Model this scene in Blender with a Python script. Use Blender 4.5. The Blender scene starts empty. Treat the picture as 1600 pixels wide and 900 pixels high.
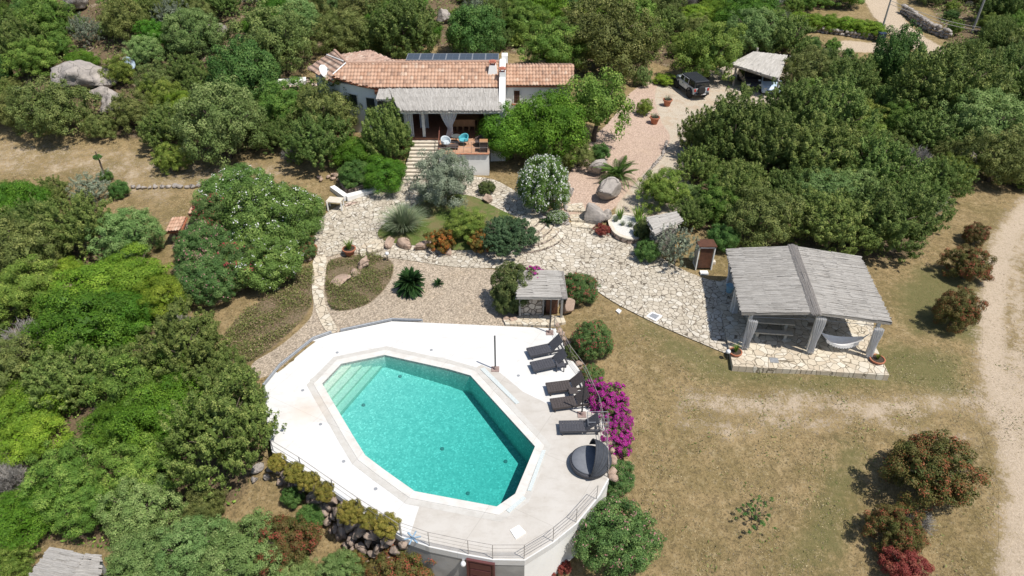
import bpy, bmesh, math, random
import numpy as np
from mathutils import Vector, Matrix, noise as mnoise
from mathutils.geometry import tessellate_polygon

# ------------------------------------------------------------------ camera, sky, sun, exposure
R = math.radians
sc = bpy.context.scene
COL = sc.collection
HC, PITCH, F = 26.0, R(36.0), 1100.0
cd = bpy.data.cameras.new('camera'); cam = bpy.data.objects.new('camera', cd); COL.objects.link(cam)
cam.location = (0, 0, HC); cam.rotation_euler = (R(90) - PITCH, 0, 0)
cd.sensor_width = 36; cd.lens = 36 * F / 1600; cd.clip_start = 0.5; cd.clip_end = 2000
sc.camera = cam
SUN_EL, SUN_AZ = R(63), math.atan2(0.85, -0.53)     # azimuth measured from +Y towards +X
w = bpy.data.worlds.new('World'); sc.world = w; w.use_nodes = True
nt = w.node_tree; nt.nodes.clear()
sky = nt.nodes.new('ShaderNodeTexSky'); sky.sky_type = 'NISHITA'; sky.sun_disc = False
sky.sun_elevation = SUN_EL; sky.sun_rotation = SUN_AZ
bg = nt.nodes.new('ShaderNodeBackground'); bg.inputs['Strength'].default_value = 0.105
wo = nt.nodes.new('ShaderNodeOutputWorld')
nt.links.new(sky.outputs[0], bg.inputs['Color']); nt.links.new(bg.outputs[0], wo.inputs['Surface'])
sl = bpy.data.lights.new('sun', 'SUN'); sl.energy = 4.7; sl.angle = R(0.55); sl.color = (1.0, 0.955, 0.89)
so = bpy.data.objects.new('sun', sl); COL.objects.link(so)
sdir = Vector((math.sin(SUN_AZ) * math.cos(SUN_EL), math.cos(SUN_AZ) * math.cos(SUN_EL), math.sin(SUN_EL)))
so.rotation_euler = sdir.to_track_quat('Z', 'Y').to_euler(); so.location = (20, 10, 60)
sc.view_settings.view_transform = 'Standard'; sc.view_settings.look = 'None'
sc.view_settings.exposure = 0.12; sc.view_settings.gamma = 1.0
sc.view_settings.use_curve_mapping = False
try:
    sc.cycles.max_bounces = 8; sc.cycles.transparent_max_bounces = 12; sc.cycles.diffuse_bounces = 2
except Exception: pass

# ------------------------------------------------------------------ pixel <-> world helpers (photo pixels, 1600x900)
ct, st = math.cos(PITCH), math.sin(PITCH)
def P(px, py, z=0.0):
    u, v = (px - 800) / F, (py - 450) / F
    s = st + v * ct
    t = (HC - z) / s
    return Vector((u * t, t * (ct - v * st), z))
def PY(px, py, Y):                     # point of the pixel's ray on the vertical plane y = Y
    u, v = (px - 800) / F, (py - 450) / F
    t = Y / (ct - v * st)
    return Vector((u * t, Y, HC - t * (st + v * ct)))
def proj(p):
    dz = HC - p[2]
    zc = p[1] * ct + dz * st
    yc = dz * ct - p[1] * st
    return 800 + F * p[0] / zc, 450 + F * yc / zc, zc

# ------------------------------------------------------------------ terrain heights
CTRL = [(500,520,-.08),(413,600,-.1),(700,490,-.06),(860,500,-.06),(930,560,-.15),(1000,560,-.1),(1000,700,-.9),(1040,850,-2.2),(1200,650,-.6),(1200,850,-1.9),
(1500,850,-1.7),(1550,500,-.2),(1300,620,-.3),(1590,700,-.8),(1250,540,-.05),(1150,500,.0),(380,560,-.1),(300,500,-.1),(200,600,-.8),(420,760,-1.3),
(500,830,-2.1),(300,800,-2.2),(100,850,-2.8),(50,700,-1.6),(600,880,-2.7),(800,900,-2.8),(700,440,0),(900,440,.05),(1050,470,.05),(1200,420,.1),
(600,370,.2),(700,400,.08),(900,395,.1),(560,320,.5),(650,272,1.1),(760,280,1.1),(700,320,.8),(815,345,.75),(885,380,.14),(850,310,1.0),(900,300,1.1),(950,345,.5),
(1000,320,.7),(1000,230,1.0),(1090,140,1.0),(1180,150,1.0),(1050,330,.6),(1200,300,.5),(1400,300,.3),(1550,300,.2),(1400,150,.8),(1500,100,1),
(1400,30,1.5),(1000,0,3),(1200,0,2),(1600,0,1.2),(400,270,.8),(250,250,.7),(100,240,.8),(300,320,.5),(100,330,.3),(250,400,.1),(0,450,-.3),
(120,150,3),(0,150,2.2),(300,150,2.2),(450,200,1.5),(480,130,2.3),(560,170,2.2),(700,150,2.5),(700,70,3.2),(900,90,1.6),(600,0,5),(300,0,7),(0,0,6)]
cp = [tuple(P(*c)) for c in CTRL]
cp += [(-20, 8, -3.2), (0, 8, -3.2), (20, 8, -3), (-45, 20, -3), (45, 20, -1.2), (60, 50, .5), (-60, 60, 2), (-120, 150, 12), (0, 170, 8), (120, 150, 3),
       (-200, 60, 8), (200, 60, 2), (0, 380, 20), (-300, 380, 30), (300, 380, 10), (0, -80, -8), (-200, -80, -6), (200, -80, -6)]
cp = np.array(cp)
def _phi(r2): return 0.5 * r2 * np.log(r2 + 1e-9)
_n = len(cp); _d2 = ((cp[:, None, :2] - cp[None, :, :2]) ** 2).sum(-1) / 100.0
_A = np.zeros((_n + 3, _n + 3)); _A[:_n, :_n] = _phi(_d2) + np.eye(_n) * 0.02
_A[:_n, _n] = 1; _A[:_n, _n+1:] = cp[:, :2] / 10; _A[_n, :_n] = 1; _A[_n+1:, :_n] = cp[:, :2].T / 10
_w = np.linalg.solve(_A, np.concatenate([cp[:, 2], np.zeros(3)]))
def HV(X, Y):
    X = np.asarray(X, float); Y = np.asarray(Y, float); sh = X.shape
    X = X.ravel(); Y = Y.ravel(); out = np.zeros(len(X))
    for i in range(0, len(X), 20000):
        x, y = X[i:i+20000], Y[i:i+20000]
        d2 = ((x[:, None] - cp[None, :, 0]) ** 2 + (y[:, None] - cp[None, :, 1]) ** 2) / 100
        out[i:i+20000] = _phi(d2) @ _w[:_n] + _w[_n] + (x * _w[_n+1] + y * _w[_n+2]) / 10
    r = np.hypot(X, Y - 50); k = np.clip((r - 130) / 150, 0, 1)
    out = out * (1 - k) + k * np.clip(out, -10, 35)
    out += 0.05 * np.sin(X * .9 + 1.3 * np.sin(Y * .35)) * np.sin(Y * .7) * (np.abs(out) > .0)
    return out.reshape(sh)
def H(x, y): return float(HV(np.array([x]), np.array([y]))[0])
def G(px, py, dz=0.0):
    z = 0.0
    for _ in range(25):
        p = P(px, py, z + dz)
        z = z * .4 + H(p.x, p.y) * .6
    return Vector((p.x, p.y, z))

# ------------------------------------------------------------------ polygon tools
def sd_poly(X, Y, poly):               # signed distance, positive inside
    poly = np.array([(p[0], p[1]) for p in poly]); n = len(poly)
    d = np.full(X.shape, 1e9); inside = np.zeros(X.shape, bool)
    for i in range(n):
        ax, ay = poly[i]; bx, by = poly[(i + 1) % n]
        ex, ey = bx - ax, by - ay; L = ex * ex + ey * ey + 1e-12
        t = np.clip(((X - ax) * ex + (Y - ay) * ey) / L, 0, 1)
        d = np.minimum(d, np.hypot(X - ax - t * ex, Y - ay - t * ey))
        c = ((ay > Y) != (by > Y)) & (X < (bx - ax) * (Y - ay) / (by - ay + 1e-12) + ax)
        inside ^= c
    return np.where(inside, d, -d)
def inpoly(x, y, poly): return float(sd_poly(np.array([x]), np.array([y]), poly)[0]) > 0
def sd_line(X, Y, pts):
    d = np.full(X.shape, 1e9)
    for (a, b) in zip(pts[:-1], pts[1:]):
        ex, ey = b[0] - a[0], b[1] - a[1]; L = ex * ex + ey * ey + 1e-12
        t = np.clip(((X - a[0]) * ex + (Y - a[1]) * ey) / L, 0, 1)
        d = np.minimum(d, np.hypot(X - a[0] - t * ex, Y - a[1] - t * ey))
    return d
def GP(pix): return [G(*p) for p in pix]
def smooth(pts, n=2):                  # Chaikin
    for _ in range(n):
        q = []
        for i in range(len(pts)):
            a, b = pts[i], pts[(i + 1) % len(pts)]
            q += [a * .75 + b * .25, a * .25 + b * .75]
        pts = q
    return pts
def offset(poly, d):                   # offset a polygon outward by d (2D), keeps z
    area = sum(poly[i][0] * poly[(i+1) % len(poly)][1] - poly[(i+1) % len(poly)][0] * poly[i][1] for i in range(len(poly)))
    sg = 1 if area > 0 else -1; out = []
    n = len(poly)
    for i in range(n):
        a, b, c = poly[i-1], poly[i], poly[(i+1) % n]
        e1 = Vector((b[0]-a[0], b[1]-a[1])).normalized(); e2 = Vector((c[0]-b[0], c[1]-b[1])).normalized()
        n1 = Vector((e1.y, -e1.x)) * sg; n2 = Vector((e2.y, -e2.x)) * sg
        m = n1 + n2; m = m / max(m.length_squared, .3) * 2 * d
        out.append(Vector((b[0] + m.x, b[1] + m.y, b[2])))
    return out

# ------------------------------------------------------------------ node helper
class NT:
    def __init__(s, name):
        s.m = bpy.data.materials.new(name); s.m.use_nodes = True; s.t = s.m.node_tree; s.t.nodes.clear()
        s.out = s.t.nodes.new('ShaderNodeOutputMaterial')
    def n(s, typ, props=None, **ins):
        nd = s.t.nodes.new('ShaderNode' + typ)
        for k, v in (props or {}).items(): setattr(nd, k, v)
        for k, v in ins.items():
            k = k.replace('_', ' ')
            key = int(k[1:]) if k[0] == 'i' and k[1:].isdigit() else k
            s.set(nd.inputs[key], v)
        return nd
    def set(s, sock, v):
        if isinstance(v, bpy.types.NodeSocket): s.t.links.new(v, sock)
        elif isinstance(v, (tuple, list)) and len(v) == 3 and sock.type == 'RGBA': sock.default_value = (*v, 1)
        else: sock.default_value = v
    def noise(s, scale, detail=4, rough=.55, vec=None, dist=0):
        nd = s.n('TexNoise', None, Scale=scale, Detail=detail, Roughness=rough, Distortion=dist)
        if vec is not None: s.set(nd.inputs['Vector'], vec)
        return nd.outputs[0]
    def mix(s, f, a, b, mode='MIX'):
        nd = s.t.nodes.new('ShaderNodeMix'); nd.data_type = 'RGBA'; nd.blend_type = mode
        s.set(nd.inputs[0], f); s.set(nd.inputs[6], a); s.set(nd.inputs[7], b)
        return nd.outputs[2]
    def math(s, op, a, b=0.0, c=None):
        nd = s.t.nodes.new('ShaderNodeMath'); nd.operation = op
        s.set(nd.inputs[0], a); s.set(nd.inputs[1], b)
        if c is not None: s.set(nd.inputs[2], c)
        return nd.outputs[0]
    def ramp(s, v, lo, hi, a=0.0, b=1.0):
        nd = s.n('MapRange', None); nd.interpolation_type = 'SMOOTHSTEP'
        s.set(nd.inputs[0], v); s.set(nd.inputs[1], lo); s.set(nd.inputs[2], hi); s.set(nd.inputs[3], a); s.set(nd.inputs[4], b)
        return nd.outputs[0]
    def pos(s): return s.n('NewGeometry').outputs['Position']
    def obj(s): return s.n('TexCoord').outputs['Object']
    def uv(s, sx=1, sy=1):
        tc = s.n('TexCoord').outputs['UV']
        mp = s.n('Mapping', None); s.set(mp.inputs['Vector'], tc); mp.inputs['Scale'].default_value = (sx, sy, 1)
        return mp.outputs[0]
    def attr(s, name):
        nd = s.n('Attribute'); nd.attribute_name = name; return nd
    def bump(s, h, strength=.5, dist=.02):
        nd = s.n('Bump', None, Strength=strength, Distance=dist); s.set(nd.inputs['Height'], h); return nd.outputs[0]
    def bsdf(s, col, rough=.8, normal=None, metal=0, spec=None, link=True, **kw):
        nd = s.n('BsdfPrincipled'); s.set(nd.inputs['Base Color'], col); s.set(nd.inputs['Roughness'], rough)
        nd.inputs['Metallic'].default_value = metal
        if spec is not None: s.set(nd.inputs['Specular IOR Level'], spec)
        if normal is not None: s.set(nd.inputs['Normal'], normal)
        for k, v in kw.items(): s.set(nd.inputs[k.replace('_', ' ')], v)
        if link: s.t.links.new(nd.outputs[0], s.out.inputs['Surface'])
        return nd
_mats = {}
def mat(name, a, b=None, scale=4.0, rough=.75, bump=0.0, bdist=.02, metal=0, spec=.4, stretch=None, detail=5):
    if name in _mats: return _mats[name]
    t = NT(name); v = t.obj()
    if stretch:
        mp = t.n('Mapping'); t.set(mp.inputs['Vector'], v); mp.inputs['Scale'].default_value = stretch; v = mp.outputs[0]
    b = b or tuple(c * .8 for c in a)
    nz = t.noise(scale, detail, .6, v)
    c = t.mix(t.ramp(nz, .3, .7), a, b)
    nm = t.bump(t.noise(scale * 5, 4, .6, v), bump, bdist) if bump else None
    t.bsdf(c, rough, nm, metal, spec); _mats[name] = t.m
    return t.m

# ------------------------------------------------------------------ object helpers
def thing(name, label, cat, loc=(0, 0, 0), group=None, rot=0):
    o = bpy.data.objects.new(name, None); COL.objects.link(o); o.empty_display_size = .3
    o.location = loc; o.rotation_euler = (0, 0, rot); o['label'] = label; o['category'] = cat
    if group: o['group'] = group
    return o
def tag(o, label, cat, group=None):
    o['label'] = label; o['category'] = cat
    if group: o['group'] = group
    return o
def struct(o): o['kind'] = 'structure'; return o
def base_of(par):
    v = Vector((0, 0, 0))
    while par is not None: v += par.location; par = par.parent
    return v
class MB:
    def __init__(s): s.v = []; s.f = []; s.mi = []; s.uv = {}; s.smooth = False
    def add(s, vs, fs, m=0):
        o = len(s.v); s.v += [tuple(x) for x in vs]
        for f in fs: s.f.append(tuple(i + o for i in f)); s.mi.append(m)
        return s
    def box(s, c, d, rz=0, m=0, rx=0, ry=0):
        M = Matrix.Translation(c) @ Matrix.Rotation(rz, 4, 'Z') @ Matrix.Rotation(ry, 4, 'Y') @ Matrix.Rotation(rx, 4, 'X')
        x, y, z = d[0] / 2, d[1] / 2, d[2] / 2
        vs = [M @ Vector(p) for p in ((-x,-y,-z),(x,-y,-z),(x,y,-z),(-x,y,-z),(-x,-y,z),(x,-y,z),(x,y,z),(-x,y,z))]
        return s.add(vs, [(0,3,2,1),(4,5,6,7),(0,1,5,4),(1,2,6,5),(2,3,7,6),(3,0,4,7)], m)
    def prism(s, poly, z0, z1, m=0):       # poly 2D/3D, top z1 (number or list), bottom z0
        n = len(poly); area = sum(poly[i][0] * poly[(i+1) % n][1] - poly[(i+1) % n][0] * poly[i][1] for i in range(n))
        if area < 0: poly = poly[::-1]
        b = [(p[0], p[1], z0) for p in poly]; t = [(p[0], p[1], z1) for p in poly]
        tri = tessellate_polygon([[Vector(q) for q in t]])
        fs = []
        for a, bb, c in tri:
            nrm = (Vector(t[bb]) - Vector(t[a])).cross(Vector(t[c]) - Vector(t[a])).z
            if nrm < 0: a, c = c, a
            fs.append((n + a, n + bb, n + c)); fs.append((c, bb, a))
        for i in range(n): j = (i + 1) % n; fs.append((i, j, n + j, n + i))
        return s.add(b + t, fs, m)
    def tube(s, pts, r, n=6, m=0, cap=True):
        pts = [Vector(p) for p in pts]; rs = r if isinstance(r, (list, tuple)) else [r] * len(pts)
        vs = []; fs = []
        up = Vector((0, 0, 1)) if abs((pts[-1] - pts[0]).normalized().z) < .9 else Vector((1, 0, 0))
        for i, p in enumerate(pts):
            d = (pts[min(i+1, len(pts)-1)] - pts[max(i-1, 0)]).normalized()
            a = d.cross(up).normalized(); b = a.cross(d)
            for k in range(n):
                t = 2 * math.pi * k / n; vs.append(p + (a * math.cos(t) + b * math.sin(t)) * rs[i])
        for i in range(len(pts) - 1):
            for k in range(n):
                k2 = (k + 1) % n; fs.append((i*n+k, i*n+k2, (i+1)*n+k2, (i+1)*n+k))
        if cap: fs.append(tuple(range(n))[::-1]); fs.append(tuple((len(pts)-1)*n + k for k in range(n)))
        return s.add(vs, fs, m)
    def lathe(s, c, prof, n=20, m=0, sx=1, sy=1):
        vs = []; fs = []
        for (r, z) in prof:
            for k in range(n):
                t = 2 * math.pi * k / n; vs.append((c[0] + r * sx * math.cos(t), c[1] + r * sy * math.sin(t), c[2] + z))
        for i in range(len(prof) - 1):
            for k in range(n):
                k2 = (k + 1) % n; fs.append((i*n+k, i*n+k2, (i+1)*n+k2, (i+1)*n+k))
        fs.append(tuple(range(n))[::-1]); fs.append(tuple((len(prof)-1)*n + k for k in range(n)))
        return s.add(vs, fs, m)
    def grid(s, fn, nu, nv, m=0, closed=False):
        vs = [fn(i / nu, j / nv) for j in range(nv + 1) for i in range(nu + 1)]
        fs = [(j*(nu+1)+i, j*(nu+1)+i+1, (j+1)*(nu+1)+i+1, (j+1)*(nu+1)+i) for j in range(nv) for i in range(nu)]
        return s.add(vs, fs, m)
    def build(s, name, mats, parent=None, smooth=False, thick=0, bevel=0):
        me = bpy.data.meshes.new(name); b = base_of(parent)
        me.from_pydata([(x - b.x, y - b.y, z - b.z) for x, y, z in s.v], [], s.f)
        mats = mats if isinstance(mats, (list, tuple)) else [mats]
        for m in mats: me.materials.append(m)
        me.polygons.foreach_set('material_index', s.mi)
        if smooth: me.polygons.foreach_set('use_smooth', [True] * len(s.f))
        me.update()
        o = bpy.data.objects.new(name, me); COL.objects.link(o)
        if parent is not None: o.parent = parent
        if thick:
            md = o.modifiers.new('solid', 'SOLIDIFY'); md.thickness = thick; md.offset = 0
        if bevel:
            md = o.modifiers.new('bevel', 'BEVEL'); md.width = bevel; md.segments = 2; md.limit_method = 'ANGLE'
        return o
def copy_tree(o, parent=None):
    c = o.copy(); COL.objects.link(c)
    if parent is not None: c.parent = parent
    for ch in list(o.children): copy_tree(ch, c)
    return c

# ------------------------------------------------------------------ ground zones (world polygons from photo pixels)
DECKPX = [(411,604),(438,573),(490,531),(516,522),(612,502),(640,503),(868,513),(892,560),(915,590),(938,640),(951,700),(952,748),(938,774),(902,818),(865,848),
          (820,876),(770,875),(732,868),(671,855),(628,840),(560,797),(520,768),(470,733),(425,706),(416,650)]
DECK = [P(x, y, 0) for x, y in DECKPX]
POOLPX = [(503.5,600),(551,680),(571,712),(600,734),(648,768),(776,792),(805,772),(836,698),(735,587),(700,577),(601,555),(533,569)]
POOL = [P(x, y, 0) for x, y in POOLPX]
PAVPX = [(495,402),(490,372),(497,345),(520,326),(552,312),(580,302),(628,283),(636,258),(672,258),(690,266),(735,276),(772,280),(800,296),(835,318),(862,335),(885,345),
         (900,358),(945,362),(990,375),(1020,395),(1060,420),(1110,440),(1137,440),(1150,405),(1345,405),(1378,575),(1240,571),(1150,560),(1100,540),(1020,505),(960,475),(925,450),
         (890,430),(830,425),(790,420),(700,418),(640,408),(580,400),(540,395),(512,402)]
PATHPX = [(490,398),(513,398),(507,440),(506,470),(516,495),(531,519),(514,524),(500,505),(489,470),(487,440)]
BEDPX = [(587,368),(600,350),(640,328),(680,304),(740,306),(772,325),(800,338),(830,352),(828,372),(800,386),(760,392),(700,393),(640,384),(600,379)]
GRAVPX = [(512,402),(540,395),(580,400),(640,408),(700,418),(790,420),(800,455),(790,490),(860,503),(872,514),(640,503),(612,502),(516,522),(490,531),(411,604),(384,572),(430,548),(470,515),(492,490),(486,440),(490,402)]
PINKPX = [(880,300),(905,235),(960,185),(985,140),(1040,118),(1062,150),(1075,170),(1055,190),(1068,215),(1045,240),(1000,290),(965,320),(955,332),(900,335),(888,345),(862,335)]
DRIVEPX = [(950,338),(990,290),(1030,245),(1052,215),(1030,190),(1020,140),(1045,118),(1120,110),(1150,95),(1230,95),(1235,150),(1180,190),(1105,205),(1080,240),(1062,262),(1100,320),(1040,340),(1000,345)]
HEATHPX = [(345,520),(400,475),(455,435),(492,405),(492,470),(470,505),(425,545),(385,572),(360,560)]
HEATH2PX = [(508,412),(530,400),(575,398),(612,404),(617,425),(600,455),(575,478),(540,487),(510,485)]
WA = [(-60,-25),(470,-25),(900,-25),(1335,-25),(1330,15),(1240,15),(1235,60),(1330,78),(1330,95),(1240,90),(1150,80),(1130,100),(1040,105),(1020,98),(990,125),(900,95),(640,72),(520,68),(470,110),(430,140),(430,220),(400,240),(300,240),(230,220),(180,215),(50,195),(-60,205)]
WB = [(1235,90),(1330,95),(1440,92),(1480,75),(1460,20),(1400,-25),(1660,-25),(1660,290),(1590,300),(1500,262),(1465,330),(1440,400),(1360,410),(1320,388),(1110,388),(1078,330),(1080,290),(1060,250),(1085,215),(1130,180),(1215,168)]
WC = [(-60,310),(50,320),(100,370),(170,405),(195,440),(265,490),(330,540),(385,590),(410,650),(410,720),(370,790),(330,800),(300,840),(170,860),(100,850),(20,850),(20,920),(-80,920)]
ZW = {}
for k, v in dict(pav=PAVPX, path=PATHPX, bed=BEDPX, grav=GRAVPX, pink=PINKPX, drive=DRIVEPX, heath=HEATHPX, heath2=HEATH2PX, wa=WA, wb=WB, wc=WC).items():
    ZW[k] = GP(v)
for k in ('pav', 'path', 'bed', 'grav', 'pink', 'drive', 'heath', 'heath2'): ZW[k] = smooth(ZW[k], 2)
TRACK = GP([(1640,300),(1600,332),(1572,375),(1558,430),(1550,490),(1550,550),(1562,610),(1585,690),(1600,780),(1590,920)])
BLOB = GP([(1540,560),(1580,545),(1630,560),(1640,760),(1585,745),(1545,680),(1515,640)])
TRACK2 = GP([(1612,360),(1592,400),(1590,470),(1596,560),(1602,640),(1612,740),(1615,850),(1600,920)])
TRACKPOLY = GP([(1590,300),(1650,300),(1660,930),(1545,930),(1560,850),(1560,760),(1535,680),(1520,620),(1535,540),(1535,450),(1548,380)])
SIDE = GP([(1560,625),(1480,630),(1380,640),(1280,630),(1180,632),(1080,625)])
SIDE2 = GP([(1530,690),(1400,665),(1280,660),(1130,672),(1060,655)])
ROAD = GP([(1365,-25),(1372,5),(1395,28),(1415,50),(1440,68),(1475,84)])
ROADPOLY = GP([(1335,-25),(1350,2),(1364,26),(1388,52),(1404,66),(1440,84),(1474,92),(1486,80),(1448,60),(1424,42),(1404,18),(1398,-25)])
ROAD2POLY = GP([(1300,68),(1318,62),(1360,66),(1400,64),(1415,74),(1400,84),(1330,82),(1305,80)])
ROAD2 = GP([(1310,70),(1360,74),(1420,72)])
CLEARP = GP([(-60,205),(60,205),(230,225),(400,245),(450,235),(480,250),(470,300),(300,300),(290,390),(250,440),(240,380),(215,330),(100,285),(-60,290)])
GREEN = [GP([(1255,870),(1290,760),(1325,690),(1345,700),(1320,800),(1300,880)]), GP([(1300,560),(1400,540),(1500,560),(1500,620),(1400,600),(1250,610)]), GP([(1330,740),(1350,700),(1320,820),(1290,860),(1240,880),(1290,800)]), GP([(1000,505),(1120,555),(1240,585),(1260,600),(1100,590),(1040,545)]), GP([(1440,420),(1530,420),(1540,540),(1430,520),(1400,450)])]
def zone_attrs(X, Y):
    def f(d, wd=.6): return np.clip(.5 + d / (2 * wd), 0, 1)
    pale = np.maximum.reduce([f(.9 - sd_line(X, Y, TRACK), 1.4) * .95, f(.7 - sd_line(X, Y, TRACK2), 1.3) * .8, f(sd_poly(X, Y, TRACKPOLY) - .7, 3.0) * .48,
        f(sd_poly(X, Y, CLEARP), 2.0) * .46, f(sd_poly(X, Y, BLOB), 2.5) * .85, f(sd_poly(X, Y, ROADPOLY), .7), f(sd_poly(X, Y, ROAD2POLY), .7) * .9, f(.7 - sd_line(X, Y, SIDE), 2.0) * .86, f(.4 - sd_line(X, Y, SIDE2), 1.6) * .80])
    green = np.maximum.reduce([f(sd_poly(X, Y, g), 2.5) for g in GREEN]) * .9
    pink = f(sd_poly(X, Y, ZW['pink']), .35); drive = f(sd_poly(X, Y, ZW['drive']), .5)
    grav = f(sd_poly(X, Y, ZW['grav']), .3)
    wild = np.maximum.reduce([f(sd_poly(X, Y, ZW[k]), 1.5) for k in ('wa', 'wb', 'wc')])
    heath = np.maximum(f(sd_poly(X, Y, ZW['heath']), .6), f(sd_poly(X, Y, ZW['heath2']), .4))
    wild = wild * (1 - np.clip(pale * 1.6 - .5, 0, 1))
    return pale, green, pink, drive, grav, wild, heath
def set_attrs(me):
    n = len(me.vertices); co = np.empty(n * 3); me.vertices.foreach_get('co', co); co = co.reshape(-1, 3)
    pale, green, pink, drive, grav, wild, heath = zone_attrs(co[:, 0], co[:, 1])
    for nm, (a, b, c, d) in (('za', (pale, green, pink, drive)), ('zb', (grav, wild, heath, heath * 0 + 1))):
        at = me.attributes.new(nm, 'FLOAT_COLOR', 'POINT')
        at.data.foreach_set('color', np.stack([a, b, c, d], 1).astype(np.float32).ravel())

# ground material
t = NT('dry_ground'); pos = t.pos()
za = t.attr('za'); zb = t.attr('zb')
sa = t.n('SeparateColor', None, Color=za.outputs['Color']); sb = t.n('SeparateColor', None, Color=zb.outputs['Color'])
nb = t.noise(.28, 5, .6, pos); nm_ = t.noise(1.3, 6, .65, pos); nf = t.noise(9, 5, .7, pos); nff = t.noise(34, 3, .7, pos)
n3 = t.noise(3.6, 6, .75, pos)
nm2 = t.noise(.75, 6, .7, t.n('VectorMath', {'operation': 'ADD'}, i0=pos, i1=(31, 7, 3)).outputs[0])
dry = t.mix(t.ramp(nm_, .35, .68), (.375, .270, .135), (.245, .182, .084))
dry = t.mix(t.math('MULTIPLY', t.ramp(nb, .42, .65), .7), dry, (.205, .158, .062))
dry = t.mix(t.math('MULTIPLY', t.ramp(nm2, .56, .74), .75), dry, (.50, .375, .205))
dry = t.mix(t.ramp(n3, .50, .64, 0, .65), dry, (.135, .104, .052))
dry = t.mix(t.ramp(n3, .48, .36, 0, .55), dry, (.42, .335, .195))
dry = t.mix(t.ramp(nf, .50, .66, 0, .75), dry, (.085, .068, .036))
dry = t.mix(t.ramp(nff, .55, .75, 0, .45), dry, (.46, .38, .25))
def edge(v, lo=.42, hi=.58, amp=.5):
    mixn = t.math('ADD', t.math('ADD', t.math('MULTIPLY', nm2, .3), t.math('MULTIPLY', n3, .4)), t.math('MULTIPLY', nf, .3))
    return t.ramp(t.math('ADD', v, t.math('MULTIPLY', t.math('SUBTRACT', mixn, .5), amp)), lo, hi)
grn = t.mix(t.ramp(nf, .35, .65), (.115, .130, .045), (.19, .165, .07))
c = t.mix(t.math('MULTIPLY', edge(sa.outputs[1], .28, .58, 1.2), .8), dry, grn)
pal = t.mix(t.ramp(nf, .35, .7), (.60, .49, .37), (.46, .365, .26))
pal = t.mix(t.ramp(nff, .58, .72, 0, .6), pal, (.22, .17, .10))
pal = t.mix(t.ramp(n3, .54, .68, 0, .6), pal, (.27, .21, .13))
c = t.mix(t.math('MULTIPLY', edge(sa.outputs[0], .40, .64, 1.9), .95), c, pal)
wl = t.mix(t.ramp(nf, .35, .65), (.21, .145, .095), (.10, .080, .045))
wl = t.mix(t.ramp(nm2, .55, .68), wl, (.36, .29, .215))
c = t.mix(t.math('MULTIPLY', edge(sb.outputs[1], .35, .7, 1.2), .9), c, wl)
vr = t.n('TexVoronoi', None, Scale=13.0, Vector=pos)
gv = t.mix(vr.outputs['Distance'], (.56, .465, .36), (.34, .275, .20))
gv = t.mix(t.math('MULTIPLY', t.ramp(nm2, .5, .75), .5), gv, (.46, .36, .25))
bwv = t.n('RGBToBW', None, Color=vr.outputs['Color']).outputs[0]
gvr = t.mix(.8, gv, t.mix(bwv, (.2, .2, .2), (.8, .8, .8)), 'OVERLAY')
c = t.mix(t.ramp(sb.outputs[0], .45, .55), c, gvr)
hc = t.mix(t.ramp(nf, .4, .6), (.14, .12, .06), (.26, .19, .13))
c = t.mix(edge(sb.outputs[2], .4, .6, .6), c, hc)
pk = t.mix(vr.outputs['Distance'], (.60, .455, .36), (.44, .32, .245))
pk = t.mix(.5, pk, t.mix(bwv, (.2, .2, .2), (.8, .8, .8)), 'OVERLAY')
pk = t.mix(t.math('MULTIPLY', t.ramp(nm2, .45, .7), .4), pk, (.55, .41, .30))
c = t.mix(t.ramp(t.math('ADD', sa.outputs[2], t.math('MULTIPLY', nf, .2)), .5, .68), c, pk)
dv = t.mix(t.ramp(nf, .35, .7), (.60, .525, .42), (.44, .37, .275))
dv = t.mix(t.math('MULTIPLY', t.ramp(nm2, .48, .6), .6), dv, (.48, .36, .25))
c = t.mix(edge(za.outputs['Alpha'], .42, .58, .5), c, dv)
hgt = t.math('ADD', t.math('MULTIPLY', nf, .6), t.math('MULTIPLY', nff, .4))
t.bsdf(c, .95, t.bump(hgt, 1.0, .12), spec=.15)
GROUND = t.m

# ------------------------------------------------------------------ terrain sheet
xs = np.concatenate([np.linspace(-420, -75, 24)[:-1], np.arange(-75, 75.01, .5), np.linspace(75, 420, 24)[1:]])
ys = np.concatenate([np.linspace(-160, 8, 14)[:-1], np.arange(8, 125.01, .5), np.linspace(125, 560, 30)[1:]])
XX, YY = np.meshgrid(xs, ys); ZZ = HV(XX, YY)
sdd = sd_poly(XX, YY, DECK); ZZ = np.where(sdd > .35, -4.5, ZZ)
nx, ny = len(xs), len(ys)
idx = np.arange(nx * ny).reshape(ny, nx)
quads = np.stack([idx[:-1, :-1], idx[:-1, 1:], idx[1:, 1:], idx[1:, :-1]], -1).reshape(-1, 4)
def np_mesh(name, verts, faces, mats, smooth=False):
    me = bpy.data.meshes.new(name); n, m = len(verts), len(faces); k = faces.shape[1]
    me.vertices.add(n); me.vertices.foreach_set('co', verts.astype(np.float32).ravel())
    me.loops.add(m * k); me.loops.foreach_set('vertex_index', faces.astype(np.int32).ravel())
    me.polygons.add(m); me.polygons.foreach_set('loop_start', (np.arange(m) * k).astype(np.int32))
    me.polygons.foreach_set('loop_total', np.full(m, k, np.int32))
    for mm in mats: me.materials.append(mm)
    if smooth: me.polygons.foreach_set('use_smooth', np.ones(m, bool))
    me.update(calc_edges=True)
    return me
gme = np_mesh('ground', np.stack([XX.ravel(), YY.ravel(), ZZ.ravel()], 1), quads, [GROUND], True)
set_attrs(gme)
go = struct(bpy.data.objects.new('ground', gme)); COL.objects.link(go)

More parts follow.
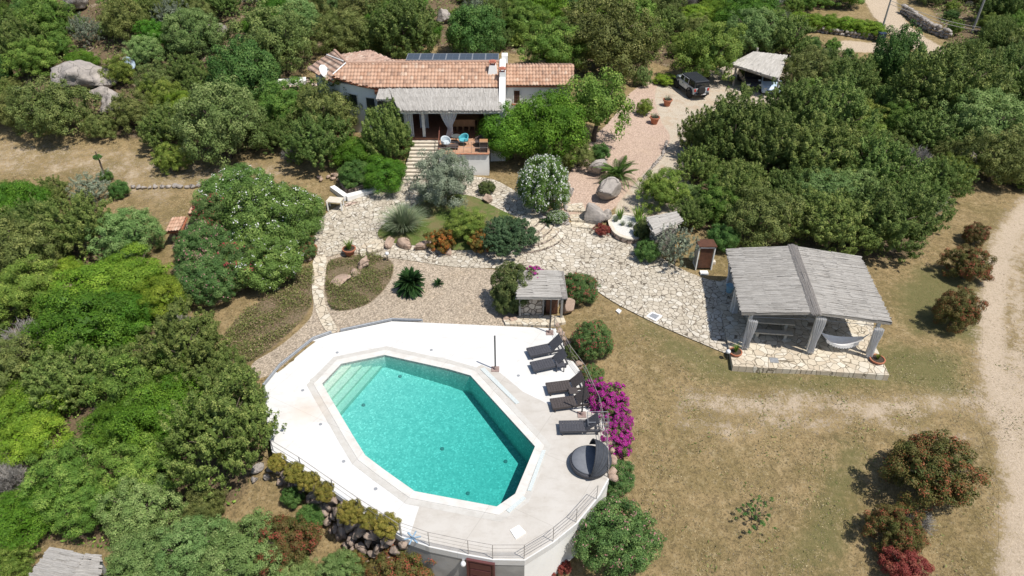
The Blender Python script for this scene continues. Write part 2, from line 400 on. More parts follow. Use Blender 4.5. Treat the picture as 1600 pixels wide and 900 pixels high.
def sheet(name, poly, m, off, step=.5, hole=None, attrs=False):
    loops = [[Vector((p[0], p[1], 0)) for p in poly]]
    if hole: loops.append([Vector((p[0], p[1], 0)) for p in hole])
    tri = tessellate_polygon(loops); vs = [v for l in loops for v in l]
    bm = bmesh.new(); bv = [bm.verts.new(v) for v in vs]
    for f in tri:
        try: bm.faces.new([bv[i] for i in f])
        except ValueError: pass
    x0 = math.floor(min(v.x for v in vs) / step) * step; x1 = max(v.x for v in vs)
    y0 = math.floor(min(v.y for v in vs) / step) * step; y1 = max(v.y for v in vs)
    x = x0 + step
    while x < x1:
        bmesh.ops.bisect_plane(bm, geom=bm.verts[:] + bm.edges[:] + bm.faces[:], plane_co=(x, 0, 0), plane_no=(1, 0, 0)); x += step
    y = y0 + step
    while y < y1:
        bmesh.ops.bisect_plane(bm, geom=bm.verts[:] + bm.edges[:] + bm.faces[:], plane_co=(0, y, 0), plane_no=(0, 1, 0)); y += step
    X = np.array([v.co.x for v in bm.verts]); Y = np.array([v.co.y for v in bm.verts]); Z = HV(X, Y) + off
    for v, z in zip(bm.verts, Z): v.co.z = z
    bmesh.ops.remove_doubles(bm, verts=bm.verts, dist=.02)
    bmesh.ops.recalc_face_normals(bm, faces=bm.faces)
    for f in bm.faces:
        if f.normal.z < 0: f.normal_flip()
        f.smooth = False
    me = bpy.data.meshes.new(name); bm.to_mesh(me); bm.free(); me.materials.append(m)
    for f in me.polygons: f.use_smooth = True
    X = np.array([v.co.x for v in me.vertices]); Y = np.array([v.co.y for v in me.vertices])
    gx = (HV(X + .3, Y) - HV(X - .3, Y)) / .6; gy = (HV(X, Y + .3) - HV(X, Y - .3)) / .6
    nn = np.stack([-gx, -gy, gx * 0 + 1], 1); nn /= np.linalg.norm(nn, axis=1, keepdims=True)
    me.normals_split_custom_set_from_vertices([tuple(v) for v in nn])
    if attrs: set_attrs(me)
    o = bpy.data.objects.new(name, me); COL.objects.link(o)
    return struct(o)
sheet('road', ROADPOLY, GROUND, .02, 1.0, attrs=True)
sheet('driveway', offset(ZW['drive'], .6), GROUND, .03, .5, attrs=True)
sheet('gravel_yard', offset(ZW['pink'], .4), GROUND, .045, .5, attrs=True)
sheet('gravel_bed', offset(ZW['grav'], .15), GROUND, .03, .5, attrs=True)
sheet('dirt_track', TRACKPOLY, GROUND, .008, .5, attrs=True)

# crazy paving
def paving_mat(name, scale, c1, c2, c3, joint, wid=.045):
    t = NT(name); p = t.pos()
    wv = t.n('VectorMath', {'operation': 'ADD'}, i0=p)
    nz = t.n('TexNoise', None, Scale=1.2, Detail=3.0, Vector=p)
    sc_ = t.n('VectorMath', {'operation': 'SCALE'}, i0=nz.outputs['Color']); sc_.inputs['Scale'].default_value = .35
    t.set(wv.inputs[1], sc_.outputs[0])
    flat = t.n('VectorMath', {'operation': 'MULTIPLY'}, i0=wv.outputs[0], i1=(1, 1, 0)).outputs[0]
    ve = t.n('TexVoronoi', {'feature': 'DISTANCE_TO_EDGE'}, Scale=scale, Randomness=.85, Vector=flat)
    vc = t.n('TexVoronoi', {'feature': 'F1'}, Scale=scale, Randomness=.85, Vector=flat)
    sp = t.n('SeparateColor', None, Color=vc.outputs['Color'])
    col = t.mix(t.ramp(sp.outputs[0], .1, .9), c1, c2)
    col = t.mix(t.ramp(sp.outputs[1], .6, .95), col, c3)
    n1 = t.noise(5, 6, .7, p); n2 = t.noise(.35, 4, .6, p)
    col = t.mix(t.ramp(n1, .45, .75, 0, .45), col, tuple(x * .62 for x in c2))
    col = t.mix(t.ramp(n2, .5, .7, 0, .35), col, tuple(x * .7 for x in c3))
    jn = t.noise(2.0, 4, .6, p)
    e = t.ramp(t.math('ADD', ve.outputs['Distance'], t.math('MULTIPLY', t.math('SUBTRACT', jn, .5), -.06)), wid * .35, wid * 1.5)
    col = t.mix(e, t.mix(t.ramp(jn, .35, .65), joint, tuple(x * .5 for x in joint)), col)
    t.bsdf(col, .85, t.bump(t.math('ADD', t.math('MULTIPLY', e, .8), t.math('MULTIPLY', n1, .25)), .8, .03), spec=.25)
    return t.m
PAVE = paving_mat('crazy_paving', 3.2, (.53, .47, .375), (.45, .395, .31), (.60, .555, .47), (.235, .195, .145), .042)
PAVE2 = paving_mat('pale_slabs', 2.5, (.60, .53, .41), (.52, .44, .33), (.64, .59, .49), (.32, .265, .19), .030)
sheet('paving', ZW['pav'], PAVE, .06, .5)
sheet('stone_path', ZW['path'], PAVE2, .075, .5)
t = NT('green_turf'); p = t.pos()
c = t.mix(t.ramp(t.noise(1.1, 5, .6, p), .4, .6), (.125, .175, .045), (.21, .185, .085))
c = t.mix(t.ramp(t.noise(18, 4, .7, p), .5, .75, 0, .6), c, (.075, .095, .028))
t.bsdf(c, .95, t.bump(t.noise(30, 4, .7, p), .9, .08), spec=.1)
sheet('lawn', ZW['bed'], t.m, .10, .5)

# ------------------------------------------------------------------ pool deck and pool
def deck_mat(name, a, b, st_, scale=.45):
    t = NT(name); p = t.pos()
    c = t.mix(t.ramp(t.noise(scale, 6, .65, p), .35, .7), a, b)
    c = t.mix(t.ramp(t.noise(scale * 2.2, 7, .7, t.n('VectorMath', {'operation': 'ADD'}, i0=p, i1=(9, 4, 0)).outputs[0]), .56, .78, 0, .55), c, st_)
    c = t.mix(t.ramp(t.noise(14, 5, .7, p), .55, .8, 0, .35), c, tuple(x * .85 for x in st_))
    br = t.n('TexBrick', {'offset': 0.0}, Scale=1.0, Vector=t.n('Mapping', None, Vector=p, Rotation=(0, 0, .5)).outputs[0]); br.inputs['Brick Width'].default_value = 3.4; br.inputs['Row Height'].default_value = 3.4; br.inputs['Mortar Size'].default_value = .012
    t.set(br.inputs['Color1'], (0, 0, 0)); t.set(br.inputs['Color2'], (0, 0, 0)); t.set(br.inputs['Mortar'], (1, 1, 1))
    c = t.mix(t.math('MULTIPLY', br.outputs['Color'], .28), c, tuple(x * .5 for x in st_))
    rc = P(480, 642, 0); dn = t.n('VectorMath', {'operation': 'DISTANCE'}, i0=p, i1=tuple(rc)).outputs['Value']
    c = t.mix(t.math('MULTIPLY', t.ramp(t.math('ADD', dn, t.math('MULTIPLY', t.noise(2.5, 5, .7, p), 1.2)), 2.3, .5, 0, 1), .4), c, (.56, .40, .26))
    wv_ = t.noise(.9, 8, .75, t.n('Mapping', None, Vector=p, Scale=(1, 2.5, 1)).outputs[0]); c = t.mix(t.ramp(wv_, .48, .70, 0, .3), c, tuple(x * .82 for x in st_))
    t.bsdf(c, .8, t.bump(t.noise(40, 4, .7, p), .25, .01), spec=.3); return t.m
DW = deck_mat('white_concrete', (.665, .66, .64), (.61, .60, .575), (.52, .485, .43))
DC = deck_mat('cream_concrete', (.525, .495, .45), (.465, .43, .38), (.38, .335, .28), .8)
CP = deck_mat('coping_stone', (.64, .62, .58), (.57, .545, .50), (.46, .41, .35), 1.4)
ST = deck_mat('deck_band', (.54, .52, .48), (.48, .455, .41), (.38, .345, .30), 2)
def ring_top(mb, outer, inner, z, m=0, zb=None):
    lo = [[Vector((p[0], p[1], 0)) for p in outer], [Vector((p[0], p[1], 0)) for p in inner]]
    vs = [(v.x, v.y, z) for l in lo for v in l]; fs = []
    for a, b, c in tessellate_polygon(lo):
        A, B, C_ = (Vector(vs[i]) for i in (a, b, c))
        if (B - A).cross(C_ - A).z < 0: a, c = c, a
        fs.append((a, b, c))
    mb.add(vs, fs, m)
    if zb is not None:
        for l in lo:
            n = len(l); q = [(v.x, v.y, z) for v in l] + [(v.x, v.y, zb) for v in l]
            mb.add(q, [(i, (i+1) % n, n + (i+1) % n, n + i) for i in range(n)], m)
def flat(mb, poly, z, m=0, zb=None):
    mb.prism(poly, z - .02 if zb is None else zb, z, m)
deck = MB(); ring_top(deck, DECK, offset(POOL, .05), 0, 0, -.35)
deck_o = struct(deck.build('pool_deck', [DW]))
CREAM = [P(x, y, 0) for x, y in [(656,789),(640,838),(671,853),(732,866),(770,873),(819,874),(863,847),(900,817),(936,773),(950,747),(949,700),(936,645),(910,643),(864,635),(817,612),(782,583),(752,570),(744,574),(847,695),(820,776),(778,804)]]
mb = MB(); flat(mb, CREAM, .006, 0, -.01); struct(mb.build('deck_paving', DC))
cop = MB(); ring_top(cop, offset(POOL, .40), POOL, .03, 0, -.12); struct(cop.build('pool_coping', CP))
bnd = MB(); ring_top(bnd, offset(POOL, .72), offset(POOL, .42), .012, 0, -.01); struct(bnd.build('deck_band', ST))
# basin
t = NT('pool_mosaic_caustics'); p = t.pos()  # mosaic tile tones, with the speckle of water caustics painted into the colour
v1 = t.n('TexVoronoi', {'feature': 'F1'}, Scale=13.0, Vector=p); s1 = t.n('SeparateColor', None, Color=v1.outputs['Color'])
v2 = t.n('TexVoronoi', {'feature': 'F1'}, Scale=4.5, Vector=p); s2 = t.n('SeparateColor', None, Color=v2.outputs['Color'])
c = t.mix(t.ramp(s1.outputs[0], .05, .95), (.38, .53, .50), (.55, .65, .61))
c = t.mix(t.ramp(s2.outputs[0], .2, .9, 0, .3), c, (.24, .44, .42))
c = t.mix(t.ramp(s1.outputs[1], .84, .95), c, (.66, .74, .70))
t.bsdf(c, .6, spec=.2); MOS_CAUSTICS = t.m
PE = offset(POOL, 0)
fl = {}
def floor_z(p):
    a = P(520, 585, 0); b = P(815, 745, 0); d = (b - a); k = max(0, min(1, (Vector(p) - a).dot(d) / d.length_squared))
    return -.80 - 1.15 * k
basin = MB()
n = len(POOL); top = [(p.x, p.y, .02) for p in POOL]; bot = [(p.x, p.y, floor_z(p)) for p in POOL]
basin.add(top + bot, [(i, (i+1) % n, n + (i+1) % n, n + i) for i in range(n)])
fs = []
for a, b, c3 in tessellate_polygon([[Vector((q[0], q[1], 0)) for q in bot]]): fs.append((a, b, c3))
basin.add(bot, fs)
bs = struct(basin.build('pool_basin', MOS_CAUSTICS))
# pool steps along the far-left side
a, b = POOL[0], POOL[-1]
e = (b - a).normalized(); nrm = Vector((-e.y, e.x, 0))
cen = sum(POOL, Vector()) / n
if (cen - a).dot(nrm) < 0: nrm = -nrm
t = NT('step_mosaic'); p = t.pos()
v1 = t.n('TexVoronoi', {'feature': 'F1'}, Scale=14.0, Vector=p); s1 = t.n('SeparateColor', None, Color=v1.outputs['Color'])
t.bsdf(t.mix(s1.outputs[0], (.42, .50, .43), (.54, .61, .52)), .6, spec=.2); STM = t.m
def side(k, w_):                       # where the line at distance w_ meets the two neighbouring walls
    q0, q1 = (POOL[0], POOL[1]) if k == 0 else (POOL[-1], POOL[-2])
    d = (q1 - q0).normalized(); return q0 + d * (w_ / max(.2, d.dot(nrm)))
for k, (w_, z_) in enumerate([(1.6, -.70), (1.2, -.54), (.8, -.38), (.38, -.22)]):
    s_ = MB(); s_.prism([side(0, 0.004), side(0, w_), side(1, w_), side(1, 0.004)], floor_z(POOL[0]) - .1 - .01*k, z_)
    struct(s_.build('pool_step', STM))
# water
t = NT('pool_water')
gl = t.n('BsdfGlossy', None, Roughness=.03); tr = t.n('BsdfTransparent')
wvn = t.math('ADD', t.noise(5.0, 3, .6, t.pos()), t.math('MULTIPLY', t.noise(14.0, 3, .6, t.pos()), .5))
bp = t.bump(wvn, .22, .05); t.set(gl.inputs['Normal'], bp)
fr = t.n('Fresnel', None, IOR=1.33); t.set(fr.inputs['Normal'], bp)
mx = t.n('MixShader'); t.set(mx.inputs[0], fr.outputs[0]); t.set(mx.inputs[1], tr.outputs[0]); t.set(mx.inputs[2], gl.outputs[0])
t.t.links.new(mx.outputs[0], t.out.inputs['Surface'])
va = t.n('VolumeAbsorption', None, Color=(.06, .80, .785), Density=.66); t.t.links.new(va.outputs[0], t.out.inputs['Volume'])
WATER = t.m
mb = MB(); mb.prism(offset(POOL, .03), -2.4, -.10); struct(mb.build('pool_water', WATER))
# ------------------------------------------------------------------ shared materials
def plaster(name, a, b, dirt=(.45, .42, .37)):
    t = NT(name); p = t.pos()
    c = t.mix(t.ramp(t.noise(.8, 5, .6, p), .35, .7), a, b)
    c = t.mix(t.ramp(t.noise(2.5, 6, .7, p), .6, .8, 0, .35), c, dirt)
    t.bsdf(c, .85, t.bump(t.noise(18, 4, .6, p), .3, .01), spec=.2); return t.m
WHITE = plaster('white_plaster', (.82, .81, .78), (.76, .75, .72))
WOODW = mat('white_wood', (.78, .77, .73), (.6, .58, .53), 6, .7, .3)
WOODG = mat('grey_wood', (.36, .35, .33), (.24, .23, .21), 8, .85, .5, stretch=(1, 1, 4))
WOODB = mat('brown_wood', (.13, .055, .03), (.08, .035, .02), 5, .6, .2)
TEAK = mat('teak', (.42, .23, .11), (.32, .17, .08), 6, .6)
DARK = mat('dark_metal', (.045, .045, .048), (.03, .03, .032), 3, .45)
GREYM = mat('grey_metal', (.42, .43, .44), (.32, .33, .34), 6, .4, metal=.3)
STEEL = mat('steel', (.5, .5, .5), (.4, .4, .4), 4, .35, metal=.7)
TERRA = mat('terracotta', (.46, .18, .10), (.36, .13, .07), 7, .85, .3)
CAPR = mat('red_tile', (.50, .19, .13), (.38, .14, .09), 9, .85, .3)
FLOORT = mat('terracotta_floor', (.50, .30, .19), (.40, .22, .135), 3, .7)
SOIL = mat('soil', (.07, .05, .035), (.04, .03, .02), 12, .95)
def fabric(name, a, b):
    t = NT(name); c = t.mix(t.ramp(t.noise(6, 4, .6, t.obj()), .35, .65), a, b)
    d = t.n('BsdfPrincipled'); t.set(d.inputs['Base Color'], c); d.inputs['Roughness'].default_value = .9
    tl = t.n('BsdfTranslucent'); t.set(tl.inputs['Color'], c)
    m = t.n('MixShader', None, Fac=.25); t.set(m.inputs[1], d.outputs[0]); t.set(m.inputs[2], tl.outputs[0])
    t.t.links.new(m.outputs[0], t.out.inputs['Surface']); return t.m
CLOTH = fabric('white_cloth', (.92, .92, .92), (.86, .86, .86))
def stone_wall_mat(name, scale, a, b, joint):
    t = NT(name); p = t.pos()
    ve = t.n('TexVoronoi', {'feature': 'DISTANCE_TO_EDGE'}, Scale=scale, Vector=p); vc = t.n('TexVoronoi', {'feature': 'F1'}, Scale=scale, Vector=p)
    sp = t.n('SeparateColor', None, Color=vc.outputs['Color']); n1 = t.noise(7, 5, .7, p)
    c = t.mix(sp.outputs[0], a, b); c = t.mix(t.ramp(n1, .45, .7, 0, .5), c, tuple(x * .6 for x in b))
    e = t.ramp(ve.outputs['Distance'], .02, .09); c = t.mix(e, joint, c)
    t.bsdf(c, .9, t.bump(t.math('ADD', e, t.math('MULTIPLY', n1, .4)), 1.0, .06), spec=.2); return t.m
STONEW = stone_wall_mat('stone_masonry', 3.2, (.42, .36, .30), (.58, .52, .44), (.16, .13, .10))
STONEG = stone_wall_mat('dark_stone_masonry', 3.6, (.26, .21, .17), (.38, .31, .26), (.09, .07, .055))
PINKST = stone_wall_mat('pink_masonry', 2.4, (.50, .38, .31), (.62, .50, .42), (.22, .16, .12))

def tile_mat(name, a, b, c_, d):
    t = NT(name); at = t.attr('tint'); s_ = t.n('SeparateColor', None, Color=at.outputs['Color'])
    c = t.mix(t.ramp(s_.outputs[0], .1, .7), a, b); c = t.mix(t.ramp(s_.outputs[1], .86, .97), c, c_)
    c = t.mix(t.ramp(s_.outputs[2], .85, .97), c, d)
    p = t.pos(); c = t.mix(t.ramp(t.noise(1.0, 6, .7, p), .48, .72, 0, .5), c, (.30, .20, .15))
    c = t.mix(t.ramp(t.noise(9, 4, .7, p), .5, .8, 0, .35), c, (.22, .15, .11)); c = t.mix(t.ramp(t.noise(2.3, 6, .8, p), .55, .7, 0, .5), c, (.16, .13, .10))
    t.bsdf(c, .85, spec=.2); return t.m
TILE = tile_mat('roof_tiles', (.44, .262, .175), (.52, .335, .235), (.57, .42, .315), (.31, .195, .14))
TILE2 = tile_mat('old_roof_tiles', (.42, .27, .20), (.50, .35, .27), (.56, .44, .35), (.29, .20, .155))
def tile_roof(name, poly, down, m, parent, pitch=.27, row=.42, seed=1):
    """corrugated clay tiles on a planar 3D polygon; down = 3D direction of the slope"""
    o = Vector(poly[0]); nrm = Vector((0, 0, 0))
    for i in range(len(poly)):
        a, b = Vector(poly[i]), Vector(poly[(i+1) % len(poly)]); nrm += a.cross(b)
    nrm.normalize()
    if nrm.z < 0: nrm = -nrm
    dn = Vector(down); dn = (dn - nrm * dn.dot(nrm)).normalized(); ac = nrm.cross(dn).normalized()
    q = [((Vector(p) - o).dot(ac), (Vector(p) - o).dot(dn)) for p in poly]
    u0, u1 = min(a for a, b in q), max(a for a, b in q); v0, v1 = min(b for a, b in q), max(b for a, b in q)
    du = pitch / 6; dv = row / 3
    us = np.arange(u0, u1 + du, du); vs_ = np.arange(v0, v1 + dv, dv)
    # two vertex rows at each course edge give the step between tiles
    vv = []; 
    k = math.floor(v0 / row)
    while k * row < v1 + row: vv += [k * row + .001, k * row + row * .5, k * row + row - .001]; k += 1
    vv = np.array([min(max(x, v0), v1) for x in vv]); vv = np.unique(np.round(vv, 4))
    U, V = np.meshgrid(us, vv)
    ph = (U / pitch) % 1.0
    hgt = .05 * np.abs(np.sin(ph * np.pi)) ** .7 * 2.0
    fr = (V / row) % 1.0
    hgt = hgt + .05 * fr
    rng = np.random.RandomState(seed)
    ti = np.floor(U / pitch).astype(int); ri = np.floor((V + 1e-5) / row).astype(int); ti -= ti.min(); ri -= ri.min()
    rnd = rng.rand(ti.max() + 2, ri.max() + 2, 4)
    hgt = hgt + rnd[ti, ri, 3] * .02
    o_, a_, d_, n_ = (np.array(x) for x in (o, ac, dn, nrm))
    Pn = o_ + U[..., None] * a_ + V[..., None] * d_ + hgt[..., None] * n_
    ny_, nx_ = U.shape; idx = np.arange(nx_ * ny_).reshape(ny_, nx_)
    fc = np.stack([idx[:-1, :-1], idx[1:, :-1], idx[1:, 1:], idx[:-1, 1:]], -1).reshape(-1, 4)
    cu = U.ravel()[fc].mean(1); cv = V.ravel()[fc].mean(1)
    keep = sd_poly(cu, cv, q) > -.01; fc = fc[keep]
    b = np.array(base_of(parent))
    me = np_mesh(name, Pn.reshape(-1, 3) - b, fc, [m], False)
    at = me.attributes.new('tint', 'FLOAT_COLOR', 'POINT')
    cc = rnd[ti, ri].reshape(-1, 4); at.data.foreach_set('color', cc.astype(np.float32).ravel())
    ob = bpy.data.objects.new(name, me); COL.objects.link(ob); ob.parent = parent
    # slab beneath
    mb = MB(); n = len(poly); tp = [Vector(p) - nrm * .02 for p in poly]; bt = [Vector(p) - nrm * .14 for p in poly]
    fs = [tuple(range(n)), tuple(range(n, 2*n))[::-1]] + [(i, (i+1) % n, n + (i+1) % n, n + i) for i in range(n)]
    mb.add(tp + bt, fs); mb.build('roof_slab', TERRA if m is TILE else TERRA, ob)
    return ob

def reed_mat(name, a, b, dk):
    t = NT(name); u = t.uv(9, .35); v = t.uv(2.2, .1)
    c = t.mix(t.ramp(t.noise(2.2, 6, .75, u), .35, .65), a, b)
    c = t.mix(t.ramp(t.noise(5.5, 5, .8, u), .54, .68, 0, .95), c, dk)
    c = t.mix(t.ramp(t.noise(1.5, 4, .6, v), .45, .65, 0, .35), c, tuple(min(1, x * 1.35) for x in a))
    n4 = t.noise(.5, 3, .6, t.uv(1, 1)); c = t.mix(t.ramp(n4, .45, .65, 0, .35), c, tuple(x * .75 for x in b))
    t.bsdf(c, .95, t.bump(t.noise(4, 5, .8, u), 1.0, .06), spec=.1); return t.m
REED = reed_mat('grey_reed', (.50, .475, .435), (.35, .325, .29), (.13, .115, .10))
REED2 = reed_mat('warm_reed', (.56, .53, .48), (.43, .40, .355), (.20, .18, .15))
def reed_roof(name, a0, a1, b0, b1, m, parent, seed=1, thick=.16, wid=.085, bands=4, sag=.0):
    """reeds run from edge a (top) to edge b (bottom); a0-b0 and a1-b1 are the two sides"""
    rng = random.Random(seed); a0, a1, b0, b1 = map(Vector, (a0, a1, b0, b1))
    L = (a1 - a0).length; n = max(6, int(L / wid)); D = (b0 - a0).length
    nrm = (a1 - a0).cross(b0 - a0).normalized()
    if nrm.z < 0: nrm = -nrm
    vs = []; fs = []; uvs = []
    def quad(p, u): vs.extend(p); k = len(vs); fs.append((k-4, k-3, k-2, k-1)); uvs.extend(u)
    for lay in range(2):
      for i in range(n):
        for bnd_ in range(bands):
            f0 = bnd_ / bands - (rng.uniform(0, .05)); f1 = (bnd_ + 1) / bands + rng.uniform(0, .03)
            if bnd_ == 0: f0 = -rng.uniform(0, .12 / D)
            if bnd_ == bands - 1: f1 = 1 + rng.uniform(-.03, .09) / D
            s0, s1 = (i - .15) / n, (i + 1.15) / n
            h0 = rng.uniform(0, .028) + .008 * bnd_; h1 = h0 + rng.uniform(-.01, .02)
            tw = rng.uniform(-.5, .5) / n
            def pt(s, f, h):
                p = (a0.lerp(a1, s)).lerp(b0.lerp(b1, s), f); p.z -= sag * math.sin(math.pi * min(1, max(0, s))) * (1 - .3 * f)
                return p + nrm * (h + thick / 2 - lay * thick)
            A, B, C_, D_ = pt(s0, f0, h0), pt(s1, f0, h0), pt(s1 + tw, f1, h1), pt(s0 + tw, f1, h1)
            r = rng.random() * 7
            quad([A, B, C_, D_], [(s0*L + r, f0*D), (s1*L + r, f0*D), (s1*L + r, f1*D), (s0*L + r, f1*D)])
            if lay == 0 and bnd_ in (0, bands - 1):
                e0, e1, hh = (D_, C_, f1) if bnd_ == bands - 1 else (A, B, f0)
                dd = -nrm * thick
                quad([e0, e1, e1 + dd, e0 + dd], [(s0*L + r, 0), (s1*L + r, 0), (s1*L + r, .1), (s0*L + r, .1)])
    for (p, q) in ((a0, b0), (a1, b1)):
        h = nrm * thick / 2; quad([p + h, q + h, q - h, p - h], [(0, 0), (0, D), (.2, D), (.2, 0)])
    me = bpy.data.meshes.new(name); b = base_of(parent)
    me.from_pydata([tuple(v - b) for v in vs], [], fs); me.materials.append(m)
    uvl = me.uv_layers.new(name='UVMap'); uvl.data.foreach_set('uv', [c for u in uvs for c in u])
    o = bpy.data.objects.new(name, me); COL.objects.link(o); o.parent = parent
    return o
def curtain(top0, top1, z0, parent, tie=.45, pinch=.25, pleats=7, name='curtain', m=None, amp=.06):
    top0, top1 = Vector(top0), Vector(top1); mid = (top0 + top1) / 2; ht = top0.z - z0
    d = (top1 - top0).normalized(); nr = Vector((-d.y, d.x, 0))
    def fn(u, v):
        k = abs(v - (1 - tie)) ; wd = pinch + (1 - pinch) * min(1, (k / .5)) ** .8 if tie else 1
        if v > 1 - tie: wd = pinch + (1 - pinch) * min(1, k / .5) * .55
        p = mid + (top1 - top0) * (u - .5) * wd; p = p + nr * amp * math.sin(u * pleats * 2 * math.pi)
        p.z = top0.z - v * ht; return p
    mb = MB(); mb.grid(fn, 48, 14); o = mb.build(name, m or CLOTH, parent, smooth=True); return o

# ------------------------------------------------------------------ the house
HZ = 3.0
hb = P(700, 160, 3.0)
house = thing('villa', 'white villa with terracotta tiled roofs, grey reed veranda roof and terrace with steps', 'house', (-7, 54, 1.2))
E = [P(783,138,6), P(585,138,6), P(560,134,6), P(518,120,6)]
RR = P(783, 97.5, 7.2); RL = P(545, 100, 7.2)
def ray_plane(px, py, a, b, c):
    a, b, c = map(Vector, (a, b, c)); n = (b - a).cross(c - a); o = Vector((0, 0, HC)); d = P(px, py, 0) - o
    return o + d * ((a - o).dot(n) / d.dot(n))
RR = Vector((E[0].x, RR.y, RR.z)); FRP = (E[0], E[1], RR)
RL = ray_plane(543, 100, *FRP); EM = ray_plane(560, 133.5, *FRP); EL = ray_plane(518, 119.5, *FRP)
def plane3(pts):                       # force points onto the plane of the first three
    a, b, c = map(Vector, pts[:3]); n = (b - a).cross(c - a)
    out = [a, b, c]
    for p in pts[3:]:
        p = Vector(p); z = a.z - (n.x * (p.x - a.x) + n.y * (p.y - a.y)) / n.z; out.append(Vector((p.x, p.y, z)))
    return out
E[2], E[3] = EM, EL
tile_roof('roof', [E[0], E[1], EM, EL, RL, RR], (0, -1, -.35), TILE, house, seed=3)
W0, W1 = P(480,108,5.9), P(523,80,7.3)
tile_roof('roof', plane3([RL, W1, W0, E[3]]), (-1, -.75, -.4), TILE2, house, seed=5)
B1, B2 = P(578,79,6.7), P(618,95,6.8)
tile_roof('roof', plane3([RL, P(618,97.2,7.16), P(578,80,6.75), W1]), (.5, 1, -.2), TILE2, house, seed=6)
BE0 = Vector((RR.x, RR.y + 3.6, 6.2)); BE1 = Vector((RL.x + 3, RL.y + 3.6, 6.2))
tile_roof('roof', [RR, P(618,97.4,7.2), BE1, BE0], (0, 1, -.3), TILE, house, seed=7)
# ridge and hip caps
mb = MB()
for a, b in ((RL, RR), (RL, W1)): mb.tube([Vector(a) + Vector((0,0,.08)), Vector(b) + Vector((0,0,.08))], .12, 8)
mb.build('ridge_tiles', mat('ridge_clay', (.46, .29, .21), (.34, .22, .16), 6, .9, .5), house)
mb = MB(); mb.tube([RL + Vector((-.1,-.1,.14)), E[3] + Vector((.1,.1,.14))], .05, 6); wm = RL.lerp(W1, .12) ; mb.tube([wm + Vector((-.2,0,.12)), (W0.lerp(W1, .72)) + Vector((0,0,.14))], .045, 6)
mb.build('mortar_line', WHITE, house)
# walls
def W(v, z=0): return Vector((v.x, v.y, z))
inn = [W(E[1]) + Vector((0, .45, 0)), W(E[2]) + Vector((.12, .45, 0)), W(E[3]) + Vector((.45, .45, 0)), W(W0) + Vector((.6, .1, 0)), W(W1) + Vector((.6, -.5, 0)), W(BE1) + Vector((0, -.4, 0)), W(BE0) + Vector((-.3, -.4, 0)), Vector((E[0].x - .1, 57.3, 0)), Vector((E[1].x, 57.3, 0))]
mb = MB(); mb.prism(inn, .5, 5.86)
mb.build('wall', WHITE, house)
mb = MB(); mb.prism([(E[1].x + .02, 57.28), (E[0].x - .1, 57.28), (E[0].x - .1, 54.2), (E[1].x + .02, 54.2)], 5.6, 5.84); mb.build('veranda_ceiling', WOODB, house)
# dark recesses on the left wall: window and door
d0, d1 = inn[0], inn[1]
def wall_panel(a, b, f0, f1, z0, z1, nm, m, out=.03, frame=True, par=house):
    a, b = Vector(a), Vector(b); p0, p1 = a.lerp(b, f0), a.lerp(b, f1); d = (b - a).normalized(); nn = Vector((d.y, -d.x, 0))
    if nn.y > 0: nn = -nn
    c = (p0 + p1) / 2 + nn * out * .5; c.z = (z0 + z1) / 2; L = (p1 - p0).length; rz = math.atan2(d.y, d.x)
    mb = MB(); mb.box(c, (L, out, z1 - z0), rz); o = mb.build(nm, m, par)
    if frame:
        fb = MB(); c2 = c + nn * .03
        for s in (-1, 1): fb.box(c2 + d * s * (L/2 + .03), (.06, .07, z1 - z0 + .12), rz)
        for s in (-1, 1): fb.box(c2 + Vector((0, 0, s * ((z1 - z0)/2 + .03))), (L, .07, .06), rz)
        fb.build('frame', WOODW if m is not WOODB else WOODB, o)
    return o
GLASS = mat('dark_glass', (.02, .025, .03), (.03, .035, .04), 2, .12, spec=.6)
wall_panel(inn[1], inn[2], .25, .6, 4.2, 5.1, 'window', GLASS)
wall_panel(inn[0] + Vector((.0, 0, 0)), inn[1], .15, .75, 2.9, 5.0, 'door', GLASS)
# veranda posts and beam, terrace
tz = 3.0
mb = MB(); mb.prism([(-8.7, 51.75), (-.75, 51.75), (-.75, 57.3), (-8.7, 57.3)], .6, tz - .005); mb.build('veranda_floor', mat('veranda_tiles', (.36, .16, .09), (.27, .12, .07), 3, .65), house)
mb = MB(); mb.prism([(-5.55, 48.95), (-1.75, 48.95), (-1.75, 51.74), (-5.55, 51.74)], .6, tz - .05); mb.build('terrace_base', WHITE, house)
mb = MB(); mb.prism([(-5.6, 48.9), (-1.7, 48.9), (-1.7, 51.745), (-5.6, 51.745)], tz - .048, tz + .01); mb.build('terrace_floor', FLOORT, house)
mb = MB()
for i in range(9): mb.box((-5.4 + i * .43, 48.86, tz - .01), (.38, .1, .05))
mb.build('terrace_edge', TERRA, house)
STEPT = mat('step_stone', (.66, .60, .50), (.55, .48, .38), 4, .85, .3)
mb = MB(); ns = 11
for i in range(ns):
    z1 = tz - .01 - (i + 1) * .165; y1 = 51.74 - i * .30; sh = -.06 * i
    mb.box((-6.75 + sh, y1 - .17, z1 - .05), (2.15, .36, .10))
mb.build('stairs', STEPT, house)
mb = MB()
for i in range(ns): mb.box((-6.75 - .06 * i, 51.58 - i * .30, tz - .13 - (i + 1) * .165 - .3), (2.1, .28, .58))
mb.build('stair_base', STONEG, house)
mb = MB()
for i in range(4):
    y = 51.7 - i * .95; z = tz - max(0, i * .95 / .30) * .165
    mb.tube([(-5.65, y, z), (-5.65, y, z + .95)], .03, 6)
mb.tube([(-5.65, 51.7, tz + .95), (-5.65, 48.85, tz + .95 - 1.57)], .035, 6)
mb.build('handrail', mat('rusty_metal', (.25, .09, .06), (.16, .06, .04), 8, .7), house)
mb = MB()
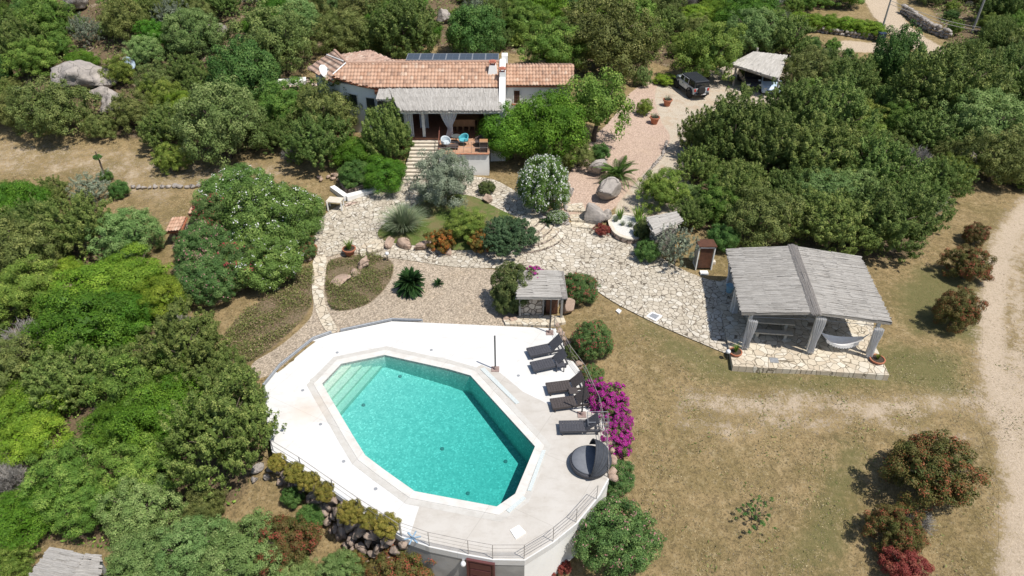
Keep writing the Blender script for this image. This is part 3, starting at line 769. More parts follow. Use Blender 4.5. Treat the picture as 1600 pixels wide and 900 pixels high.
for x in np.linspace(-5.5, -1.8, 7): mb.tube([(x, 48.98, tz), (x, 48.98, tz + .9)], .012, 5)
for z in (.45, .9): mb.tube([(-5.5, 48.98, tz + z), (-1.8, 48.98, tz + z)], .009, 5)
mb.build('wire_rail', STEEL, house)
# reed veranda roof
zf, zb = 5.45, 6.02
RX0, RX1 = P(624, 175, zf).x, P(783, 178, zf).x
rr = reed_roof('reed_roof', Vector((P(608,140,zb).x, 54.1, zb)), Vector((RX1 + .1, 54.1, zb)), Vector((RX0, 51.0, zf)), Vector((RX1, 51.0, zf)), REED, house, seed=5, wid=.1, bands=5)
reed_roof('reed_roof', Vector((P(593,138,zb).x, 54.1, zb - .03)), Vector((P(610,138,zb).x, 54.1, zb - .03)), Vector((P(589,153,5.7).x, 52.7, 5.72)), Vector((P(613,153,5.7).x, 52.7, 5.72)), REED, house, seed=6, bands=2)
mb = MB(); mb.box(((RX0 + RX1) / 2, 51.2, zf - .14), (RX1 - RX0 - .1, .14, .14)); mb.build('beam', WOODW, house)
for x in (RX0 + .25, -6.9, -4.75, -1.25):
    mb = MB(); mb.box((x, 51.98, 4.2), (.22, .22, 2.36)); mb.build('pillar', WOODW, house)
curtain((-5.55, 51.86, 5.2), (-4.25, 51.86, 5.2), 3.03, house, tie=.35, pinch=.2)
curtain((-2.2, 51.86, 5.2), (-1.0, 51.86, 5.2), 3.03, house, tie=.35, pinch=.3)
curtain((-8.3, 51.95, 5.2), (-7.7, 51.95, 5.2), 3.03, house, tie=0, pinch=1, pleats=4)
curtain((-7.4, 53.6, 5.2), (-6.7, 53.6, 5.2), 3.03, house, tie=0, pinch=1, pleats=4)
for x0, x1 in ((-8.4, -6.6), (-5.9, -4.1), (-3.6, -1.6)):
    wall_panel((x0, 57.28, 0), (x1, 57.28, 0), 0, 1, 3.03, 5.1, 'glass_door', GLASS, out=.05)
# fin wall, chimneys
fx = P(785.5, 160, 5.5).x
def yz_prism(mb, x0, x1, prof, m=0):
    n = len(prof); vs = [(x0, y, z) for y, z in prof] + [(x1, y, z) for y, z in prof]
    mb.add(vs, [tuple(range(n)), tuple(range(n, 2*n))[::-1]] + [(i, (i+1) % n, n + (i+1) % n, n + i) for i in range(n)], m)
mb = MB(); yz_prism(mb, -1.0, -.52, [(51.4, 1), (51.4, 5.55), (54.0, 6.35), (57.0, 7.45), (60.5, 6.4), (60.5, 1)])
mb.build('gable_wall', WHITE, house)
mb = MB(); yz_prism(mb, -1.7, -.52, [(50.9, 1), (51.5, 4.9), (51.5, 1)]); mb.build('buttress', WHITE, house)
mb = MB(); c0 = P(772, 103, 7.3)
def chimney(c, w0, w1, h, capn=2):
    mb = MB(); a, b = w0 / 2, w1 / 2
    vs = [(c[0]+x, c[1]+y, c[2]) for x, y in ((-a,-a),(a,-a),(a,a),(-a,a))] + [(c[0]+x, c[1]+y, c[2]+h) for x, y in ((-b,-b),(b,-b),(b,b),(-b,b))]
    mb.add(vs, [(0,1,5,4),(1,2,6,5),(2,3,7,6),(3,0,4,7),(4,5,6,7)]); o = mb.build('chimney', WHITE, house)
    k = MB()
    for s in (-1, 1): k.box((c[0] + s * b * .7, c[1], c[2] + h + .1), (b * .35, b * 1.7, .2))
    k.box((c[0], c[1], c[2] + h + .24), (b * 2.3, b * 2.3, .07)); k.box((c[0], c[1], c[2] + h + .31), (b * 1.3, b * 1.3, .08)); k.build('chimney_cap', CAPR, o)
chimney((-1.55, 56.1, 6.6), .8, .5, .75); chimney((-.76, 55.2, 6.7), .46, .46, .4)
# right wing
RE0, RE1 = P(787,134.5,5.4), P(896,134.5,5.4); RT0, RT1 = P(787,102.5,6.35), P(897,102.5,6.35)
RE0.x = -.5; RT0.x = -.5
tile_roof('roof', [RE0, RE1, RT1, RT0], (0, -1, -.35), TILE, house, seed=9)
tile_roof('roof', [RT0, RT1, RT1 + Vector((0, 2.6, -.8)), RT0 + Vector((0, 2.6, -.8))], (0, 1, -.35), TILE, house, seed=10)
mb = MB(); mb.prism([(-.5, RE0.y + .3), (RE1.x - .2, RE0.y + .3), (RE1.x - .2, RT0.y + 2.3), (-.5, RT0.y + 2.3)], .6, 5.28); mb.build('wall', WHITE, house)
mb = MB(); yz_prism(mb, RE1.x - .25, RE1.x - .21, [(RE0.y + .3, 5.2), (RT0.y, 6.2), (RT0.y + 2.3, 5.4)]); mb.build('gable_wall', WHITE, house)
wy = RE0.y + .3
a = PY(803, 150, wy); b_ = PY(812, 150, wy); zt, zbm = PY(807, 141, wy).z, PY(807, 161, wy).z
o = wall_panel((a.x, wy, 0), (b_.x, wy, 0), 0, 1, zbm, zt, 'window', GLASS, out=.02)
mb = MB()
for s in (0, 1):
    for k in range(9): mb.box((a.x + (s + .5) * (b_.x - a.x) / 2, wy - .05, zbm + .06 + k * (zt - zbm - .1) / 8.5), ((b_.x - a.x) / 2 - .03, .03, .1), 0, 0, R(30))
mb.build('shutter', WOODB, o)
mb = MB(); mb.box(((a.x + b_.x) / 2, wy - .07, zbm - .07), (b_.x - a.x + .35, .18, .07)); mb.build('sill', TERRA, o)
wall_panel((3.6, wy, 0), (4.6, wy, 0), 0, 1, 2.0, 4.1, 'door', WOODB, out=.04)
# solar panels
SP0, SP1 = P(633, 95.5, 7.25), P(782, 95.5, 7.25)
t = NT('solar_glass'); u = t.obj()
bk = t.n('TexBrick', {'offset': 0.0}, Scale=1.0, Vector=u); bk.inputs['Mortar Size'].default_value = .012; bk.inputs['Brick Width'].default_value = .5; bk.inputs['Row Height'].default_value = .5
t.set(bk.inputs['Color1'], (.045, .052, .062)); t.set(bk.inputs['Color2'], (.05, .058, .068)); t.set(bk.inputs['Mortar'], (.10, .11, .13))
t.bsdf(bk.outputs[0], .15, spec=.6); SOLAR = t.m
yb, zb0 = 57.55, 7.12
xa, xb = P(634, 95, zb0).x, P(779, 95, zb0).x
mb = MB(); mb.box(((xa + xb) / 2 - .9, yb - .02, zb0 - .02), (xb - xa + 1.9, .28, .06)); mb.box(((xa + xb) / 2, yb + .95, zb0 - .03), (xb - xa, 1.6, .05)); mb.build('panel_rack', GREYM, house)
wn = (xb - xa) / 7
for i in range(7):
    mb = MB(); mb.box((0, 0, 0), (wn - .05, 1.62, .04)); sp = mb.build('solar_panel', SOLAR, None); sp.parent = house
    sp.location = Vector((xa + wn * (i + .5), yb + .98, zb0 + .06)) - house.location
    mb = MB()
    for s in (-1, 1): mb.box((s * (wn/2 - .025), 0, .005), (.03, 1.64, .06)); mb.box((0, s * .82, .005), (wn - .09, .03, .06))
    fr_ = mb.build('frame', GREYM, None); fr_.parent = sp
mb = MB(); mb.box((xb + .5, yb + 1.2, zb0 - .1), (.5, .8, .6)); mb.build('roof_box', WHITE, house)

# satellite dishes
def dish(loc, rz, label, r=.55, h=.9, m=None):
    th = thing('satellite_dish', label, 'satellite dish', loc)
    M_ = Matrix.Translation(Vector(loc) + Vector((0, 0, h))) @ Matrix.Rotation(rz, 4, 'Z') @ Matrix.Rotation(R(62), 4, 'X')
    mb = MB(); vs = []; fs = []; nr, na = 5, 20
    for i in range(nr + 1):
        for k in range(na):
            rr_ = r * i / nr; a = 2 * math.pi * k / na; vs.append(M_ @ Vector((rr_ * math.cos(a), rr_ * math.sin(a), .35 * rr_ * rr_ / r)))
    for i in range(nr):
        for k in range(na): fs.append((i*na+k, i*na+(k+1) % na, (i+1)*na+(k+1) % na, (i+1)*na+k))
    mb.add(vs, fs); mb.build('reflector', m or WHITE, th, True, thick=.02)
    mb = MB(); mb.tube([M_ @ Vector((0, -r, .1)), M_ @ Vector((0, 0, r * 1.05))], .02, 5); mb.box(M_ @ Vector((0, 0, r * 1.05)), (.1, .1, .16)); mb.build('receiver_arm', GREYM, th)
    mb = MB(); mb.tube([loc, Vector(loc) + Vector((0, 0, h))], .035, 6); mb.build('mast', GREYM, th)
    return th
dish(tuple(P(506, 122, 6.0)), R(70), 'round white satellite dish at the left end of the villa roof', .55, .5)
g = G(206, 120); dish(tuple(g), R(60), 'grey blue satellite dish on a mast among the scrub left of the villa', .6, 1.2, mat('blue_grey_paint', (.30, .38, .46), (.25, .33, .40), 4, .5))

# terrace furniture
def chair_dining(loc, rz):
    th = thing('dining_chair', 'light wooden chair at the dining table under the veranda', 'chair', loc, 'dining chairs under the veranda')
    for x in (-.2, .2):
        for y in (-.2, .2):
            mb = MB(); mb.box((x, y, .22), (.045, .045, .44)); l = mb.build('leg', TEAK, None); l.parent = th
    mb = MB(); mb.box((0, 0, .46), (.48, .48, .05)); o = mb.build('seat', TEAK, None); o.parent = th
    mb = MB(); mb.box((0, -.22, .72), (.48, .05, .46)); mb.box((0, -.22, .98), (.5, .06, .06)); o = mb.build('backrest', TEAK, None); o.parent = th
    th.rotation_euler.z = rz; return th
c1 = chair_dining((0, 0, 0), 0); cz = HZ
cpos = [PY(710 + i * 9.3, 200, 53.2).x for i in range(4)]
c1.location = (cpos[0], 53.2, cz)
names = ['leftmost', 'second from the left', 'third from the left', 'rightmost']
c1['label'] = 'wooden dining chair under the veranda, leftmost of the near row'
for i in range(1, 4):
    c = copy_tree(c1); c.location = (cpos[i], 53.2, cz); c['label'] = f'wooden dining chair under the veranda, {names[i]} of the near row'
for i in range(4):
    c = copy_tree(c1); c.location = (cpos[i], 54.9, cz); c.rotation_euler.z = math.pi; c['label'] = f'wooden dining chair in shade beyond the table, {names[i]} of far row'
tb = thing('dining_table', 'long wooden dining table in the shade of the veranda', 'table', ((cpos[0] + cpos[3]) / 2, 54.05, cz))
mb = MB(); mb.box((tb.location.x, 54.05, cz + .74), (2.5, .95, .05)); mb.build('tabletop', TEAK, tb)
for x in (-1.1, 1.1):
    for y in (-.38, .38): mb = MB(); mb.box((tb.location.x + x, 54.05 + y, cz + .36), (.07, .07, .72)); mb.build('leg', TEAK, tb)
def armchair(px, py, rz, label, cov=None, seatm=DARK):
    g = P(px, py, HZ + .02); th = thing('lounge_chair', label, 'armchair', tuple(g))
    M_ = Matrix.Translation(g) @ Matrix.Rotation(rz, 4, 'Z')
    def shell(u, v):
        a = math.pi * (u * 1.5 - .25); r = .36; return M_ @ Vector((r * math.cos(a), -.02 + r * math.sin(a) * .95, .40 + .42 * v * (.55 + .45 * max(0, math.sin(a)))))
    mb = MB(); mb.grid(shell, 18, 4); mb.build('backrest', cov or seatm, th, True, thick=.05)
    mb = MB(); mb.lathe((0, 0, 0), [(.05, .34), (.36, .36), (.36, .44), (.02, .46)], 18); mb.v = [tuple(M_ @ Vector(v)) for v in mb.v]; mb.build('seat', cov or seatm, th)
    for x, y in ((-.24, -.24), (.24, -.24), (-.24, .24), (.24, .24)):
        mb = MB(); mb.tube([M_ @ Vector((x, y, 0)), M_ @ Vector((x * .9, y * .9, .36))], .02, 5); mb.build('leg', DARK, th)
    return th
AQUA = fabric('aqua_towel', (.10, .48, .55), (.16, .58, .64))
WICK = mat('dark_wicker', (.10, .07, .06), (.06, .045, .04), 18, .8, .5)
armchair(725, 226, R(-35), 'tub chair draped with a turquoise towel on the terrace', AQUA)
armchair(697, 230, R(30), 'dark wicker lounge chair with pale cushion near the stairs on the terrace', mat('pale_cushion', (.55, .6, .62), (.45, .5, .52), 9, .9))
armchair(750, 228, R(-60), 'dark tub chair at the right end of the terrace', WICK)
g = P(713, 222, HZ + .02); th = thing('side_table', 'round dark side table beside the turquoise towel chair', 'table', tuple(g))
mb = MB(); mb.lathe(g, [(.38, .48), (.38, .52)], 20); mb.build('tabletop', mat('tinted_glass', (.12, .13, .13), (.09, .1, .1), 4, .2), th)
mb = MB(); mb.lathe(g, [(.24, 0), (.2, .03), (.04, .06), (.04, .48)], 12); mb.build('pedestal', DARK, th)
g = P(707, 233, HZ + .02); th = thing('footstool', 'low dark footstool on the terrace in front of the side table', 'stool', tuple(g))
mb = MB(); mb.box(g + Vector((0, 0, .28)), (.9, .45, .1), R(10)); mb.build('seat', WICK, th)
for x in (-.38, .38):
    for y in (-.15, .15): mb = MB(); mb.box(g + Vector((x, y, .12)), (.05, .05, .24), R(10)); mb.build('leg', DARK, th)
g = P(756, 236, HZ + .02); th = thing('wicker_basket', 'square wicker cabinet in the front right corner of the terrace', 'cabinet', tuple(g))
mb = MB(); mb.box(g + Vector((0, 0, .4)), (.55, .5, .8)); mb.build('body', WICK, th); mb = MB(); mb.box(g + Vector((0, 0, .83)), (.62, .57, .06)); mb.build('lid', TEAK, th)

# white table left of the villa
g = G(462, 122); g = P(458, 126, 3.0); th = thing('garden_wall', 'low white garden wall at the left end of the villa', 'wall', (g.x, g.y, 2))
mb = MB(); mb.prism([P(430,128,2.9), P(430,124,2.9), P(478,120,2.9), P(478,126,2.9)], 1.5, 2.9); mb.build('wall', WHITE, th)
mb = MB(); mb.prism([P(428,136,2.5), P(426,128,2.5), P(480,122,2.5), P(500,134,2.5)], 1.2, 2.5); mb.build('paving', PINKST, th)

# patio left of the veranda (small sandy landing)
mb = MB(); mb.prism([P(560,178,2.6), P(566,160,2.6), P(592,158,2.6), P(606,172,2.6), P(600,196,2.6), P(570,196,2.6)], .8, 2.6)
lp = thing('side_landing', 'sandy landing with low wall left of the veranda', 'terrace', tuple(P(580, 180, 2.6))); mb.build('slab', mat('sand_floor', (.52, .40, .28), (.42, .31, .21), 3, .9), lp)

# ------------------------------------------------------------------ big pavilion
fl_ = P(1159, 491, 2.4); fr2 = P(1392, 506, 2.4); bl = P(1135, 391, 2.4); br = P(1343, 403, 2.4); rf_ = P(1275, 490, 3.0); rb = P(1238, 386, 3.0)
pv = thing('pavilion', 'large open pavilion with two grey reed roof slopes, white curtained posts and paved floor', 'pavilion', tuple(P(1260, 510, 0)))
reed_roof('reed_roof', rf_, rb, fl_, bl, REED, pv, seed=11, wid=.05, bands=5)
reed_roof('reed_roof', rf_, rb, fr2, br, REED, pv, seed=12, wid=.05, bands=5)
dr = (rb - rf_).normalized()
rg = MB(); rs = dr.cross(Vector((0, 0, 1))).normalized()
rv = random.Random(4)
for k in range(60):
    s = (k % 12 - 5.5) * .045; u0 = (k // 12) / 5 - .02; u1 = u0 + .24
    z = .10 - abs(s) * .2 + rv.uniform(0, .03)
    p0 = rf_.lerp(rb, u0) + rs * s + Vector((0, 0, z)); p1 = rf_.lerp(rb, u1) + rs * (s + rv.uniform(-.02, .02)) + Vector((0, 0, z + rv.uniform(-.02, .02)))
    rg.tube([p0 - dr * rv.uniform(0, .15), p1], .034, 4)
rg.build('ridge_reeds', mat('dark_reed', (.33, .305, .28), (.22, .20, .18), 14, .95, .6), pv)
eb = MB()
for a, b in ((fl_, bl), (fr2, br)):
    for k in range(5): eb.tube([a + Vector((0, 0, .1 - k * .03)) + rs * (.03 * (k % 2)), b + Vector((0, 0, .1 - k * .03))], .03, 4)
eb.build('edge_reeds', mat('dark_reed', (.2, .2, .2)), pv)
ex = (fr2 - fl_); ex.z = 0; exn = ex.normalized(); eyn = Vector((-exn.y, exn.x, 0)); L = ex.length
O = Vector((fl_.x, fl_.y, 0)); D = (bl - fl_).length
ppos = [(.55, .15), (4.05, .15), (7.25, .15), (.45, D - .4), (4.1, D - .4), (7.4, D - .4), (.3, D * .5), (7.5, D * .5)]
def LP(u, v, z=0): return O + exn * u + eyn * v + Vector((0, 0, z))
fz = .14
flr = MB(); FP = [LP(-.3, -1.7), LP(7.9, -1.55), LP(7.9, D - .2), LP(-.3, D - .2)]
flr.prism(FP, -.4, fz); flr.build('floor', PAVE2, pv)
for i, (u, v) in enumerate(ppos):
    zt = 2.35 + .6 * (1 - abs(u - 4.05) / 4)
    mb = MB(); mb.box(LP(u, v, fz + zt / 2 - .1), (.17, .17, zt - .1), math.atan2(exn.y, exn.x)); mb.build('post', WOODW, pv)
mb = MB()
for v in (.15, D * .5, D - .4):
    mb.tube([LP(.1, v, 2.38), LP(4.05, v, 2.93), LP(7.75, v, 2.4)], .06, 6)
for u, z in ((.5, 2.35), (4.05, 2.88), (7.4, 2.35)): mb.tube([LP(u, 0, z), LP(u, D - .1, z)], .06, 6)
for k in range(12):
    v = .3 + k * (D - .6) / 11
    mb.tube([LP(.0, v, 2.3 + .02), LP(4.05, v, 2.86), LP(7.8, v, 2.3)], .03, 5)
mb.build('rafters', WOODG, pv)
for (u0, u1, v, z) in ((.36, .86, -.26, 2.22), (3.78, 4.34, -.28, 2.70), (6.92, 7.42, -.26, 2.22), (.2, .75, D - .5, 2.2), (.15, .2 + .5, 2.9, 2.2)):
    curtain(LP(u0, v, z), LP(u1, v, z), fz + .12, pv, tie=.30, pinch=.38, pleats=5, amp=.09)
for (u0, u1, v, z) in ((.36, .66, -.22, 2.22), (3.9, 4.25, -.2, 2.70), (7.05, 7.4, -.2, 2.22)):
    curtain(LP(u0, v, z), LP(u1, v, z), fz + .05, pv, tie=0, pinch=1, pleats=3, amp=.07)
mb = MB(); mb.tube([LP(.5, .15, 2.15), LP(4.05, .15, 2.25)], .015, 5); mb.tube([LP(4.05, .15, 2.25), LP(7.3, .15, 2.1)], .015, 5); mb.build('curtain_wire', GREYM, pv)
# floor details
mb = MB(); mb.box(LP(2.0, -1.0, fz + .012), (.45, .4, .02), math.atan2(exn.y, exn.x))
mh = thing('drain_cover', 'square grey cover set into the pavilion floor front strip', 'cover', tuple(LP(2.0, -1.0, fz))); mb.build('lid', GREYM, mh)
# picnic table and benches
TBW = mat('pale_stone_wood', (.52, .48, .40), (.42, .38, .31), 5, .8, .3)
rzp = math.atan2(exn.y, exn.x)
def bench(u, v, L_, w_, h_, label, nm, cat):
    b = LP(u, v, fz); th = thing(nm, label, cat, tuple(b))
    mb = MB(); mb.box(b + Vector((0, 0, h_ - .04)), (L_, w_, .08), rzp); mb.build('seat' if nm == 'bench' else 'tabletop', TBW, th, bevel=.01)
    for s in (-1, 1): mb = MB(); mb.box(b + exn * s * L_ * .34 + Vector((0, 0, (h_ - .08) / 2)), (.16, w_ * .7, h_ - .08), rzp); mb.build('leg', TBW, th)
bench(2.15, 1.75, 2.6, .85, .76, 'long pale picnic table in the shade of the large pavilion', 'picnic_table', 'table')
bench(2.15, .95, 2.3, .36, .45, 'pale bench on the near side of the picnic table under the large pavilion', 'bench', 'bench')
bench(2.15, 2.6, 2.3, .36, .45, 'pale bench on the far side of the picnic table under the large pavilion', 'bench', 'bench')
# hammock
ha, hb_ = LP(4.3, .35, 1.55), LP(7.15, .35, 1.45)
th = thing('hammock', 'white fringed hammock slung between two pavilion posts', 'hammock', tuple(LP(5.7, .35, fz)))
def ham(u, v):
    k = .10 + .8 * u; c = ha.lerp(hb_, k); wd = .36 * math.sin(math.pi * u) ** .6 + .04
    z = -1.0 * (1 - (2 * k - 1) ** 2) + .22 * (2 * v - 1) ** 2 * math.sin(math.pi * u)
    return c + eyn * (v - .5) * 2 * wd + Vector((0, 0, z + .01 * math.sin(v * 40)))
mb = MB(); mb.grid(ham, 24, 14); mb.build('cloth', CLOTH, th, True)
mb = MB()
for s in (0, 1):
    for k in range(36):
        u = .12 + .76 * k / 36; p = ham(u, s); q = ham(u + .76/36, s); d = Vector((0, 0, -.16 - .08 * math.sin(k * 1.05) ** 2)); mb.add([p, q, q + d * .9, p + d], [(0, 1, 2, 3)])
mb.build('fringe', CLOTH, th)
mb = MB()
for k in range(7):
    v = k / 6; mb.tube([ha, ham(0, v)], .008, 4); mb.tube([hb_, ham(1, v)], .008, 4)
mb.tube([ha, LP(4.05, .2, 1.8)], .012, 4); mb.tube([hb_, LP(7.25, .2, 1.8)], .012, 4); mb.build('ropes', CLOTH, th)
g = LP(.45, D - 1.2, fz); th = thing('blue_bin', 'pale blue plastic bin at the back left corner of the pavilion', 'bin', tuple(g))
mb = MB(); mb.lathe(g, [(.18, 0), (.24, .45), (.26, .45), (.26, .5)], 14); mb.build('body', mat('blue_plastic', (.25, .42, .52), (.2, .36, .46), 3, .4), th)
g = LP(7.65, D - .9, fz); th = thing('blue_bin', 'blue container by the rear right post of the pavilion', 'bin', tuple(g))
mb = MB(); mb.lathe(g, [(.18, 0), (.22, .4), (.24, .4), (.24, .45)], 14); mb.build('body', mat('blue_plastic', (.25, .42, .52)), th)

# ------------------------------------------------------------------ stone hut by the pool
hp = thing('pool_hut', 'small stone bar hut with grey reed roof between the pool deck and the paving', 'hut', tuple(P(846, 490, 0)))
zr = 2.0
A0, A1, B0, B1_ = P(812, 424, 2.15), P(874, 424, 2.15), P(808, 466, 1.9), P(885, 467, 1.9)
reed_roof('reed_roof', A0, B0, A1, B1_, REED, hp, seed=21, wid=.08, bands=3)
mb = MB()
for k in range(7): mb.tube([P(873 + k * 1.2, 424, 2.22 - .01 * k), P(884 - 5 + k * 1.2, 467, 2.0)], .035, 4)
mb.build('edge_reeds', mat('dark_reed', (.2, .2, .2)), hp)
q0, q1 = P(811, 494, 0), P(847, 494, 0)
yb_ = P(811, 494, 0).y; x0, x1 = q0.x, P(874, 494, 0).x; yk = P(811, 424, 2.15).y - .3
mb = MB(); mb.prism([(x0, yb_), (q1.x, yb_), (q1.x, yb_ + .3), (x0 + .3, yb_ + .3), (x0 + .3, yk), (x0, yk)], -.3, 1.55); mb.build('wall', STONEW, hp)
mb = MB(); mb.prism([(x0 + .31, yk - .3), (x1, yk - .3), (x1, yk), (x0 + .31, yk)], -.3, 1.75); mb.build('back_wall', WHITE, hp)
for (x, y) in ((x0 + .05, yb_ - .12), (x1 + .1, yb_ - .2), (x1 + .1, yk + .1)):
    mb = MB(); mb.box((x, y, .9), (.13, .13, 2.0)); mb.build('post', WOODG, hp)
mb = MB(); mb.box(((x0 + x1) / 2, yb_ - .12, 1.82), (x1 - x0 + .5, .1, .12)); mb.box((q1.x + .05, yb_ + .1, .85), (.1, .1, 1.8)); mb.build('beam', WOODG, hp)
mb = MB(); mb.box(((x0 + q1.x) / 2, yb_ + .1, 1.6), (q1.x - x0 + .1, .5, .07)); mb.build('counter', STEPT, hp)
mb = MB(); mb.box((x1 - .45, yb_ + .5, .5), (.7, .5, 1.0)); mb.build('cupboard', WOODB, hp)
mb = MB(); mb.prism([P(790,508,0), P(786,500,0), P(815,494,0), P(880,495,0), P(884,505,0), P(860,510,0)], -.3, .09); mb.build('doorstep', PAVE2, hp)

# small reed canopy hut behind the cactus planter
g = G(1040, 375); sh = thing('shed', 'small shed with a tilted grey reed roof beside the silver shrub', 'shed', tuple(g))
z = g.z + 1.9
reed_roof('reed_roof', P(1055, 332, z + .15), P(1066, 347, z - .1), P(1010, 341, z + .1), P(1023, 367, z - .2), REED, sh, seed=25, bands=3)
mb = MB(); cc = (P(1018, 352, z) + P(1058, 340, z)) / 2
mb.box((cc.x, cc.y - .1, g.z + .85), (1.7, 1.3, 2.0), R(-12)); mb.build('wall', STONEW, sh)
# outdoor shower cabinet
g = G(1097, 417); th = thing('outdoor_cabin', 'narrow white framed cabin with dark red brown door beside the reed pavilion', 'cabin', tuple(g))
mb = MB(); w_, d_, h_ = 1.0, .8, 1.75
for s in (-1, 1):
    mb.box(g + Vector((s * w_ / 2, -.35, h_/2)), (.07, .07, h_)); mb.box(g + Vector((s * w_ / 2, .4, h_/2)), (.07, .07, h_)); mb.box(g + Vector((s * w_ / 2, .02, h_ - .05)), (.065, .8, .08)); mb.box(g + Vector((s * w_ / 2, .02, .1)), (.065, .8, .08))
mb.box(g + Vector((0, -.35, h_ - .04)), (w_, .07, .08)); mb.build('frame', WHITE, th)
for s in (-1, 1): mb = MB(); mb.box(g + Vector((s * (w_/2 - .01), .02, h_/2)), (.03, .7, h_ - .3)); mb.build('side_panel', mat('grey_panel', (.42, .44, .45), (.35, .37, .38), 5, .4), th)
mb = MB(); mb.box(g + Vector((0, -.33, h_/2 + .02)), (w_ - .2, .03, h_ - .25)); mb.build('door', WOODB, th)
mb = MB(); mb.box(g + Vector((0, .05, h_ + .04)), (w_ + .15, d_ + .25, .06), 0, 0, R(-6)); mb.build('roof', WOODB, th)
mb = MB(); mb.box(g + Vector((-.05, -.75, .06)), (.5, .35, .12)); mb.build('step', WHITE, th)
g = G(1113, 412); th = thing('marker_stone', 'small pale square block on the soil right of the cabin', 'stone', tuple(g))
mb = MB(); mb.box(g + Vector((0, 0, .12)), (.35, .3, .24)); mb.build('block', STEPT, th, bevel=.03)

# lower-left reed shelter
z = -2.6 + 2.1
th = thing('reed_shelter', 'grey reed roof shelter half hidden among trees in the bottom left corner', 'shelter', tuple(P(100, 890, -2.6)))
reed_roof('reed_roof', P(80, 857, z + .1), P(40, 915, z + .1), P(134, 868, z + .12), P(106, 930, z + .12), REED, th, seed=31, wid=.06, bands=3)
reed_roof('reed_roof', P(135, 867, z + .16), P(107, 930, z + .16), P(158, 870, z), P(150, 930, z), REED, th, seed=32, wid=.06, bands=2)
for p_ in (P(84, 862, z), P(152, 874, z), P(112, 920, z)):
    mb = MB(); mb.box((p_.x, p_.y, z - 1.2), (.14, .14, 2.2)); mb.build('post', WOODG, th)

# ------------------------------------------------------------------ carport
cz_ = 1.0
cp_ = thing('carport', 'open carport with pale reed roof on wooden posts behind the parked off-roader', 'carport', tuple(G(1180, 150)))
zt = 3.1
c0, c1_, c2_, c3_ = P(1141, 101, zt), P(1177, 82, zt + .3), P(1230, 88, zt + .3), P(1216, 124, zt)
reed_roof('reed_roof', c1_, c2_, c0, c3_, REED2, cp_, seed=41, wid=.1, bands=4)
for px, py in ((1145, 134), (1210, 158), (1178, 104), (1228, 118)):
    g = G(px, py); mb = MB(); top_ = zt - .12
    mb.tube([g, (g.x, g.y, top_ + (0.1 if py < 125 else 0))], .11, 8); mb.build('post', mat('pale_wood', (.46, .42, .38), (.36, .33, .29), 8, .85), cp_)
mb = MB(); mb.tube([c0 + Vector((.2, .3, -.15)), c3_ + Vector((-.1, .3, -.15))], .09, 6); mb.tube([c1_ + Vector((0, -.3, -.15)), c2_ + Vector((0, -.3, -.15))], .09, 6)
for k in range(8):
    f = (k + .5) / 8; mb.tube([c0.lerp(c3_, f) + Vector((0, 0, -.1)), c1_.lerp(c2_, f) + Vector((0, 0, -.1))], .05, 5)
mb.build('rafters', WOODG, cp_)

# ------------------------------------------------------------------ vehicles
BODYW = mat('silver_white_paint', (.56, .60, .62), (.53, .57, .59), 2, .3, spec=.6)
BLK = mat('black_plastic', (.025, .027, .03), (.02, .022, .024), 6, .55)
BLKT = mat('black_top', (.030, .034, .040), (.024, .027, .032), 6, .5)
RUB = mat('rubber', (.022, .022, .022), (.03, .03, .03), 9, .9)
RIM = mat('rim_alloy', (.28, .28, .29), (.2, .2, .2), 4, .35, metal=.6)
RED = mat('tail_red', (.45, .03, .02), (.4, .03, .02), 3, .3)
LAMPW = mat('lamp_glass', (.75, .77, .78), (.7, .7, .7), 3, .15)
CARG = mat('car_glass', (.015, .02, .022), (.02, .025, .028), 2, .06, spec=.8)
def wheel(par, c, r, w_, ax='y', name='wheel'):
    def lath(prof):
        mb = MB(); mb.lathe((0, 0, 0), prof, 24)
        Mx = Matrix.Translation(c) @ Matrix.Rotation(R(90), 4, 'X' if ax == 'y' else 'Y'); mb.v = [tuple(Mx @ Vector(v)) for v in mb.v]; return mb
    ty = lath([(r*.62, -w_/2), (r*.93, -w_/2), (r, -w_*.35), (r, w_*.35), (r*.93, w_/2), (r*.62, w_/2)]).build('tyre', RUB, None, True)
    wh = bpy.data.objects.new(name, None); COL.objects.link(wh); wh.parent = par; ty.parent = wh
    rm = lath([(.02, -w_*.36), (r*.2, -w_*.42), (r*.3, -w_*.3), (r*.55, -w_*.32), (r*.63, -w_*.5), (r*.63, w_*.5), (r*.55, w_*.32), (r*.3, w_*.3), (r*.2, w_*.42), (.02, w_*.36)]).build('rim', RIM, None, True); rm.parent = wh
    return wh
def part(mb, nm, m, par, bevel=0, smooth=False):
    o = mb.build(nm, m, None, smooth, bevel=bevel); o.parent = par; return o
def hexa(mb, b, t, m=0):
    mb.add(b + t, [(3,2,1,0), (4,5,6,7), (0,1,5,4), (1,2,6,5), (2,3,7,6), (3,0,4,7)], m)
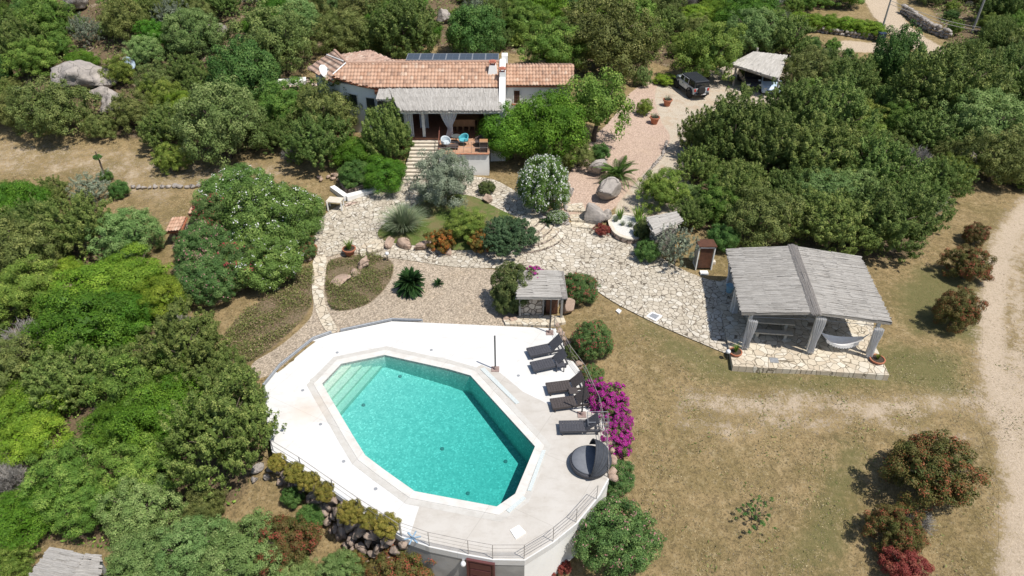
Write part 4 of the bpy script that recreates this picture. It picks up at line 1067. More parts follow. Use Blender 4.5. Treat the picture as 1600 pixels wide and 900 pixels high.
def offroader():
    th = thing('off_road_car', 'silver white off-roader with black hard top and spare wheel on the sandy drive', 'car')
    # +x is forward; length 4.6, width 1.86
    W2 = .80
    mb = MB()
    hexa(mb, [(-2.05,-W2,.55),(1.05,-W2,.55),(1.05,W2,.55),(-2.05,W2,.55)], [(-2.05,-W2,1.15),(1.05,-W2,1.15),(1.05,W2,1.15),(-2.05,W2,1.15)])
    part(mb, 'body', BODYW, th, .05)
    mb = MB(); hexa(mb, [(1.05,-.70,.6),(2.15,-.58,.6),(2.15,.58,.6),(1.05,.70,.6)], [(1.05,-.68,1.20),(2.12,-.55,1.10),(2.12,.55,1.10),(1.05,.68,1.20)]); h = part(mb, 'hood', BODYW, th, .05)
    mb = MB()
    for k in range(7): mb.box((2.16, (k-3)*.11, .87), (.02, .06, .28))
    part(mb, 'grille', BLK, th)
    for s in (-1, 1):
        mb = MB(); mb.lathe((0,0,0), [(.1,0),(.1,.04),(.06,.06)], 14); Mx = Matrix.Translation((2.14, s*.46, .92)) @ Matrix.Rotation(R(90), 4, 'Y'); mb.v = [tuple(Mx @ Vector(v)) for v in mb.v]; part(mb, 'headlight', LAMPW, th)
        mb = MB(); mb.box((-2.08, s*.68, .98), (.06, .17, .26)); part(mb, 'tail_light', RED, th)
        # flared fenders
        for cx in (1.42, -1.32):
            mb = MB(); pr = []
            n_ = 8
            for i in range(n_ + 1):
                a = math.pi * (.08 + .84 * i / n_); pr.append((cx + .55 * math.cos(a), .50 + .53 * math.sin(a)))
            vs = []; 
            for x, z in pr: vs += [(x, s*.70, z), (x, s*.94, z - .02), (x, s*.94, z - .09), (x, s*.70, z - .07)]
            fs = []
            for i in range(n_):
                for k in range(4): fs.append((i*4+k, i*4+(k+1)%4, (i+1)*4+(k+1)%4, (i+1)*4+k))
            fs += [(0,1,2,3), (n_*4+3, n_*4+2, n_*4+1, n_*4)]
            mb.add(vs, fs); part(mb, 'fender', BLK, th)
        mb = MB(); mb.box((.05, s*.86, .47), (1.75, .14, .06)); part(mb, 'side_step', BLK, th)
        # doors: two per side with windows
        for (x0, x1) in ((.10, .98), (-.84, .06)):
            mb = MB(); mb.box(((x0+x1)/2, s*.815, .86), (x1-x0-.03, .03, .52)); dd = part(mb, 'door', BODYW, th, .015)
            mb = MB(); mb.box((x0+.12, s*.84, .98), (.14, .03, .035)); part(mb, 'handle', BLK, dd)
            mb = MB(); xt = .25 if x1 > .5 else 0
            vs = [(x0+.04, s*.80, 1.17), (x1-.05, s*.80, 1.17), (x1-.05-xt, s*.735, 1.66), (x0+.04, s*.735, 1.66)]
            vs2 = [(x, y - s*.02, z) for x, y, z in vs]
            mb.add(vs + vs2, [(0,1,2,3),(7,6,5,4),(0,4,5,1),(1,5,6,2),(2,6,7,3),(3,7,4,0)]); part(mb, 'window', CARG, th)
            fb = MB(); cyc = vs + [vs[0]]
            for a, b in zip(cyc[:-1], cyc[1:]): fb.tube([Vector(a) + Vector((0, s*.012, 0)), Vector(b) + Vector((0, s*.012, 0))], .026, 4)
            part(fb, 'window_frame', BODYW, th)
        mb = MB(); vs = [(-2.0, s*.80, 1.17), (-.90, s*.80, 1.17), (-.90, s*.735, 1.66), (-1.92, s*.735, 1.66)]; vs2 = [(x, y - s*.02, z) for x, y, z in vs]
        mb.add(vs + vs2, [(0,1,2,3),(7,6,5,4),(0,4,5,1),(1,5,6,2),(2,6,7,3),(3,7,4,0)]); part(mb, 'window', CARG, th)
        mb = MB(); mb.box((.92, s*.98, 1.22), (.1, .2, .15)); mb.box((.92, s*.86, 1.2), (.03, .12, .03)); part(mb, 'mirror', BLK, th)
    mb = MB(); hexa(mb, [(-2.04,-.79,1.15),(.98,-.79,1.15),(.98,.79,1.15),(-2.04,.79,1.15)], [(-1.95,-.725,1.66),(.70,-.725,1.66),(.70,.725,1.66),(-1.95,.725,1.66)]); part(mb, 'cabin', BLK, th)
    mb = MB(); hexa(mb, [(.995,-.7,1.2),(.995,.7,1.2),(.74,.66,1.64),(.74,-.66,1.64)], [(1.01,-.7,1.2),(1.01,.7,1.2),(.755,.66,1.64),(.755,-.66,1.64)]); part(mb, 'windscreen', CARG, th)
    mb = MB(); hexa(mb, [(-2.0,-.76,1.65),(.74,-.76,1.65),(.74,.76,1.65),(-2.0,.76,1.65)], [(-1.97,-.72,1.78),(.66,-.72,1.78),(.66,.72,1.78),(-1.97,.72,1.78)]); 
    part(mb, 'hard_top', BLKT, th, .04)
    mb = MB()
    for y in (-.5, -.25, 0, .25, .5): mb.box((-.7, y, 1.785), (2.3, .04, .02))
    part(mb, 'roof_ribs', BLKT, th)
    mb = MB(); mb.box((-2.03, 0, 1.40), (.03, 1.2, .42)); part(mb, 'rear_window', CARG, th)
    mb = MB(); mb.box((-2.14, 0, .58), (.22, 1.5, .2)); part(mb, 'rear_bumper', BLK, th, .03)
    mb = MB(); mb.box((2.26, 0, .58), (.22, 1.5, .2)); part(mb, 'front_bumper', BLK, th, .03)
    mb = MB(); mb.box((-2.262, -.15, .60), (.012, .5, .11)); part(mb, 'licence_plate', LAMPW, th)
    for x in (1.42, -1.32):
        for s in (-1, 1): wheel(th, (x, s*.80, .41), .41, .26)
    sp = wheel(th, (-2.26, .12, 1.02), .38, .24, 'x', 'spare_wheel')
    return th
jeep = offroader()
ja, jb = G(1094, 157), G(1064, 134)
jd = math.atan2(jb.y - ja.y, jb.x - ja.x)
jeep.location = (ja.x + math.cos(jd) * 2.1 , ja.y + math.sin(jd) * 2.1, H(ja.x, ja.y) + .05); jeep.rotation_euler.z = jd
def hatchback(label, paint):
    th = thing('car', label, 'car')
    sec = [(-2.05,.55,.72),(-2.0,.95,.74),(-1.55,1.02,.8),(-.9,1.44,.66),(.3,1.47,.66),(.95,1.02,.80),(1.75,.88,.78),(2.05,.62,.70)]
    mb = MB(); vs = []
    for x, z, y in sec: vs += [(x, -.84 if z < 1.2 else -.84, .28), (x, -.86, .6), (x, -y, z), (x, y, z), (x, .86, .6), (x, .84, .28)]
    fs = []
    for i in range(len(sec) - 1):
        for k in range(6): fs.append((i*6+k, i*6+(k+1)%6, (i+1)*6+(k+1)%6, (i+1)*6+k))
    fs += [tuple(range(6))[::-1], tuple((len(sec)-1)*6+k for k in range(6))]
    mb.add(vs, fs); part(mb, 'body', paint, th, .06)
    mb = MB(); hexa(mb, [(.36,-.62,1.45),(.36,.62,1.45),(.93,.72,1.06),(.93,-.72,1.06)], [(.40,-.62,1.47),(.40,.62,1.47),(.97,.72,1.08),(.97,-.72,1.08)]); part(mb, 'windscreen', CARG, th)
    for s in (-1, 1):
        mb = MB(); mb.add([(-.85, s*.70, 1.36), (.25, s*.70, 1.38), (.75, s*.83, 1.02), (-1.4, s*.83, 1.0)], [(0,1,2,3)]); part(mb, 'side_window', CARG, th)
        mb = MB(); mb.box((1.98, s*.58, .70), (.12, .28, .12), s*-.2); part(mb, 'headlight', LAMPW, th)
        mb = MB(); mb.box((.72, s*.98, 1.05), (.1, .2, .13)); part(mb, 'mirror', paint, th)
        for x in (1.3, -1.3): wheel(th, (x, s*.79, .31), .31, .2)
    mb = MB(); mb.box((2.03, 0, .48), (.1, .9, .16)); part(mb, 'grille', BLK, th)
    return th
c = hatchback('light blue car parked under the right side of the carport', mat('light_blue_paint', (.48, .60, .72), (.45, .57, .69), 2, .25, spec=.6))
a, b = G(1203, 150), G(1192, 128); d = math.atan2(a.y - b.y, a.x - b.x)
c.location = (a.x - math.cos(d) * 1.9, a.y - math.sin(d) * 1.9, H(a.x, a.y) + .04); c.rotation_euler.z = d
c = hatchback('dark car parked in the shade under the left side of the carport', mat('dark_paint', (.03, .035, .045), (.025, .03, .04), 2, .25, spec=.6))
a2, b2 = G(1174, 142), G(1164, 122)
c.location = (a2.x - math.cos(d) * 1.6, a2.y - math.sin(d) * 1.6, H(a2.x, a2.y) + .04); c.rotation_euler.z = d + .05

# ------------------------------------------------------------------ pool furniture
LGR = mat('charcoal_rattan', (.075, .075, .085), (.05, .05, .058), 14, .7, .4)
LBR = mat('brown_rattan', (.080, .066, .062), (.055, .045, .042), 14, .7, .4)
def lounger(m):
    th = thing('sun_lounger', '', 'sun lounger', group='sun loungers along the right edge of the pool deck')
    mb = MB()
    for k in range(9): mb.box((-.92 + k * .135, 0, .315), (.125, .62, .035))
    part(mb, 'seat', m, th)
    mb = MB()
    for s in (-1, 1): mb.box((-.05, s*.33, .27), (1.95, .05, .13))
    mb.box((-.99, 0, .27), (.05, .62, .13)); mb.box((.92, 0, .27), (.05, .62, .13)); part(mb, 'frame', m, th)
    mb = MB(); an = R(43)
    for k in range(6): mb.box((.28 + math.cos(an) * (.08 + k * .13), 0, .33 + math.sin(an) * (.08 + k * .13)), (.125, .62, .035), 0, 0, 0, -an)
    for s in (-1, 1): mb.box((.28 + math.cos(an) * .40, s*.32, .33 + math.sin(an) * .40), (.82, .04, .05), 0, 0, 0, -an)
    part(mb, 'backrest', m, th)
    mb = MB()
    for s in (-1, 1): mb.tube([(.28 + math.cos(an) * .55, s*.26, .33 + math.sin(an) * .55), (.9, s*.26, .28)], .014, 5)
    part(mb, 'brace', STEEL, th)
    for x in (-.88, .82):
        for s in (-1, 1): mb = MB(); mb.box((x, s*.31, .11), (.06, .05, .22)); part(mb, 'leg', m, th)
    return th
L1 = lounger(LGR); L2 = lounger(LBR)
def put(proto, pa, pb, label, first):
    a, b = P(*pa, 0), P(*pb, 0); o = proto if first else copy_tree(proto)
    o.location = ((a.x + b.x) / 2, (a.y + b.y) / 2, .012); o.rotation_euler.z = math.atan2(b.y - a.y, b.x - a.x); o['label'] = label; return o
put(L1, (827, 557), (878, 546), 'charcoal sun lounger farthest from the camera, joined side by side with another', True)
put(L1, (833, 579), (884, 568), 'charcoal sun lounger nearer of the joined pair, with a small table behind its backrest', False)
put(L2, (860, 612), (908, 606), 'dark brown sun lounger with a small table on its near side', True)
put(L2, (868, 637), (915, 631), 'dark brown sun lounger under the bare umbrella pole beside the bougainvillea', False)
put(L1, (879, 673), (933, 672), 'charcoal sun lounger standing alone nearest the round daybed', False)
def small_table(px, py, label, m, rz=.15):
    g = P(px, py, .012); th = thing('side_table', label, 'table', tuple(g), 'small tables between the sun loungers')
    mb = MB(); mb.box(g + Vector((0, 0, .40)), (.46, .46, .04), rz); mb.build('tabletop', m, th, bevel=.01)
    for x in (-.19, .19):
        for y in (-.19, .19): mb = MB(); mb.box(g + Vector((x, y, .19)), (.045, .045, .38), rz); mb.build('leg', m, th)
small_table(875, 577, 'small charcoal table behind the joined pair of sun loungers', LGR)
small_table(895, 619, 'small brown table between the two brown sun loungers', LBR)
# metal rack behind last lounger
g = P(933, 668, .01); th = thing('towel_rack', 'thin metal rack frame behind the lone sun lounger near the daybed', 'rack', tuple(g))
mb = MB(); pts = [g + Vector(v) for v in ((-.5,-.35,0),(-.5,-.35,.75),(.5,-.35,.75),(.5,-.35,0))]
mb.tube(pts, .016, 5); mb.tube([p + Vector((0, .7, 0)) for p in pts], .016, 5)
for z in (.25, .5, .75):
    for x in (-.5, .5): mb.tube([g + Vector((x, -.35, z)), g + Vector((x, .35, z))], .012, 5)
    for y in (-.35, .35): mb.tube([g + Vector((-.5, y, z)), g + Vector((.5, y, z))], .012, 5)
mb.build('frame', STEEL, th)
# round daybed
g = P(921, 727, .012); th = thing('daybed', 'round dark daybed with grey mattress and folding canopy hood', 'daybed', tuple(g))
mb = MB(); mb.lathe(g, [(.74, .0), (.86, .04), (.92, .20), (.94, .32), (.86, .34), (.2, .34)], 36); mb.build('base', LGR, th, True)
mb = MB(); mb.lathe(g, [(.84, .33), (.86, .38), (.83, .44), (.3, .455), (.02, .455)], 36); mb.build('mattress', mat('grey_cushion', (.19, .20, .22), (.16, .17, .19), 5, .85), th, True)
yaw = R(-4)
def hood(u, v):
    ang = R(6) + R(72) * u                      # opening angle from the back rim
    a = math.pi * (v - .5)                        # sweep left-right
    x, y, z = math.cos(ang) * math.cos(a) * .98, math.sin(a) * .98, math.sin(ang) * math.cos(a) * .98
    k = 1 + .018 * math.cos(u * 7 * 2 * math.pi)
    X = x * math.cos(yaw) - y * math.sin(yaw); Y = x * math.sin(yaw) + y * math.cos(yaw)
    return g + Vector((X * k, Y * k, .36 + z * k))
mb = MB(); mb.grid(hood, 56, 24); mb.build('canopy', mat('charcoal_canvas', (.055, .06, .07), (.04, .045, .055), 6, .85), th, True, thick=.012)
mb = MB()
for u in (0, .33, .66, 1): mb.tube([hood(u, v / 16) for v in range(17)], .016, 5)
mb.build('canopy_ribs', DARK, th)
# umbrella poles
for px, py, top, lab in ((774, 577, 526, 'bare dark umbrella pole standing beside the pool coping'), (859, 520, 470, 'bare dark umbrella pole in front of the stone hut at the deck corner'), (909, 648, 600, 'bare dark umbrella pole between the loungers and the bougainvillea')):
    g = P(px, py, .012); th = thing('umbrella_pole', lab, 'pole', tuple(g)); h = 2.35
    mb = MB(); mb.tube([g, g + Vector((0, 0, h))], .042, 8); mb.build('pole', DARK, th)
    mb = MB(); mb.box(g + Vector((0, 0, .015)), (.42, .42, .03)); mb.lathe(g, [(.09, .03), (.07, .2), (.05, .22)], 12); mb.build('base_plate', mat('rust_plate', (.34, .25, .22), (.25, .18, .16), 9, .7), th)
# deck fittings
for x, y, lab in ((473,610,'round deck fitting far left of the pool steps'), (501,663,'round deck fitting left of the pool near the rust stain'), (537,721,'round deck fitting left of the pool, nearer than the rust stain'),
                  (587,764,'round deck fitting between the pool and the round golden bushes'), (674,547,'round deck fitting behind the far edge of the pool'), (527,551,'round deck fitting behind the pool steps'), (810,587,'round deck fitting between the pool and the joined loungers')):
    g = P(x, y, .0); mb = MB(); mb.lathe(g, [(.085, 0), (.085, .015), (.05, .02)], 12)
    tag(mb.build('deck_spotlight', GREYM, None), lab, 'light fitting', 'round fittings in the pool deck')
for i, (x, y, lab) in enumerate([(625, 588, 'dark round light under water near the far end of the pool'), (568, 633, 'dark round light under water nearest the pool steps'), (691, 702, 'dark round light under water in the middle of the pool'), (790, 722, 'dark round light under water near the right edge of the pool'), (731, 772, 'dark round light under water near the bottom edge of the pool')]):
    fz_ = floor_z(P(x, y, -1.2)); g = P(x, y, fz_); g.z = floor_z(g) + .005; mb = MB(); mb.lathe(g, [(.10, 0), (.10, .04), (.06, .06)], 12); tag(mb.build('pool_light', mat('pool_light_grey', (.20, .27, .27), (.17, .23, .23), 5, .6), None), lab, 'pool light', 'round lights on the pool floor')
def slab(name, px, lab, cat, m, z=.03, th_=.03, group=None):
    mb = MB(); mb.prism([P(x, y, 0) for x, y in px], z - th_, z); return tag(mb.build(name, m, None), lab, cat, group)
slab('hatch_cover', [(797,829),(811,821),(822,833),(806,843)], 'white square hatch lid on the deck near the bottom corner of the pool', 'hatch', WHITE, .05, .045)
GRT = mat('grate_glass', (.62, .66, .64), (.45, .49, .48), 22, .5)
slab('overflow_grate', [(791,798),(817,776),(822,779),(796,802)], 'short pale grate beside the bottom right corner of the pool', 'grate', GRT, .042, .035, 'overflow grates along the pool')
slab('overflow_grate', [(824,767),(847,704),(853,704),(830,768)], 'long pale grate along the right side of the pool', 'grate', GRT, .042, .035, 'overflow grates along the pool')
slab('overflow_grate', [(750,577),(757,575),(812,630),(806,632)], 'long pale grate along the upper right side of the pool', 'grate', GRT, .042, .035, 'overflow grates along the pool')
slab('skimmer_lid', [(484,594),(493,587),(500,590),(491,597)], 'small pale skimmer lid beside the pool steps', 'lid', ST, .02, .015, 'skimmer lids')
slab('skimmer_lid', [(682,558),(700,562),(697,567),(681,562)], 'small pale skimmer lid behind the far side of the pool', 'lid', ST, .02, .015, 'skimmer lids')
g = P(645, 841, .01); mb = MB()
for k in range(3): mb.box(g + Vector((0, 0, .03 + k * .012)), (.7, .06, .012), k * math.pi / 3 + .2)
tag(mb.build('star_fixture', mat('blue_paint', (.25, .38, .5), (.2, .32, .44), 5, .6), None), 'small pale blue star shaped fixture on the deck corner near the railing', 'fixture')
# covers in paving
for px, lab in (([(1009,496),(1018,489),(1035,495),(1025,504)], 'white square manhole cover set in the crazy paving'), ([(962,487),(966,484),(971,487),(967,491)], 'tiny white cover at the grass edge of the paving')):
    g = G(sum(p[0] for p in px) / 4, sum(p[1] for p in px) / 4); q = [P(x, y, g.z) for x, y in px]
    mb = MB(); mb.prism(q, g.z, g.z + .10); mb2 = offset(q, -.12); mb.prism(mb2, g.z + .1, g.z + .115, 1)
    tag(mb.build('manhole_cover', [WHITE, GREYM], None), lab, 'cover')

# retaining walls of the deck
CONC = plaster('stained_concrete', (.40, .39, .37), (.27, .265, .25), (.10, .10, .095))
fw = thing('retaining_wall', 'stained grey concrete wall with brown door below the front edge of the pool deck', 'wall', tuple(P(730, 880, -1)))
def wallseg(pa, pb, z0, z1, thick, m, nm, par, inset=.03):
    a, b = P(*pa, 0), P(*pb, 0); d = (b - a).normalized(); n_ = Vector((d.y, -d.x, 0))
    if n_.y > 0: n_ = -n_
    mb = MB(); mb.prism([a - n_ * inset, b - n_ * inset, b - n_ * (inset + thick), a - n_ * (inset + thick)], z0, z1); return mb.build(nm, m, par)
fseg = [(628,840),(671,855),(732,868),(770,875),(820,876)]
for a, b in zip(fseg[:-1], fseg[1:]): wallseg(a, b, -4.5, -.01, .25, CONC, 'wall', fw)
a, b = P(732, 868, 0), P(770, 875, 0); d = (b - a).normalized(); n_ = Vector((d.y, -d.x, 0)); n_ = -n_ if n_.y > 0 else n_
dc = (a + b) / 2 + n_ * .0; dc.z = -1.25
MAR = mat('maroon_door', (.13, .045, .045), (.10, .035, .035), 5, .5)
mb = MB(); mb.box(dc + n_ * .03, (1.05, .06, 2.0), math.atan2(d.y, d.x)); dr_ = mb.build('door', MAR, fw)
mb = MB()
for k in range(4): mb.box(dc + n_ * .075 + Vector((0, 0, -.72 + k * .48)), (.9, .03, .40), math.atan2(d.y, d.x))
mb.build('door_panel', MAR, dr_)
mb = MB()
for s in (-1, 1): mb.box(dc + n_ * .05 + d * s * .56, (.08, .12, 2.05), math.atan2(d.y, d.x))
mb.box(dc + n_ * .05 + Vector((0, 0, 1.04)), (1.2, .12, .08), math.atan2(d.y, d.x)); mb.build('door_frame', MAR, dr_)
sw = thing('retaining_wall', 'white plastered wall below the lower right edge of the pool deck', 'wall', tuple(P(865, 860, -1)))
sseg = [(820,876),(865,848),(902,818),(938,774),(952,748)]
for a, b in zip(sseg[:-1], sseg[1:]):
    A_, B_ = P(*a, 0), P(*b, 0); d = (B_ - A_).normalized(); nn = Vector((d.y, -d.x, 0)); nn = nn if nn.x > 0 else -nn
    mb = MB(); mb.prism([A_ - nn * .03, B_ - nn * .03, B_ - nn * .3, A_ - nn * .3], -4.5, -.01); mb.build('wall', WHITE, sw)
for seg, lab, mm in (([(628,840),(560,797),(520,768),(470,733),(425,706),(414,650)], 'rough stone wall under the lower left edge of the pool deck', STONEG),):
    th = thing('stone_wall', lab, 'wall', tuple(P(520, 790, -1)))
    for a, b in zip(seg[:-1], seg[1:]):
        A_, B_ = P(*a, 0), P(*b, 0); d = (B_ - A_).normalized(); nn = Vector((d.y, -d.x, 0)); nn = nn if nn.y < 0 else -nn
        mb = MB(); mb.prism([A_ - nn * .02, B_ - nn * .02, B_ + nn * .0 - nn * .3, A_ - nn * .3], -3.5, -.01); mb.build('wall', mm, th)
# wall lamp
g = PY(723, 871, P(723, 868, 0).y - .15); g.z = -.35
th = thing('wall_lamp', 'small round white lamp on the concrete wall left of the brown door', 'lamp', tuple(g))
mb = MB(); mb.box(g + Vector((0, .1, 0)), (.1, .22, .06)); mb.build('bracket', GREYM, th); mb = MB(); mb.lathe(g, [(.02, -.15), (.1, -.1), (.12, 0), (.08, .09), (.02, .11)], 12); mb.build('globe', LAMPW, th, True)

# railings
def railing(pts, h, lab, rails=3, r=.012, post=.022, spacing=1.6, m=None, z=0):
    th = thing('railing', lab, 'railing', tuple(pts[0])); m = m or mat('rail_metal', (.36, .33, .30), (.26, .24, .22), 5, .5)
    mb = MB(); 
    for k in range(rails): mb.tube([Vector(p) + Vector((0, 0, h * (k + 1) / rails)) for p in pts], r if k < rails - 1 else r * 1.5, 5)
    mb.build('rails', m, th)
    for a, b in zip(pts[:-1], pts[1:]):
        a, b = Vector(a), Vector(b); n_ = max(1, round((b - a).length / spacing))
        for i in range(n_):
            p = a.lerp(b, i / n_); mb = MB(); mb.tube([p - Vector((0, 0, .05)), p + Vector((0, 0, h))], post, 6); mb.build('post', m, th)
    p = Vector(pts[-1]); mb = MB(); mb.tube([p - Vector((0, 0, .05)), p + Vector((0, 0, h))], post, 6); mb.build('post', m, th)
    return th
railing([P(x, y, 0) for x, y in [(628,838),(671,853),(732,866),(770,873),(819,873),(864,846),(900,816),(932,780)]], .95, 'thin metal railing along the front edge of the pool deck above the concrete wall', 4, .008, .016)
railing([P(x, y, 0) for x, y in [(866,514),(890,560),(913,591),(935,641),(947,700),(949,745)]], .9, 'thin wire railing along the right edge of the pool deck by the bougainvillea', 3, .009)
railing([P(x, y, 0) for x, y in [(427,704),(471,731),(521,766),(561,794),(626,836)]], .75, 'thin wire railing running through the round golden bushes at the lower left of the deck', 2, .010, spacing=2.4)
th = railing([P(x, y, -.02) for x, y in [(412,606),(438,574),(490,532),(518,522)]], .22, 'low grey metal rail on the upper left deck edge, left of the path', 2, .035, .03, 2.0, GREYM)
th = railing([P(x, y, -.02) for x, y in [(533,519),(612,502),(660,503.5)]], .20, 'low grey metal rail on the far deck edge, right of the path', 2, .035, .03, 2.0, GREYM)

# ------------------------------------------------------------------ curved steps
def arc_step(name, lab, c, radii, zs, a0, a1, n=28, m=None):
    th = thing(name, lab, 'steps', (c.x, c.y, zs[0]))
    for r_, z in zip(radii, zs):
        pl = [Vector((c.x, c.y, 0))] + [Vector((c.x + r_ * math.cos(R(a0 + (a1 - a0) * i / n)), c.y + r_ * math.sin(R(a0 + (a1 - a0) * i / n)), 0)) for i in range(n + 1)]
        mb = MB(); mb.prism(pl, zs[0] - .5, z); mb.build('step', m or PAVE2, th)
        ed = MB(); ed.tube([(p.x, p.y, z - .085) for p in offset(pl, .02)[1:]], .045, 4); ed.build('riser_edge', STONEG, th)
cc = G(808, 345); cs0 = H(cc.x + 3.0, cc.y - 2.2) + .20
arc_step('curved_steps', 'fan of curved stone steps right of the dark green trailing bush', cc, [3.55, 3.05, 2.55, 2.05, 1.55], [cs0, cs0 + .14, cs0 + .28, cs0 + .42, cs0 + .56], -95, 35)
cc = G(600, 392); arc_step('curved_steps', 'two short curved stone steps at the left end of the raised bed', cc, [1.6, 1.1], [cc.z + .16, cc.z + .28], 100, 215)
# straight paved steps between boulders
g = G(900, 350); th = thing('stone_steps', 'pale paved steps climbing between the boulders', 'steps', tuple(g))
for k, (px, z) in enumerate([([(893,355),(931,358),(930,345),(890,345)], .5), ([(892,345),(918,347),(915,330),(886,330)], .66), ([(886,330),(915,331),(908,312),(884,312)], .84)]):
    q = [P(x, y, z) for x, y in px]; mb = MB(); mb.prism(q, -.3, z + .08); mb.build('step', PAVE2, th)

# raised planter with white gravel
g = G(975, 352); th = thing('planter', 'kidney shaped raised stone planter filled with white gravel and cacti', 'planter', tuple(g))
o_ = smooth([P(x, y, .7) for x, y in [(950,338),(975,331),(1003,338),(1012,352),(1004,370),(985,374),(962,366),(952,352)]], 2)
inn_ = offset(o_, -.22)
mb = MB(); mb.prism(o_, 0, .62); mb.build('wall', PINKST, th)
mb = MB(); ring_top(mb, offset(o_, .04), inn_, .69, 0, .60); mb.build('rim', STEPT, th)
mb = MB(); mb.prism(inn_, .55, .64); mb.build('gravel_fill', mat('white_gravel', (.74, .73, .69), (.5, .48, .44), 20, .9, .8), th)
# bench left with white cushions
g = G(555, 303); th = thing('curved_bench', 'curved white plaster bench with stone edge left of the olive tree', 'bench', tuple(g))
pa, pb, pc = P(519, 291, .95), P(541, 308, .85), P(592, 293, .95)
def thickline(pts, w_, z0, z1, nm, m):
    mb = MB()
    for a, b in zip(pts[:-1], pts[1:]):
        d = (b - a); d.z = 0; d.normalize(); n_ = Vector((-d.y, d.x, 0)) * w_ / 2; mb.prism([a - n_, b - n_ + d * .0, b + n_, a + n_], z0, z1)
    mb.build(nm, m, th)
thickline([pa, pb], .4, .1, .98, 'seat', WHITE); thickline([pb, pc], .5, .1, .975, 'seat', WHITE)
of = Vector((0, -.75, 0)); thickline([pb + of, pc + Vector((.1, -.6, 0))], .35, .0, .62, 'stone_edge', PINKST)
of = Vector((0, .75, 0)); thickline([pa + Vector((.6, .6, 0)), pb + of, pc + Vector((.0, .75, 0))], .3, .1, 1.1, 'backrest', PINKST)
g = G(525, 327); th = thing('garden_table', 'white square table beside the curved bench', 'table', tuple(g))
mb = MB(); mb.box(g + Vector((0, .1, .72)), (1.1, .8, .06), R(-10)); mb.build('tabletop', STEPT, th)
for x in (-.5, .5):
    for y in (-.25, .4): mb = MB(); mb.box(g + Vector((x, y, .35)), (.08, .08, .7)); mb.build('leg', WHITE, th)
# tool/orange roof remains inside oleander
for px, py, lab, w_ in ((283, 366, 'small orange tiled shelter poking out of the left edge of the oleanders', 1.1), (318, 338, 'orange tiled shelter roof peeking from the upper side of the oleanders', 1.2)):
    g = G(px, py + 14); th = thing('tiled_shelter', lab, 'shelter', tuple(g))
    mb = MB(); mb.box(g + Vector((0, .3, .5)), (w_ * .85, .9, 1.2)); mb.build('wall', STONEW, th)
    q = [g + Vector(v) for v in ((-w_/2, -.5, 1.15), (w_/2, -.5, 1.3), (w_/2, .8, 1.6), (-w_/2, .8, 1.45))]
    tile_roof('roof', q, (0, -1, -.3), TILE, th, pitch=.2, row=.35)
# pots
def pot(px, py, lab, r=.36, h=.5, plant=None):
    g = G(px, py); g.z += .06; th = thing('plant_pot', lab, 'plant pot', tuple(g), 'terracotta pots')
    mb = MB(); mb.lathe(g, [(r*.62, 0), (r*.9, h*.75), (r*.95, h*.82), (r*1.08, h*.84), (r*1.08, h), (r*.92, h), (r*.9, h*.88)], 20); mb.build('pot', TERRA, th, False)
    mb = MB(); mb.lathe(g, [(r*.9, h*.84), (r*.9, h*.9), (.02, h*.93)], 16); mb.build('soil', SOIL, th)
    return g
POTS = [pot(547, 399, 'terracotta pot with a green plant at the start of the narrow stone path', .42, .5), pot(488, 397, 'terracotta pot at the foot of the large flowering oleander', .36, .5),
        pot(1147, 559, 'terracotta pot with seedlings at the front left of the pavilion floor', .34, .42), pot(1367, 571, 'terracotta pot at the front right corner of the pavilion floor', .38, .45),
        pot(1022, 194, 'terracotta pot with a grey succulent on the yard, nearer of the two', .42, .62), pot(1042, 166, 'terracotta pot with a grey succulent on the yard, farther and closer to the off-roader', .42, .62)]
# globe lamps
for px, py, lab in ((606, 408, 'short path lamp with a white globe beside the heather bed'), (1135, 562, 'short path lamp with a white globe left of the pavilion pots')):
    g = G(px, py); th = thing('path_lamp', lab, 'lamp', tuple(g))
    mb = MB(); mb.tube([g, g + Vector((0, 0, .5))], .03, 6); mb.build('post', DARK, th)
    mb = MB(); mb.lathe(g + Vector((0, 0, .6)), [(.02, -.13), (.1, -.09), (.14, 0), (.1, .09), (.02, .13)], 14); mb.build('globe', LAMPW, th, True)
# bin and pillar up at the road
g = G(1375, 66); th = thing('trash_bin', 'dark blue wheeled bin at the end of the hedge by the upper road', 'bin', tuple(g))
mb = MB(); hexa(mb, [tuple(g + Vector(v)) for v in ((-.3,-.3,.05),(.3,-.3,.05),(.3,.3,.05),(-.3,.3,.05))], [tuple(g + Vector(v)) for v in ((-.36,-.38,1.0),(.36,-.38,1.0),(.36,.38,1.0),(-.36,.38,1.0))]); mb.build('body', mat('navy_plastic', (.03, .045, .09), (.025, .04, .08), 3, .5), th)
mb = MB(); mb.box(g + Vector((0, 0, 1.04)), (.78, .82, .08)); mb.build('lid', mat('navy_plastic', (.03, .045, .09)), th)
for s in (-1, 1): mb = MB(); mb.lathe(g + Vector((s*.3, .32, .12)), [(.1, -.1), (.12, 0), (.1, .1)], 10); mb.build('wheel', RUB, th)
